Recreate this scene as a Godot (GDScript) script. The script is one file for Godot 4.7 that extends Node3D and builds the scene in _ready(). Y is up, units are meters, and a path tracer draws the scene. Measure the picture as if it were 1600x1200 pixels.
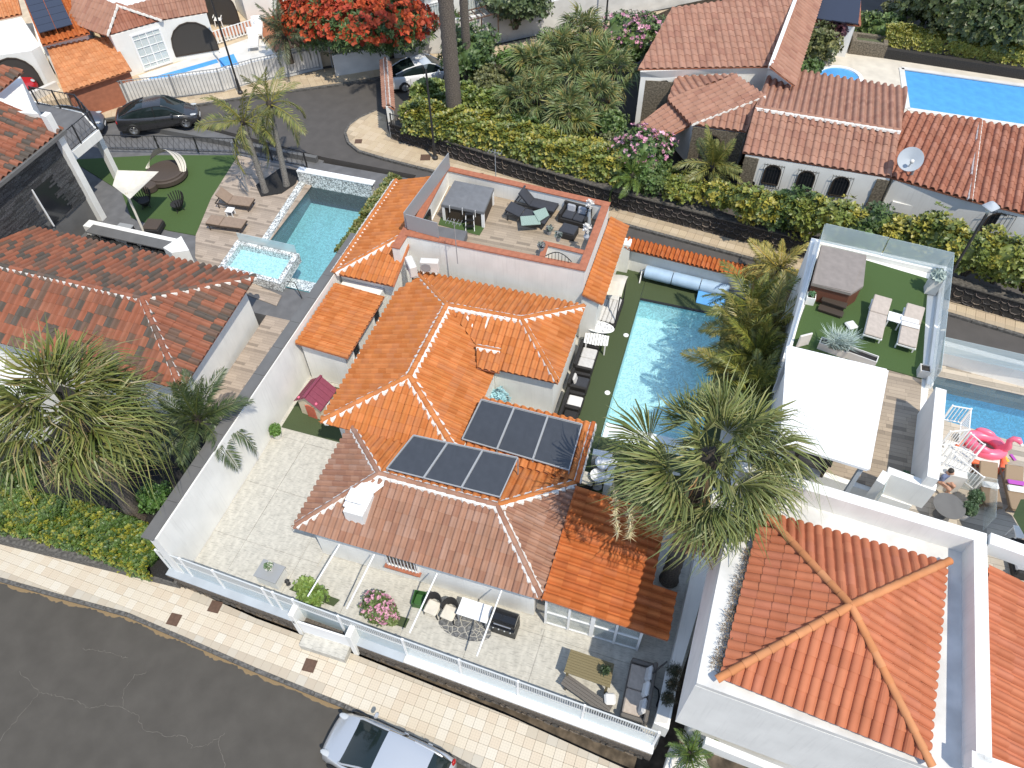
extends Node3D
# A hillside street of white villas with orange tiled roofs and pools. All positions are in metres, y up.

class G:
	# collects triangles; tri() keeps flat normals, trin() takes given ones
	var v := PackedVector3Array()
	var n := PackedVector3Array()
	var c := PackedColorArray()
	var uv := PackedVector2Array()
	var col := Color(1, 1, 1)
	func tri(a, b, d):
		var m = (d - a).cross(b - a)
		if m.length_squared() < 1e-14: return
		m = m.normalized()
		for p in [a, b, d]:
			v.append(p); n.append(m); c.append(col); uv.append(Vector2(p.x, p.z))
	func trin(a, b, d, na, nb, nd):
		var m = (d - a).cross(b - a)
		if m.dot(na + nb + nd) >= 0:
			v.append_array([a, b, d]); n.append_array([na, nb, nd])
		else:
			v.append_array([a, d, b]); n.append_array([na, nd, nb])
		for k in 3: c.append(col); uv.append(Vector2.ZERO)
	func quad(a, b, d, e):
		tri(a, b, d); tri(a, d, e)
	func quadn(a, b, d, e, na, nb, nd, ne):
		trin(a, b, d, na, nb, nd); trin(a, d, e, na, nd, ne)
	func box(p: Vector3, s: Vector3, b := Basis()):
		# p is the centre
		var q = []
		for k in 8:
			q.append(p + b * (Vector3((k & 1) - .5, ((k >> 1) & 1) - .5, ((k >> 2) & 1) - .5) * s))
		quad(q[0], q[2], q[3], q[1]); quad(q[4], q[5], q[7], q[6]); quad(q[0], q[4], q[6], q[2])
		quad(q[1], q[3], q[7], q[5]); quad(q[2], q[6], q[7], q[3]); quad(q[0], q[1], q[5], q[4])
		fix(36, p)
	func fix(count, p):
		# turn the last faces outward from p
		var k = v.size() - count
		while k < v.size():
			if k >= 0 and n[k].dot((v[k] + v[k + 1] + v[k + 2]) / 3.0 - p) < 0:
				var t = v[k + 1]; v[k + 1] = v[k + 2]; v[k + 2] = t
				for j in 3: n[k + j] = -n[k + j]
			k += 3
	func rbox(p: Vector3, s: Vector3, r: float, b := Basis()):
		# a box with chamfered edges
		r = min(r, min(s.x, min(s.y, s.z)) * .49)
		var first = v.size()
		var h = s * .5
		var at = func(sx, sy, sz, ax):
			var o = Vector3(h.x - r, h.y - r, h.z - r)
			o[ax] = h[ax]
			return p + b * (o * Vector3(sx, sy, sz))
		for ax in 3:
			var a1 = (ax + 1) % 3
			var a2 = (ax + 2) % 3
			for s0 in [-1, 1]:
				var q = []
				for t in [[-1, -1], [1, -1], [1, 1], [-1, 1]]:
					var g = [0, 0, 0]; g[ax] = s0; g[a1] = t[0]; g[a2] = t[1]
					q.append(at.call(g[0], g[1], g[2], ax))
				quad(q[0], q[1], q[2], q[3])
			for s1 in [-1, 1]:
				for s2 in [-1, 1]:
					var g = [0, 0, 0]; g[a1] = s1; g[a2] = s2
					g[ax] = -1; var e0 = at.call(g[0], g[1], g[2], a1); var e1 = at.call(g[0], g[1], g[2], a2)
					g[ax] = 1; var e2 = at.call(g[0], g[1], g[2], a2); var e3 = at.call(g[0], g[1], g[2], a1)
					quad(e0, e1, e2, e3)
		for k in 8:
			var sx = (k & 1) * 2 - 1; var sy = ((k >> 1) & 1) * 2 - 1; var sz = ((k >> 2) & 1) * 2 - 1
			tri(at.call(sx, sy, sz, 0), at.call(sx, sy, sz, 1), at.call(sx, sy, sz, 2))
		fix(v.size() - first, p)
	func prism(poly, h0: float, h1: float):
		# vertical prism over a plan outline (only x and z of the points count)
		var f = PackedVector2Array()
		for p in poly: f.append(Vector2(p.x, p.z))
		if Geometry2D.is_polygon_clockwise(f): f.reverse()
		var t = Geometry2D.triangulate_polygon(f)
		var up = Vector3.UP
		for k in range(0, t.size(), 3):
			var a = f[t[k]]; var b = f[t[k + 1]]; var d = f[t[k + 2]]
			trin(Vector3(a.x, h1, a.y), Vector3(b.x, h1, b.y), Vector3(d.x, h1, d.y), up, up, up)
			trin(Vector3(a.x, h0, a.y), Vector3(b.x, h0, b.y), Vector3(d.x, h0, d.y), -up, -up, -up)
		for k in f.size():
			var a = f[k]; var b = f[(k + 1) % f.size()]
			var m = Vector3(b.y - a.y, 0, a.x - b.x).normalized()
			if m.length() < .5: continue
			quadn(Vector3(a.x, h0, a.y), Vector3(b.x, h0, b.y), Vector3(b.x, h1, b.y), Vector3(a.x, h1, a.y), m, m, m, m)
	func sheet(poly):
		# a flat or sloping outline with its points' own heights
		var f = PackedVector2Array()
		for p in poly: f.append(Vector2(p.x, p.z))
		var t = Geometry2D.triangulate_polygon(f)
		for k in range(0, t.size(), 3):
			var m = (poly[t[k + 1]] - poly[t[k]]).cross(poly[t[k + 2]] - poly[t[k]]).normalized()
			if m.y < 0: m = -m
			trin(poly[t[k]], poly[t[k + 1]], poly[t[k + 2]], m, m, m)
	func slab(poly, thick: float, down: Vector3):
		# a sloping outline with thickness along down
		sheet(poly)
		var low = []
		for p in poly: low.append(p + down * thick)
		sheet(low)
		for k in poly.size():
			var j = (k + 1) % poly.size()
			quad(poly[k], poly[j], low[j], low[k])
	func tube(pts, rad, sides := 6, caps := true):
		# a round bar along points; rad is a number or one per point
		var rings = []
		var nrm = []
		var side = Vector3.ZERO
		for k in pts.size():
			var d = (pts[min(k + 1, pts.size() - 1)] - pts[max(k - 1, 0)]).normalized()
			if side == Vector3.ZERO:
				side = d.cross(Vector3.UP if abs(d.y) < .9 else Vector3.RIGHT).normalized()
			else:
				side = (side - d * side.dot(d)).normalized()
			var up = side.cross(d)
			var r = rad if rad is float or rad is int else rad[k]
			var ring = []; var nn = []
			for s in sides:
				var a = TAU * s / sides
				var o = side * cos(a) + up * sin(a)
				ring.append(pts[k] + o * r); nn.append(o)
			rings.append(ring); nrm.append(nn)
		for k in pts.size() - 1:
			for s in sides:
				var t = (s + 1) % sides
				quadn(rings[k][s], rings[k][t], rings[k + 1][t], rings[k + 1][s], nrm[k][s], nrm[k][t], nrm[k + 1][t], nrm[k + 1][s])
		if caps:
			for e in [0, pts.size() - 1]:
				for s in range(1, sides - 1): tri(rings[e][0], rings[e][s], rings[e][s + 1])
	func bar(a: Vector3, b: Vector3, w: float, h: float):
		# a straight square bar
		var d = b - a
		var z = d.normalized()
		var x = z.cross(Vector3.UP if abs(z.y) < .95 else Vector3.RIGHT).normalized()
		box((a + b) * .5, Vector3(w, h, d.length()), Basis(x, z.cross(x), z))
	func lathe(p: Vector3, prof, sides := 16):
		# prof is a list of Vector2(radius, height)
		for k in prof.size() - 1:
			var d = prof[k + 1] - prof[k]
			var m = Vector2(d.y, -d.x).normalized()
			for s in sides:
				var a = TAU * s / sides; var b = TAU * (s + 1) / sides
				var ca = Vector3(cos(a), 0, sin(a)); var cb = Vector3(cos(b), 0, sin(b))
				var up = Vector3.UP
				quadn(p + ca * prof[k].x + up * prof[k].y, p + cb * prof[k].x + up * prof[k].y, p + cb * prof[k + 1].x + up * prof[k + 1].y, p + ca * prof[k + 1].x + up * prof[k + 1].y, ca * m.x + up * m.y, cb * m.x + up * m.y, cb * m.x + up * m.y, ca * m.x + up * m.y)
	func ball(p: Vector3, r: Vector3, seg := 10, rings := 7, lump := 0.0, rng = null):
		var pt = []
		for j in rings + 1:
			var row = []
			var th = PI * j / rings
			for i in seg:
				var ph = TAU * i / seg
				var o = Vector3(sin(th) * cos(ph), cos(th), sin(th) * sin(ph))
				var k = 1.0
				if lump > 0 and j > 0 and j < rings: k += rng.randf_range(-lump, lump)
				row.append(o * k)
			pt.append(row)
		for j in rings:
			for i in seg:
				var t = (i + 1) % seg
				var q = [pt[j][i], pt[j][t], pt[j + 1][t], pt[j + 1][i]]
				var m = []
				for o in q: m.append((o / r).normalized())
				quadn(p + q[0] * r, p + q[1] * r, p + q[2] * r, p + q[3] * r, m[0], m[1], m[2], m[3])
	func mesh() -> ArrayMesh:
		var a = []
		a.resize(Mesh.ARRAY_MAX)
		a[Mesh.ARRAY_VERTEX] = v; a[Mesh.ARRAY_NORMAL] = n; a[Mesh.ARRAY_COLOR] = c; a[Mesh.ARRAY_TEX_UV] = uv
		var m = ArrayMesh.new()
		m.add_surface_from_arrays(Mesh.PRIMITIVE_TRIANGLES, a)
		return m

var M := {}
var rng := RandomNumberGenerator.new()
var taken := {}
var eye := Vector3(0, 25, 0)

func numbered(called: String) -> String:
	var k = taken.get(called, 0)
	taken[called] = k + 1
	return called if k == 0 else "%s_%03d" % [called, k]

func thing(called, label, category, at := Vector3.ZERO, turn := 0.0, group := "") -> Node3D:
	var o := Node3D.new()
	o.name = numbered(called)
	o.position = at
	o.rotation.y = turn
	add_child(o, true)
	tag(o, label, category, group)
	return o

func tag(o, label, category, group := ""):
	o.set_meta("label", label)
	o.set_meta("category", category)
	if group != "": o.set_meta("group", group)
	return o

func where(p) -> Transform3D:
	# the transform of p in the scene
	var t := Transform3D()
	while p != self and p != null:
		t = p.transform * t
		p = p.get_parent()
	return t

func node(mesh: Mesh, called: String, material, parent = self) -> MeshInstance3D:
	var o := MeshInstance3D.new()
	o.name = numbered(called) if parent == self else called
	o.mesh = mesh
	o.material_override = M[material] if material is String else material
	parent.add_child(o, true)
	return o

func put(g: G, called: String, material, parent = self) -> MeshInstance3D:
	# geometry in the parent's own axes
	return node(g.mesh(), called, material, parent)

func putw(g: G, called: String, material, parent = self) -> MeshInstance3D:
	# geometry in scene coordinates
	var o = node(g.mesh(), called, material, parent)
	if parent != self: o.transform = where(parent).affine_inverse()
	return o

func struct(g: G, called: String, material) -> MeshInstance3D:
	var o = put(g, called, material)
	o.set_meta("kind", "structure")
	return o

func copy(o, at: Vector3, turn: float, label := "", scale := 1.0) -> Node3D:
	var base = String(o.name).rstrip("0123456789").trim_suffix("_")
	var r = o.duplicate()
	r.name = numbered(base)
	add_child(r, true)
	r.position = at
	r.rotation = Vector3(0, turn, 0)
	r.scale = Vector3.ONE * scale
	if label != "": r.set_meta("label", label)
	return r

func stuff(o):
	o.set_meta("kind", "stuff")
	return o

func lin(r, g, b, a := 1.0) -> Color:
	return Color(r, g, b, a).linear_to_srgb()

func noise_tex(size, freq, lo, hi, octaves := 4, kind := FastNoiseLite.TYPE_SIMPLEX_SMOOTH, sd := 1) -> NoiseTexture2D:
	var t := NoiseTexture2D.new()
	t.width = size; t.height = size; t.seamless = true
	var f := FastNoiseLite.new()
	f.seed = sd; f.noise_type = kind; f.frequency = freq; f.fractal_octaves = octaves
	t.noise = f
	var ramp := Gradient.new()
	ramp.set_color(0, Color(lo, lo, lo)); ramp.set_color(1, Color(hi, hi, hi))
	t.color_ramp = ramp
	return t

func mat(called, color: Color, rough := .8, tex = null, scale := 1.0, vc := false, metal := 0.0) -> StandardMaterial3D:
	var m := StandardMaterial3D.new()
	m.resource_name = called
	m.albedo_color = lin(color.r, color.g, color.b, color.a)
	m.roughness = rough
	m.metallic = metal
	m.cull_mode = BaseMaterial3D.CULL_DISABLED
	if tex != null:
		m.albedo_texture = TX[tex]
		m.uv1_triplanar = true
		m.uv1_world_triplanar = true
		m.uv1_scale = Vector3.ONE * scale
	m.vertex_color_use_as_albedo = vc
	M[called] = m
	return m

var TX := {}

func bump(called, tex, cm):
	M[called].heightmap_enabled = true
	M[called].heightmap_texture = TX[tex]
	M[called].heightmap_scale = cm

func glass(called, color: Color, alpha: float):
	var m = mat(called, Color(color.r, color.g, color.b, alpha), .05)
	m.transparency = BaseMaterial3D.TRANSPARENCY_ALPHA
	return m

func materials():
	TX.blotch = noise_tex(512, .006, .86, 1.0, 5)
	TX.soft = noise_tex(512, .004, .9, 1.0, 5, FastNoiseLite.TYPE_SIMPLEX_SMOOTH, 3)
	TX.grain = noise_tex(512, .09, .7, 1.0, 3, FastNoiseLite.TYPE_SIMPLEX_SMOOTH, 5)
	TX.asphalt = noise_tex(1024, .012, .9, 1.0, 7, FastNoiseLite.TYPE_SIMPLEX_SMOOTH, 7)
	TX.turf = noise_tex(512, .12, .55, 1.0, 4, FastNoiseLite.TYPE_SIMPLEX_SMOOTH, 9)
	TX.cell = noise_tex(512, .05, .55, 1.0, 2, FastNoiseLite.TYPE_CELLULAR, 11)
	TX.wave = noise_tex(512, .02, 0.0, 1.0, 3, FastNoiseLite.TYPE_SIMPLEX_SMOOTH, 13)
	TX.stone = noise_tex(512, .02, .5, 1.0, 6, FastNoiseLite.TYPE_SIMPLEX_SMOOTH, 15)
	# travertine: streaks drawn out along one axis
	var im := Image.create(512, 512, false, Image.FORMAT_RGB8)
	var f := FastNoiseLite.new()
	f.seed = 21; f.frequency = .02; f.fractal_octaves = 4
	var f2 := FastNoiseLite.new()
	f2.seed = 22; f2.frequency = .05; f2.fractal_octaves = 3
	for y in 512:
		for x in 512:
			var k = .94 + .08 * f.get_noise_2d(x, y * .4)
			var s = f2.get_noise_2d(x * .25, y * 2.2)
			if s > .12: k -= (s - .12) * .3
			im.set_pixel(x, y, Color(k, k * .995, k * .98))
	TX.travertine = ImageTexture.create_from_image(im)
	im = Image.create(512, 512, false, Image.FORMAT_RGB8)
	for y in 512:
		for x in 512:
			var k = .97 + .04 * f.get_noise_2d(x * .7, y * .5)
			var s = f2.get_noise_2d(x * 3.0, y * .12) * (.5 + .5 * f.get_noise_2d(x, y * .3))
			if s > .08: k -= (s - .08) * .1
			im.set_pixel(x, y, Color(k, k * .997, k * .985))
	TX.streak = ImageTexture.create_from_image(im)
	# wood-look planks: long boards of slightly different tone with a thin joint, 8 boards to the picture
	im = Image.create(512, 512, false, Image.FORMAT_RGB8)
	rng.seed = 5
	for b in 8:
		var off = rng.randi() % 512
		var tone = [rng.randf_range(.78, 1.0), rng.randf_range(.78, 1.0)]
		for y in 64:
			for x in 512:
				var half = 0 if (x + off) % 512 < 256 else 1
				var k = tone[half] + .07 * f2.get_noise_2d(x * .3, (y + b * 64) * 3.0)
				if y < 3 or (x + off) % 256 < 2: k *= .62
				im.set_pixel(x, y + b * 64, Color(k, k, k))
	TX.plank = ImageTexture.create_from_image(im)
	# small square pool mosaic
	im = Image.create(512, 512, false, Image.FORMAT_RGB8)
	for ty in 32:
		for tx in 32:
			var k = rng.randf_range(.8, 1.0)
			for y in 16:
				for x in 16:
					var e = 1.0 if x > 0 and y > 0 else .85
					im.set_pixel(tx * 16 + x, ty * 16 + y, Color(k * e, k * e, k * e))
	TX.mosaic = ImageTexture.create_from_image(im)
	for ty in 32:
		for tx in 32:
			var k = [.5, .68, .82, 1.0, 1.0][rng.randi() % 5]
			im.fill_rect(Rect2i(tx * 16, ty * 16, 15, 15), Color(k, k, k))
	TX.mosaic_mix = ImageTexture.create_from_image(im)
	# pavement tile face: four by four squares
	im = Image.create(128, 128, false, Image.FORMAT_RGB8)
	for y in 128:
		for x in 128:
			var k = .97 + .03 * f2.get_noise_2d(x * 2, y * 2)
			if x % 32 < 2 or y % 32 < 2: k *= .86
			im.set_pixel(x, y, Color(k, k, k))
	TX.squares = ImageTexture.create_from_image(im)

	mat("white", Color(.83, .83, .815), .85, "streak", .12)
	bump("white", "grain", .25)
	mat("screen_grey", Color(.52, .54, .54), .6)
	mat("rubble", Color(.2, .17, .14), .95, "stone", 1.2)
	mat("white_trim", Color(.82, .82, .81), .55)
	mat("old_white", Color(.74, .73, .7), .9, "blotch", .3)
	mat("offwhite", Color(.7, .68, .64), .8, "soft", .3)
	mat("grey_blue", Color(.42, .46, .5), .7, "soft", .3)
	mat("tile", Color(1, 1, 1), .78, "blotch", .35, true)
	bump("tile", "grain", .3)
	M.tile.metallic_specular = .2
	mat("clay", Color(.45, .17, .09), .8, "blotch", .6)
	mat("clay_edge", Color(.42, .15, .08), .8, "blotch", 1.0)
	mat("mortar", Color(.78, .75, .7), .9, "blotch", .8)
	mat("asphalt", Color(.092, .084, .073), .9, "asphalt", .07)
	bump("asphalt", "grain", .6)
	M.asphalt.metallic_specular = .25
	mat("asphalt_rear", Color(.09, .082, .076), .9, "asphalt", .09)
	mat("kerb", Color(.2, .19, .175), .9, "stone", .6)
	mat("paver", Color(1, 1, 1), .85, null, 1.0, true)
	mat("pavement", Color(.62, .5, .35), .85, "blotch", .4)
	mat("sand", Color(.33, .23, .12), .95, "grain", 1.0)
	mat("crack", Color(.17, .155, .135), .95)
	mat("travertine", Color(.56, .545, .5), .75, "travertine", .42)
	mat("turf", Color(.1, .14, .058), .95, "turf", .8)
	bump("turf", "turf", 1.5)
	mat("turf_bright", Color(.095, .17, .045), .95, "turf", .8)
	bump("turf_bright", "turf", 1.5)
	mat("soil", Color(.16, .12, .085), .95, "stone", .5)
	mat("ground", Color(.2, .16, .12), .95, "stone", .2)
	mat("gravel_black", Color(.035, .034, .034), .95, "cell", .9)
	bump("gravel_black", "cell", 3.0)
	mat("deck", Color(.42, .34, .27), .75, "plank", .9)
	mat("deck_pale", Color(.5, .44, .36), .8, "plank", .5)
	mat("parasol_green", Color(.05, .08, .03), .9, "soft", 1)
	mat("deck_pool", Color(.66, .6, .5), .85, "soft", .4)
	mat("stone_plain", Color(.3, .25, .18), .9, "stone", .8)
	mat("basin_green", Color(.12, .14, .08), .15)
	mat("coping_stone", Color(.17, .155, .135), .9, "stone", .6)
	mat("flag_grey", Color(.26, .265, .27), .85, "stone", .8)
	mat("black_gloss", Color(.012, .012, .013), .18)
	mat("wood_grey", Color(.2, .18, .16), .8, "grain", 1)
	mat("mint", Color(.5, .66, .57), .95, "cell", 2)
	mat("deck_tan", Color(.4, .32, .235), .75, "plank", .8)
	mat("slate_floor", Color(.15, .15, .155), .8, "blotch", .4)
	mat("grey_coping", Color(.14, .138, .135), .75, "soft", .5)
	mat("dark_metal", Color(.03, .03, .032), .45)
	mat("grey_metal", Color(.3, .31, .32), .45)
	mat("steel", Color(.6, .6, .6), .3, null, 1, false, .9)
	mat("black", Color(.015, .015, .016), .5)
	mat("rattan_dark", Color(.03, .028, .028), .75, "grain", 3)
	bump("rattan_dark", "grain", .8)
	mat("rattan_brown", Color(.1, .075, .06), .75, "grain", 3)
	mat("cushion_grey", Color(.38, .39, .42), .95, "soft", 2)
	mat("cushion_light", Color(.62, .61, .6), .95, "soft", 2)
	mat("cushion_beige", Color(.5, .43, .37), .95, "soft", 2)
	mat("cushion_tan", Color(.3, .22, .165), .95, "soft", 2)
	mat("cushion_dark", Color(.045, .048, .058), .95, "soft", 2)
	mat("cream_cloth", Color(.72, .67, .57), .95, "soft", 1)
	mat("white_cloth", Color(.78, .77, .75), .95, "soft", 1)
	mat("grey_cloth", Color(.17, .175, .185), .95, "soft", 1)
	mat("wood_olive", Color(.27, .22, .11), .75, "grain", 1)
	mat("wood_dark", Color(.07, .05, .035), .7, "grain", 1)
	mat("wood_tan", Color(.38, .27, .17), .75, "grain", 1)
	mat("lava", Color(1, 1, 1), .92, "stone", 1.5, true)
	bump("lava", "stone", 2.0)
	mat("lava_joint", Color(.06, .055, .05), .95, "stone", 1.2)
	mat("stone_tan", Color(1, 1, 1), .9, "stone", .8, true)
	mat("slate_wall", Color(1, 1, 1), .6, "stone", 1.0, true)
	mat("leaf", Color(1.25, 1.25, 1.25), .45, null, 1, true)
	M.leaf.backlight_enabled = true
	M.leaf.backlight = Color(.35, .35, .35)
	mat("petal", Color(1, 1, 1), .7, null, 1, true)
	M.petal.backlight_enabled = true
	M.petal.backlight = Color(.3, .3, .3)
	mat("bark", Color(.23, .19, .155), .95, "stone", 1.2)
	bump("bark", "stone", 2.5)
	mat("bark_pale", Color(.38, .36, .33), .95, "stone", 1.2)
	mat("bark_dark", Color(.1, .08, .06), .95, "stone", 1.2)
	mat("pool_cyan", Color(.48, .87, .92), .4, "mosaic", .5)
	mat("pool_teal", Color(.2, .55, .62), .4, "mosaic", .5)
	mat("pool_blue", Color(.06, .34, .6), .4, "mosaic", .5)
	mat("mosaic_pale", Color(.75, .78, .77), .4, "mosaic_mix", .55)
	mat("cover_blue", Color(.09, .36, .76), .55, "soft", .6)
	mat("cover_pale", Color(.4, .55, .72), .5, "soft", .6)
	mat("collector", Color(.05, .055, .065), .3, "soft", 1)
	mat("window_dark", Color(.02, .022, .026), .12)
	mat("interior_dark", Color(.05, .045, .04), .9)
	glass("pane", Color(.75, .85, .85), .22)
	glass("pane_clear", Color(.9, .95, .95), .08)
	glass("pane_frost", Color(.6, .7, .72), .45)
	glass("water", Color(.5, .8, .9), .07)
	M.water.normal_enabled = true
	var wn := noise_tex(512, .018, 0, 1, 3, FastNoiseLite.TYPE_SIMPLEX_SMOOTH, 31)
	wn.as_normal_map = true; wn.bump_strength = 3.0
	TX.ripple = wn
	M.water.normal_texture = wn
	M.water.normal_scale = .3
	M.water.uv1_triplanar = true; M.water.uv1_world_triplanar = true; M.water.uv1_scale = Vector3.ONE * .5
	mat("paint_silver", Color(.56, .565, .57), .3, null, 1, false, .55)
	mat("paint_charcoal", Color(.035, .035, .038), .25, null, 1, false, .3)
	mat("paint_white", Color(.75, .76, .77), .3)
	mat("paint_red", Color(.4, .015, .02), .3)
	mat("paint_greyblue", Color(.12, .15, .2), .3, null, 1, false, .4)
	for p in ["silver", "charcoal", "white", "red", "greyblue"]:
		M["paint_" + p].clearcoat_enabled = true
		M["paint_" + p].clearcoat = .8
		M["paint_" + p].clearcoat_roughness = .08
	mat("car_glass", Color(.012, .02, .02), .06)
	mat("tyre", Color(.02, .02, .02), .9)
	mat("lamp_red", Color(.35, .01, .01), .2)
	mat("lamp_clear", Color(.45, .47, .48), .15)
	mat("pink", Color(.85, .16, .26), .35)
	mat("coral", Color(.85, .17, .07), .4)
	mat("yellow", Color(.75, .48, .05), .5)
	mat("purple", Color(.4, .08, .4), .8)
	mat("maroon", Color(.25, .05, .085), .6, "soft", 2)
	mat("cream_plastic", Color(.62, .53, .4), .6)
	mat("door_red", Color(.5, .13, .08), .6)
	mat("terracotta", Color(.42, .16, .09), .8, "blotch", 1)
	mat("terracotta_floor", Color(.42, .17, .085), .8, "blotch", .6)
	mat("tub_brown", Color(.2, .075, .045), .6, "grain", 1)
	mat("tub_cover", Color(.27, .235, .21), .75, "soft", 1)
	mat("rust", Color(.13, .075, .05), .85, "blotch", 2)
	mat("skin", Color(.45, .25, .17), .6)
	mat("hair", Color(.02, .015, .012), .6)
	mat("shirt", Color(.25, .3, .5), .9, "cell", 6)
	mat("green_plastic", Color(.04, .13, .03), .6)
	mat("solar_cell", Color(.03, .035, .055), .25)

# ---------- clay roofs ----------
const PAL := {
	"orange": [Color(.56, .2, .066), Color(.6, .225, .08), Color(.52, .18, .058), Color(.57, .215, .075), Color(.53, .2, .08)],
	"faded": [Color(.36, .2, .14), Color(.4, .225, .155), Color(.33, .175, .12), Color(.38, .2, .135), Color(.39, .235, .17)],
	"deep": [Color(.5, .15, .048), Color(.47, .135, .042), Color(.54, .17, .055), Color(.45, .13, .045), Color(.5, .16, .06)],
	"mottled": [Color(.32, .125, .075), Color(.27, .115, .075), Color(.12, .1, .085), Color(.18, .115, .09), Color(.33, .14, .088)],
	"salmon": [Color(.53, .19, .1), Color(.55, .2, .107), Color(.51, .18, .095), Color(.53, .195, .11), Color(.5, .175, .092)],
	"pink": [Color(.4, .22, .16), Color(.415, .23, .168), Color(.385, .205, .148), Color(.405, .22, .158), Color(.36, .185, .135)],
	"brick": [Color(.37, .16, .105), Color(.39, .175, .115), Color(.33, .135, .09), Color(.41, .19, .13), Color(.35, .155, .105)],
	"peach": [Color(.62, .27, .12), Color(.6, .26, .12), Color(.58, .24, .105), Color(.62, .28, .13), Color(.56, .235, .105)],
}
const SHAPE := {
	"roman": [[0.0, -.05], [.1, .6], [.22, .92], [.36, 1.0], [.5, .9], [.63, .55], [.74, -.05], [.87, -.22], [1.0, -.05]],
	"barrel": [[0.0, 0.0], [.05, .45], [.2, .85], [.42, 1.0], [.65, .85], [.82, .42], [.9, -.15], [1.0, 0.0]],
}
var tile_meshes := {}

func tile_mesh(w, l, pal, tone, shape, hgt) -> ArrayMesh:
	var key = "%s %s %s %s %s" % [w, l, pal, tone, shape]
	if not tile_meshes.has(key):
		var g = G.new()
		g.col = PAL[pal][tone]
		tile_into(g, SHAPE[shape], Vector3.ZERO, Vector3.RIGHT, Vector3.UP, Vector3.FORWARD, w, l, hgt, PackedVector2Array(), 0, 0)
		tile_meshes[key] = g.mesh()
	return tile_meshes[key]

func tile_into(g, prof, o, u, n, v, w, l, hgt, clip: PackedVector2Array, cu, cv):
	# one tile whose lower left corner is at o; clip is an outline in (u, v) with the tile's corner at (cu, cv)
	var step = .02
	var pts = []
	var nn = []
	for k in prof.size():
		pts.append(Vector2(prof[k][0] * w, prof[k][1] * hgt))
	for k in prof.size():
		var a = pts[max(k - 1, 0)]; var b = pts[min(k + 1, prof.size() - 1)]
		nn.append((u * -(b.y - a.y) + n * (b.x - a.x)).normalized())
	for k in prof.size() - 1:
		var a = pts[k]; var b = pts[k + 1]
		if clip.is_empty():
			var p0 = o + u * a.x + n * (a.y + step); var p1 = o + u * b.x + n * (b.y + step)
			g.quadn(p0, p1, o + u * b.x + n * b.y + v * (l * 1.03), o + u * a.x + n * a.y + v * (l * 1.03), nn[k], nn[k + 1], nn[k + 1], nn[k])
			g.quadn(p0, p1, p1 - n * (step + .012), p0 - n * (step + .012), -v, -v, -v, -v)
		else:
			var q = PackedVector2Array([Vector2(cu + a.x, cv), Vector2(cu + b.x, cv), Vector2(cu + b.x, cv + l), Vector2(cu + a.x, cv + l)])
			for piece in Geometry2D.intersect_polygons(q, clip):
				var ring = []
				for p in piece:
					var t = clamp((p.x - cu - a.x) / (b.x - a.x), 0, 1)
					var z = lerp(a.y, b.y, t) + step * (1 - (p.y - cv) / l)
					ring.append(o + u * (p.x - cu) + v * (p.y - cv) + n * z)
				var m = (nn[k] + nn[k + 1]).normalized()
				for j in range(1, ring.size() - 1): g.trin(ring[0], ring[j], ring[j + 1], m, m, m)
				if piece.size() >= 3:
					var lo = []
					for p in piece:
						if p.y < cv + .003: lo.append(p.x - cu)
					if lo.size() >= 2:
						var x0 = lo.min(); var x1 = lo.max()
						var z0 = lerp(a.y, b.y, clamp((x0 - a.x) / (b.x - a.x), 0, 1)) + step
						var z1 = lerp(a.y, b.y, clamp((x1 - a.x) / (b.x - a.x), 0, 1)) + step
						var e0 = o + u * x0 + n * z0; var e1 = o + u * x1 + n * z1
						g.quadn(e0, e1, e1 - n * .04, e0 - n * .04, -v, -v, -v, -v)

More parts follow.
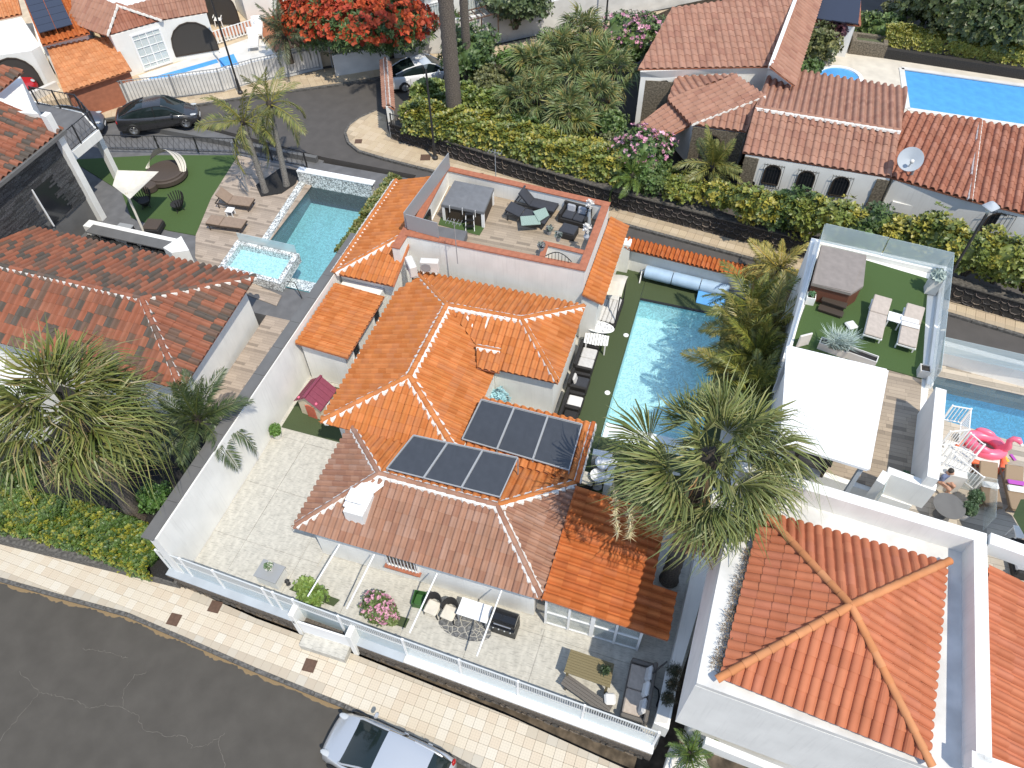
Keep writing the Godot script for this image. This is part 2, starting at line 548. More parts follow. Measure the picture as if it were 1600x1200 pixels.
func roof(parent, poly, w, l, pal, shape := "roman", singles := 0, hgt := .055, weights := [], deck := true):
	# a tiled plane; poly[0] to poly[1] is the eave
	hgt *= 1.5 if shape == "roman" else 1.1
	var n = Vector3.ZERO
	for k in poly.size():
		n += (poly[k] - poly[0]).cross(poly[(k + 1) % poly.size()] - poly[0])
	n = n.normalized()
	if n.y < 0: n = -n
	var p0 = poly[0]
	var u = (poly[1] - poly[0]).normalized()
	var mid = Vector3.ZERO
	for p in poly: mid += p / poly.size()
	var v = n.cross(u)
	if v.dot(mid - p0) < 0:
		u = -u; p0 = poly[1]; v = -v
	var f = PackedVector2Array()
	var lo = Vector2(1e9, 1e9); var hi = -lo
	for p in poly:
		var q = Vector2((p - p0).dot(u), (p - p0).dot(v))
		f.append(q); lo = lo.min(q); hi = hi.max(q)
	var full = []
	var g = G.new()
	var r := RandomNumberGenerator.new()
	r.seed = hash(pal) + int(abs(p0.x) * 100) + int(abs(p0.z) * 10)
	var pick = func():
		if weights.is_empty(): return r.randi() % 5
		var x = r.randf() * weights.reduce(func(s, e): return s + e)
		for k in 5:
			x -= weights[k]
			if x <= 0: return k
		return 4
	for j in range(floor(lo.y / l), ceil(hi.y / l)):
		for i in range(floor(lo.x / w), ceil(hi.x / w)):
			var c = Vector2(i * w, j * l)
			var inside = 0
			for e in [Vector2(.02, .02), Vector2(w - .02, .02), Vector2(w - .02, l - .02), Vector2(.02, l - .02)]:
				if Geometry2D.is_point_in_polygon(c + e, f): inside += 1
			var o = p0 + u * c.x + v * c.y
			var tone = pick.call()
			if inside == 4:
				full.append([o.distance_to(eye), o, tone, r.randf_range(-.006, .006), r.randf_range(-.012, .012)])
			else:
				g.col = PAL[pal][tone]
				tile_into(g, SHAPE[shape], o, u, n, v, w, l, hgt, f, c.x, c.y)
	full.sort_custom(func(a, b): return a[0] < b[0])
	var basis = Basis(u, n, -v)
	for k in full.size():
		var e = full[k]
		if k < singles:
			var t = node(tile_mesh(w, l, pal, e[2], shape, hgt), "roof_tile", "tile", parent)
			t.transform = where(parent).affine_inverse() * Transform3D(basis.rotated(n, e[4]), e[1] + n * e[3])
		else:
			g.col = PAL[pal][e[2]]
			tile_into(g, SHAPE[shape], e[1] + n * e[3], u, n, v, w, l, hgt, PackedVector2Array(), 0, 0)
	if g.v.size(): stuff(putw(g, "roof_tiles", "tile", parent))
	if deck:
		var d = G.new()
		var base = []
		for q in f: base.append(p0 + u * q.x + v * q.y - n * (hgt * .22 + .02))
		d.slab(base, .045, -n)
		putw(d, "roof_deck", "clay", parent)
	return n

func ridge(parent, a: Vector3, b: Vector3, pal, r := .11, mortar := .1, lift := .03, singles := true, drop := .3):
	# overlapping half-round caps from the low end a to the high end b, bedded in mortar
	var d = b - a
	var len = d.length()
	var count = int(max(1, round(len / .36)))
	var l = len / count
	var z = d.normalized()
	var x = z.cross(Vector3.UP).normalized()
	var y = x.cross(z)
	var rr := RandomNumberGenerator.new()
	rr.seed = int(abs(a.x * 31 + a.z * 17) * 10)
	var all = G.new()
	for k in count:
		var tone = rr.randi() % 5
		var key = "cap %s %.2f %.2f %d" % [pal, r, l, tone]
		if not tile_meshes.has(key):
			var g = G.new()
			g.col = PAL[pal][tone]
			cap_into(g, Vector3.ZERO, Vector3.RIGHT, Vector3.UP, Vector3.BACK, r, l)
			tile_meshes[key] = g.mesh()
		var o = a + z * (k * l) + y * lift
		if singles:
			var t = node(tile_meshes[key], "ridge_tile", "tile", parent)
			t.transform = where(parent).affine_inverse() * Transform3D(Basis(-x, y, z), o)
		else:
			all.col = PAL[pal][tone]
			cap_into(all, o, x, y, z, r, l)
	if not singles: stuff(putw(all, "ridge_tiles", "tile", parent))
	if mortar > 0:
		for s in [-1, 1]:
			var g = G.new()
			var n = int(len / .06)
			var prev = []
			for k in n + 1:
				var t = k * len / n
				var out = r * .95 + mortar * (.55 + .45 * abs(sin(t * 13.5)) + rr.randf_range(-.2, .25))
				var c = a + z * t + y * lift
				var p = [c + x * s * r * .8 + y * .05, c + x * s * out * .85 + y * (.035 - out * drop * .7), c + x * s * out + y * (-.045 - out * drop)]
				if prev.size():
					g.quad(prev[0], prev[1], p[1], p[0]); g.quad(prev[1], prev[2], p[2], p[1])
				prev = p
			putw(g, "mortar", "mortar", parent)

func cap_into(g, o, x, y, z, r, l):
	var seg = 6
	for k in seg:
		var a = PI * k / seg; var b = PI * (k + 1) / seg
		var na = x * cos(a) + y * sin(a); var nb = x * cos(b) + y * sin(b)
		var e = z * (l * 1.12)
		g.quadn(o + na * (r * 1.06) , o + nb * (r * 1.06), o + e + nb * (r * .88), o + e + na * (r * .88), na, nb, nb, na)
		g.trin(o, o + na * r * 1.06, o + nb * r * 1.06, -z, -z, -z)

# ---------- paving ----------
func paving(parent, poly, dir: Vector3, w, l, y, cols, material, singles, called, gap := .008, thick := .035, bond := 0.0):
	# flat pieces with open joints laid along dir; partial pieces are cut at the outline
	var u = Vector2(dir.x, dir.z).normalized()
	var v = Vector2(-u.y, u.x)
	var f = PackedVector2Array()
	var lo = Vector2(1e9, 1e9); var hi = -lo
	for p in poly:
		var q = Vector2(Vector2(p.x, p.z).dot(u), Vector2(p.x, p.z).dot(v))
		f.append(q); lo = lo.min(q); hi = hi.max(q)
	var rest = G.new()
	var whole = []
	var r := RandomNumberGenerator.new()
	r.seed = hash(called) + int(abs(lo.x) * 10)
	for j in range(floor(lo.y / l), ceil(hi.y / l)):
		for i in range(floor(lo.x / w) - 1, ceil(hi.x / w)):
			var c = Vector2(i * w + (bond * w if j % 2 else 0.0), j * l)
			var q = PackedVector2Array([c + Vector2(gap, gap), c + Vector2(w - gap, gap), c + Vector2(w - gap, l - gap), c + Vector2(gap, l - gap)])
			var inside = 0
			for e in q:
				if Geometry2D.is_point_in_polygon(e, f): inside += 1
			var tone = r.randi() % cols.size()
			if inside == 4: whole.append([c, tone, r.randf_range(-.003, .002)])
			else:
				for piece in Geometry2D.intersect_polygons(q, f):
					if piece.size() < 3: continue
					var ring = []
					for p in piece: ring.append(Vector3(p.x * u.x + p.y * v.x, 0, p.x * u.y + p.y * v.y))
					rest.col = cols[tone]
					rest.prism(ring, y - thick, y)
	var key = func(e):
		var m = e[0] + Vector2(w, l) * .5
		return eye.distance_to(Vector3(m.x * u.x + m.y * v.x, y, m.x * u.y + m.y * v.y))
	for e in whole: e.append(key.call(e))
	whole.sort_custom(func(a, b): return a[3] < b[3])
	var kinds = []
	for col in cols:
		var g = G.new()
		g.col = col
		piece_into(g, Vector3.ZERO, Vector3.RIGHT, Vector3.BACK, w, l, gap, thick)
		kinds.append(g.mesh())
	for k in whole.size():
		var e = whole[k]
		var o = Vector3(e[0].x * u.x + e[0].y * v.x, y + e[2], e[0].x * u.y + e[0].y * v.y)
		var ux = Vector3(u.x, 0, u.y); var vx = Vector3(v.x, 0, v.y)
		if k < singles:
			var t = node(kinds[e[1]], called, material, parent)
			t.transform = where(parent).affine_inverse() * Transform3D(Basis(ux, Vector3.UP, vx), o)
		else:
			rest.col = cols[e[1]]
			piece_into(rest, o, ux, vx, w, l, gap, thick)
	if rest.v.size(): stuff(putw(rest, called + "s", material, parent))

func piece_into(g, o, ux, vx, w, l, gap, thick):
	var b = .006
	var q = []
	for e in [[gap, gap], [w - gap, gap], [w - gap, l - gap], [gap, l - gap]]: q.append(o + ux * e[0] + vx * e[1])
	var t = []
	for e in [[gap + b, gap + b], [w - gap - b, gap + b], [w - gap - b, l - gap - b], [gap + b, l - gap - b]]: t.append(o + ux * e[0] + vx * e[1])
	var m = Vector3.UP
	var k0 = g.v.size()
	g.trin(t[0], t[1], t[2], m, m, m); g.trin(t[0], t[2], t[3], m, m, m)
	for k in range(k0, g.v.size()):
		var d = g.v[k] - o
		g.uv[k] = Vector2((d.dot(ux) - gap) / (w - 2 * gap), (d.dot(vx) - gap) / (l - 2 * gap))
	for k in 4:
		var j = (k + 1) % 4
		g.quad(t[k], t[j], q[j] - m * .006, q[k] - m * .006)
		g.quad(q[k] - m * .006, q[j] - m * .006, q[j] - m * thick, q[k] - m * thick)
	g.fix(g.v.size() - k0, o + (ux * w + vx * l) * .5 - m * thick)

# ---------- masonry ----------
func stone_into(g, p: Vector3, x: Vector3, y: Vector3, z: Vector3, w, h, d, r):
	# one irregular boulder face: p its middle on the wall, z outward
	var k = 7
	var ring = []; var mid = []
	var a0 = r.randf() * TAU
	for i in k:
		var a = a0 + TAU * i / k
		var e = Vector2(cos(a), sin(a))
		var s = pow(pow(abs(e.x), 3.2) + pow(abs(e.y), 3.2), -.3125) * r.randf_range(.86, 1.06)
		ring.append(p + x * e.x * s * w * .5 + y * e.y * s * h * .5 - z * .03)
		var t = r.randf_range(.62, .8)
		mid.append(p + x * e.x * s * w * .5 * t + y * e.y * s * h * .5 * t + z * d * r.randf_range(.7, 1.1))
	var top = p + z * d * r.randf_range(.95, 1.3)
	var k0 = g.v.size()
	for i in k:
		var j = (i + 1) % k
		g.quad(ring[i], ring[j], mid[j], mid[i])
		g.tri(mid[i], mid[j], top)
	g.fix(g.v.size() - k0, p - z * .2)

func stone_face(parent, a: Vector3, b: Vector3, h: float, size, cols, material, singles, d := .05, flip := false, backing := ""):
	# boulders over the face that stands on the line a-b, h high; returns how many were made one by one
	var x = (b - a).normalized()
	var len = a.distance_to(b)
	var z = x.cross(Vector3.UP).normalized()
	if flip: z = -z
	x = Vector3(x.x, x.y, x.z)
	var r := RandomNumberGenerator.new()
	r.seed = int(abs(a.x * 7 + a.z * 3) * 10) + 3
	var rows = int(max(1, round(h / size)))
	var rh = h / rows
	var rest = G.new()
	var made = 0
	for j in rows:
		var t = r.randf_range(-.1, 0) * size
		while t < len:
			var w = size * r.randf_range(.75, 1.6)
			var p = a + x * (t + w * .5) + Vector3.UP * (rh * (j + .5) + r.randf_range(-.2, .2) * rh)
			t += w
			if t > len + size * .4: break
			var g = rest if made >= singles else G.new()
			g.col = cols[r.randi() % cols.size()]
			stone_into(g, p, x, Vector3.UP, z, w * 1.02, rh * r.randf_range(.8, 1.35), d, r)
			if made < singles:
				putw(g, "stone", material, parent)
				made += 1
	if backing != "":
		var bk = G.new()
		bk.bar(a + Vector3.UP * h * .5, b + Vector3.UP * h * .5, .05, h)
		putw(bk, "mortar_bed", backing, parent)
	if rest.v.size(): stuff(putw(rest, "stones", material, parent))
	return made

const LAVA := [Color(.2, .18, .165), Color(.28, .235, .2), Color(.15, .14, .135), Color(.36, .29, .23), Color(.22, .18, .17)]
const TAN := [Color(.3, .24, .17), Color(.34, .28, .2), Color(.26, .21, .155), Color(.31, .26, .19)]

# ---------- plants ----------
var leaf_meshes := {}

func clump(kind: String, s: float) -> ArrayMesh:
	var key = "%s %.3f" % [kind, s]
	if leaf_meshes.has(key): return leaf_meshes[key]
	var g = G.new()
	var r := RandomNumberGenerator.new()
	r.seed = 77
	var count = {"broad": 6, "fine": 9, "petal": 6, "blade": 7}[kind]
	for k in count:
		var a = TAU * k / count + r.randf_range(-.4, .4)
		var el = r.randf_range(.1, 1.1)
		var d = Vector3(cos(a) * cos(el), sin(el), sin(a) * cos(el))
		var side = d.cross(Vector3.UP).normalized()
		side = (side + Vector3.UP * r.randf_range(-.5, .5)).normalized()
		var len = s * r.randf_range(.75, 1.2)
		var w = len * {"broad": .34, "fine": .16, "petal": .45, "blade": .07}[kind]
		var o = d * s * r.randf_range(0, .25)
		var tip = o + d * len - Vector3.UP * len * .15
		g.col = Color.WHITE * r.randf_range(.8, 1.15)
		g.tri(o, o + d * len * .5 + side * w, tip)
		g.tri(o, tip, o + d * len * .5 - side * w)
	leaf_meshes[key] = g.mesh()
	return leaf_meshes[key]

func scatter(parent, called, mesh, material, places: Array) -> MultiMeshInstance3D:
	# places: [Transform3D, Color]
	var mm := MultiMesh.new()
	mm.transform_format = MultiMesh.TRANSFORM_3D
	mm.use_colors = true
	mm.mesh = mesh
	mm.instance_count = places.size()
	for k in places.size():
		mm.set_instance_transform(k, places[k][0])
		mm.set_instance_color(k, places[k][1])
	var o := MultiMeshInstance3D.new()
	o.name = called
	o.multimesh = mm
	o.material_override = M[material]
	parent.add_child(o, true)
	stuff(o)
	return o

func turned(out: Vector3, r, s: float, at: Vector3) -> Transform3D:
	var y = out.normalized()
	var x = y.cross(Vector3(r.randf() - .5, r.randf() - .5, r.randf() - .5)).normalized()
	return Transform3D(Basis(x, y, x.cross(y)).scaled(Vector3.ONE * s), at)

func tone(cols, r) -> Color:
	var a = cols[r.randi() % cols.size()]
	var k = r.randf_range(.8, 1.2)
	return Color(a.r * k, a.g * k, a.b * k)

func bush(called, label, category, at: Vector3, size: Vector3, cols, n: int, leaf: float, group := "", kind := "broad", blooms = [], bloom_n := 0, bark := "bark_dark", lift := 0.0):
	# a shrub or small crown of several lobes: stems, core of leaves, scattered leaves and blossoms
	var t = thing(called, label, category, at, 0, group)
	var r := RandomNumberGenerator.new()
	r.seed = int(abs(at.x * 131 + at.z * 57)) + n
	var lobes = []
	var k = 5 + int(size.x * size.z)
	k = min(k, 16)
	for i in k:
		var a = TAU * i / k + r.randf_range(-.5, .5)
		var d = sqrt(r.randf()) * .62
		var rad = r.randf_range(.3, .5)
		lobes.append([Vector3(cos(a) * d * size.x * .5, lift + (size.y - lift) * r.randf_range(.35, .68), sin(a) * d * size.z * .5), Vector3(size.x * rad * .75, (size.y - lift) * rad * .8, size.z * rad * .75)])
	var core = G.new()
	for lb in lobes:
		core.col = tone(cols, r)
		core.ball(lb[0], lb[1] * .66, 9, 6, .2, r)
	stuff(put(core, "leaf_mass", "leaf", t))
	var places = []
	for i in n:
		var lb = lobes[r.randi() % k]
		var o = Vector3(r.randfn(), r.randfn() * .9 + .25, r.randfn()).normalized()
		var p = lb[0] + o * lb[1] * r.randf_range(.75, 1.12)
		if p.y < .05: continue
		places.append([turned(o + Vector3.UP * .4, r, r.randf_range(.55, 1.55), p), tone([cols[(int(lb[0].x * 7 + lb[0].z * 5 + 50) + (0 if r.randf() < .6 else r.randi())) % cols.size()]], r)])
	scatter(t, "leaves", clump(kind, leaf), "leaf", places)
	if bloom_n > 0:
		places = []
		for i in bloom_n:
			var lb = lobes[r.randi() % k]
			var o = Vector3(r.randfn() * .8, abs(r.randfn()) + .1, r.randfn() * .8).normalized()
			places.append([turned(o, r, r.randf_range(.7, 1.4), lb[0] + o * lb[1] * r.randf_range(1.02, 1.2)), tone(blooms, r)])
		scatter(t, "blossoms", clump("petal", leaf * .8), "petal", places)
	var st = G.new()
	for i in min(k, 6):
		st.tube([Vector3(lobes[i][0].x * .15, 0, lobes[i][0].z * .15), Vector3(lobes[i][0].x * .5, lobes[i][0].y * .5, lobes[i][0].z * .5), lobes[i][0]], [.03 + size.y * .012, .025 + size.y * .006, .012], 5)
	put(st, "stem", bark, t)
	return t

func hedge(called, label, path, wide, high, cols, n, leaf, category := "hedge"):
	# a clipped, uneven row of leaves along path (points at the foot)
	var t = thing(called, label, category, path[0])
	var r := RandomNumberGenerator.new()
	r.seed = int(abs(path[0].x * 91 + path[0].z * 23)) + n
	var places = []
	var core = G.new()
	var total = 0.0
	var nz := FastNoiseLite.new()
	nz.frequency = .45
	for k in path.size() - 1: total += path[k].distance_to(path[k + 1])
	var dark = cols[min(3, cols.size() - 1)]  # core tone, darkened to paint in the shade between the leaf clumps
	for k in path.size() - 1:
		var a = path[k] - path[0]; var b = path[k + 1] - path[0]
		var len = a.distance_to(b)
		var x = (b - a).normalized(); var z = x.cross(Vector3.UP).normalized()
		var m = int(len / .32) + 1
		for i in range(1, m - 1):
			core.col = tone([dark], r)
			core.ball(a + x * (len * (i + .5) / m) + Vector3.UP * high * .47 + z * r.randf_range(-.05, .05), Vector3(.3, high * r.randf_range(.46, .54), wide * r.randf_range(.42, .5)), 8, 6, .18, r)
		for i in int(n * len / total):
			var s = r.randf()
			var q: Vector3; var o: Vector3
			if r.randf() < .6:
				q = Vector3(0, high * r.randf_range(.9, 1.08), r.randf_range(-.5, .5) * wide); o = Vector3.UP
			else:
				var sg = 1 if r.randf() < .5 else -1
				q = Vector3(0, high * r.randf(), sg * wide * r.randf_range(.44, .56)); o = z * sg + Vector3.UP * .5
			var w = nz.get_noise_2d(a.x + x.x * len * s * 1.0 + len * k, q.z * 1.5 + s * len)
			q.y *= 1.0 + .28 * w
			places.append([turned(o, r, r.randf_range(.55, 1.6), a + x * len * s + Vector3.UP * q.y + z * q.z), tone([cols[int(abs(w) * 9.0 + r.randf() * 1.6) % cols.size()]], r)])
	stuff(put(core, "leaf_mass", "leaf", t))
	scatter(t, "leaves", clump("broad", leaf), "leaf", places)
	return t

var frond_meshes := {}

func fan_frond(key, pet, rad, blades, droop, cols, spread := 1.9) -> ArrayMesh:
	if frond_meshes.has(key): return frond_meshes[key]
	var g = G.new()
	var r := RandomNumberGenerator.new()
	r.seed = hash(key)
	g.col = Color(cols[0].r * 1.3, cols[0].g * 1.15, cols[0].b)
	var hub = Vector3(pet, -droop * pet * .25, 0)
	g.tube([Vector3.ZERO, Vector3(pet * .5, -droop * pet * .06, 0), hub], [.035, .022, .014], 4, false)
	var sway = r.randf_range(-.12, .12)
	for k in blades:
		var f = -spread + 2.0 * spread * k / (blades - 1) + r.randf_range(-.04, .04)
		var len = rad * (.72 + .28 * cos(f * .5)) * r.randf_range(.78, 1.12)
		var d = Vector3(cos(f), r.randf_range(-.12, .16), sin(f))
		var s = Vector3(-sin(f), 0, cos(f))
		var w = len * .5 * spread * 2.0 / blades * .46
		var fold = .022 + .02 * rad
		g.col = tone(cols, r)
		var lift = .1 * rad * (1.0 - abs(f) / 2.6)
		var m = hub + d * len * .52 + Vector3(0, lift - droop * len * .1, 0)
		var ml = m - s * w + Vector3(0, fold, 0); var mr = m + s * w + Vector3(0, fold, 0)
		var q = hub + d * len * .8 + Vector3(0, lift * .6 - droop * len * .32, 0)
		var ql = q - s * w * .55; var qr = q + s * w * .55
		var e = hub + d * len * r.randf_range(.85, 1.05) + Vector3(r.randf_range(-.15, .15), -droop * len * r.randf_range(.5, 1.05) - .03, r.randf_range(-.15, .15) + sway) * (.4 + .6 * rad)
		g.tri(hub, ml, m); g.tri(hub, m, mr)
		g.quad(ml, ql, q, m); g.quad(m, q, qr, mr)
		g.tri(ql, e, qr)
	frond_meshes[key] = g.mesh()
	return frond_meshes[key]

func feather_frond(key, len, pairs, leaflet, droop, cols, width := .03, wild := .2) -> ArrayMesh:
	if frond_meshes.has(key): return frond_meshes[key]
	var g = G.new()
	var r := RandomNumberGenerator.new()
	r.seed = hash(key)
	var at = func(t): return Vector3(len * (t - droop * .22 * t * t * t), len * (.12 * t - droop * .62 * t * t), 0)
	var pts = []
	var rad = []
	for k in 9:
		pts.append(at.call(k / 8.0)); rad.append(.035 * (1.0 - k / 9.0) + .006)
	g.col = Color(cols[0].r * 1.5, cols[0].g * 1.25, cols[0].b)
	g.tube(pts, rad, 4, false)
	for k in pairs:
		var t = .14 + .86 * k / (pairs - 1)
		var o = at.call(t)
		var fw = (at.call(min(t + .03, 1.05)) - at.call(t - .03)).normalized()
		for s in [-1, 1]:
			var l = leaflet * (sin(PI * clamp(.16 + .8 * t, 0, 1)) * .85 + .15) * r.randf_range(.85, 1.12)
			var d = (Vector3(0, r.randf_range(-.1, .45), s) + fw * (.45 + .75 * t) + Vector3(0, r.randf_range(-wild, wild), 0)).normalized()
			var m = o + d * l * .5 + Vector3(0, -.05 * l, 0)
			var e = o + d * l * .92 + Vector3(0, -l * r.randf_range(.22, .5), 0)
			var w = fw * width
			g.col = tone(cols, r)
			g.tri(o, m + w, m - w); g.tri(m + w, e, m - w)
	frond_meshes[key] = g.mesh()
	return frond_meshes[key]

const GREEN_PALM := [Color(.1, .125, .03), Color(.14, .16, .04), Color(.075, .095, .025), Color(.18, .18, .055), Color(.12, .13, .035), Color(.1, .12, .03), Color(.2, .165, .075)]
const GREY_PALM := [Color(.1, .135, .055), Color(.14, .165, .075), Color(.08, .1, .04), Color(.18, .185, .09), Color(.12, .14, .055)]
const OLIVE_PALM := [Color(.12, .13, .035), Color(.15, .15, .04), Color(.09, .1, .025), Color(.18, .17, .05), Color(.1, .12, .03)]
const DARK_PALM := [Color(.045, .07, .025), Color(.06, .085, .03), Color(.035, .055, .02), Color(.08, .1, .04), Color(.05, .07, .03)]
const DEAD := [Color(.36, .25, .13), Color(.42, .31, .17), Color(.3, .2, .1)]

func palm(called, label, base: Vector3, top: Vector3, r0, r1, bark, kind, n, len, cols, wind := Vector3.ZERO, low := -.6, dead := 0, group := "", bend := 0.0):
	# trunk and fronds; len is the reach of a frond
	var t = thing(called, label, "palm tree", base, 0, group)
	var rel = top - base
	var r := RandomNumberGenerator.new()
	r.seed = int(abs(base.x * 77 + base.z * 41)) + n
	var tr = G.new()
	var pts = []; var rad = []
	var steps = max(4, int(rel.length() / .22))
	for k in steps + 1:
		var s = float(k) / steps
		pts.append(rel * s + Vector3(bend, 0, bend * .5) * sin(PI * s))
		rad.append(lerp(r0, r1, s) * (1.25 if k == 0 else 1.0) * (1.06 if k % 2 else .96))
	tr.tube(pts, rad, 12)
	put(tr, "trunk", bark, t)
	var ck = "%d%d%d" % [cols[0].r * 1000, cols[0].g * 1000, cols[0].b * 1000]
	for k in n:
		var s = (k + .5) / n
		var is_dead = k >= n - dead
		var az = k * 2.39996 + r.randf_range(-.25, .25)
		var el = lerp(1.35, low, pow(s, .85)) + r.randf_range(-.32, .32)
		if is_dead:
			el = r.randf_range(-1.2, -.5)
			az = 2.0 + r.randf_range(-.8, .9)
		var d = (Vector3(cos(az) * cos(el), sin(el), sin(az) * cos(el)) + wind * (.5 + .5 * s)).normalized()
		var cls = 0 if s < .3 else (1 if s < .7 else 2)
		if is_dead: cls = 3
		var v = r.randi() % 2
		var m: ArrayMesh
		var key = "%s %s %.2f %d %d" % [kind, ck, len, cls, v]
		if kind == "fan":
			m = fan_frond(key, len * .5, len * .52, 38, [.3, .7, 1.15, 1.5][cls], DEAD if is_dead else cols, 1.6)
		elif kind == "swept":
			m = fan_frond(key, len * .45, len * .58, 30, [.35, .7, 1.0, 1.3][cls], DEAD if is_dead else cols, 1.35)
		elif kind == "smallfan":
			m = fan_frond(key, len * .45, len * .55, 24, [.3, .55, .9, 1.3][cls], DEAD if is_dead else cols)
		else:
			m = feather_frond(key, len, 34 if len > 1.2 else 22, len * .26, [.25, .6, .95, 1.2][cls], DEAD if is_dead else cols, .016 + len * .007)
		var fr = node(m, "frond", "leaf", t)
		var x = d
		var z = x.cross(Vector3.UP)
		if z.length() < .05: z = Vector3.BACK
		z = z.normalized()
		var b = Basis(x, z.cross(x), z)
		b = b * Basis(Vector3.RIGHT, r.randf_range(-.9, .9))
		fr.transform = Transform3D(b.scaled(Vector3.ONE * r.randf_range(.7, 1.15)), rel + d * r1 * .7 + Vector3.UP * r.randf_range(-.15, .1))
	var bt = G.new()
	bt.ball(rel, Vector3(r1 * 1.5, r1 * 2.2, r1 * 1.5), 10, 7, .1, r)
	put(bt, "crownshaft", "bark_dark", t)
	return t

# ---------- lofted bodies ----------
func loft(g, rings):
	# rings of equally many points, open in both directions, with smooth normals
	var nr = rings.size(); var np = rings[0].size()
	var nm = []
	for i in nr:
		var row = []
		var c = Vector3.ZERO
		for p in rings[i]: c += p / np
		for j in np:
			var a = rings[min(i + 1, nr - 1)][j] - rings[max(i - 1, 0)][j]
			var b = rings[i][min(j + 1, np - 1)] - rings[i][max(j - 1, 0)]
			var m = a.cross(b)
			m = m.normalized() if m.length() > 1e-9 else Vector3.UP
			row.append(m)
		nm.append(row)
	for i in nr - 1:
		for j in np - 1:
			g.quadn(rings[i][j], rings[i][j + 1], rings[i + 1][j + 1], rings[i + 1][j], nm[i][j], nm[i][j + 1], nm[i + 1][j + 1], nm[i + 1][j])

func section(x, st):
	# st: [x, half width low, half width high, bottom, top]
	var w0 = st[1]; var w1 = st[2]; var b = st[3]; var t = st[4]
	var q = [Vector2(w0 * .86, b), Vector2(w0 * .97, b + (t - b) * .12), Vector2(w0, b + (t - b) * .45), Vector2(lerp(w0, w1, .35), b + (t - b) * .75), Vector2(lerp(w0, w1, .75), t - (t - b) * .06), Vector2(w1 * .93, t), Vector2(w1 * .5, t + .022), Vector2(0, t + .03)]
	var ring = []
	for p in q: ring.append(Vector3(x, p.y, p.x))
	for k in range(q.size() - 2, -1, -1): ring.append(Vector3(x, q[k].y, -q[k].x))
	return ring

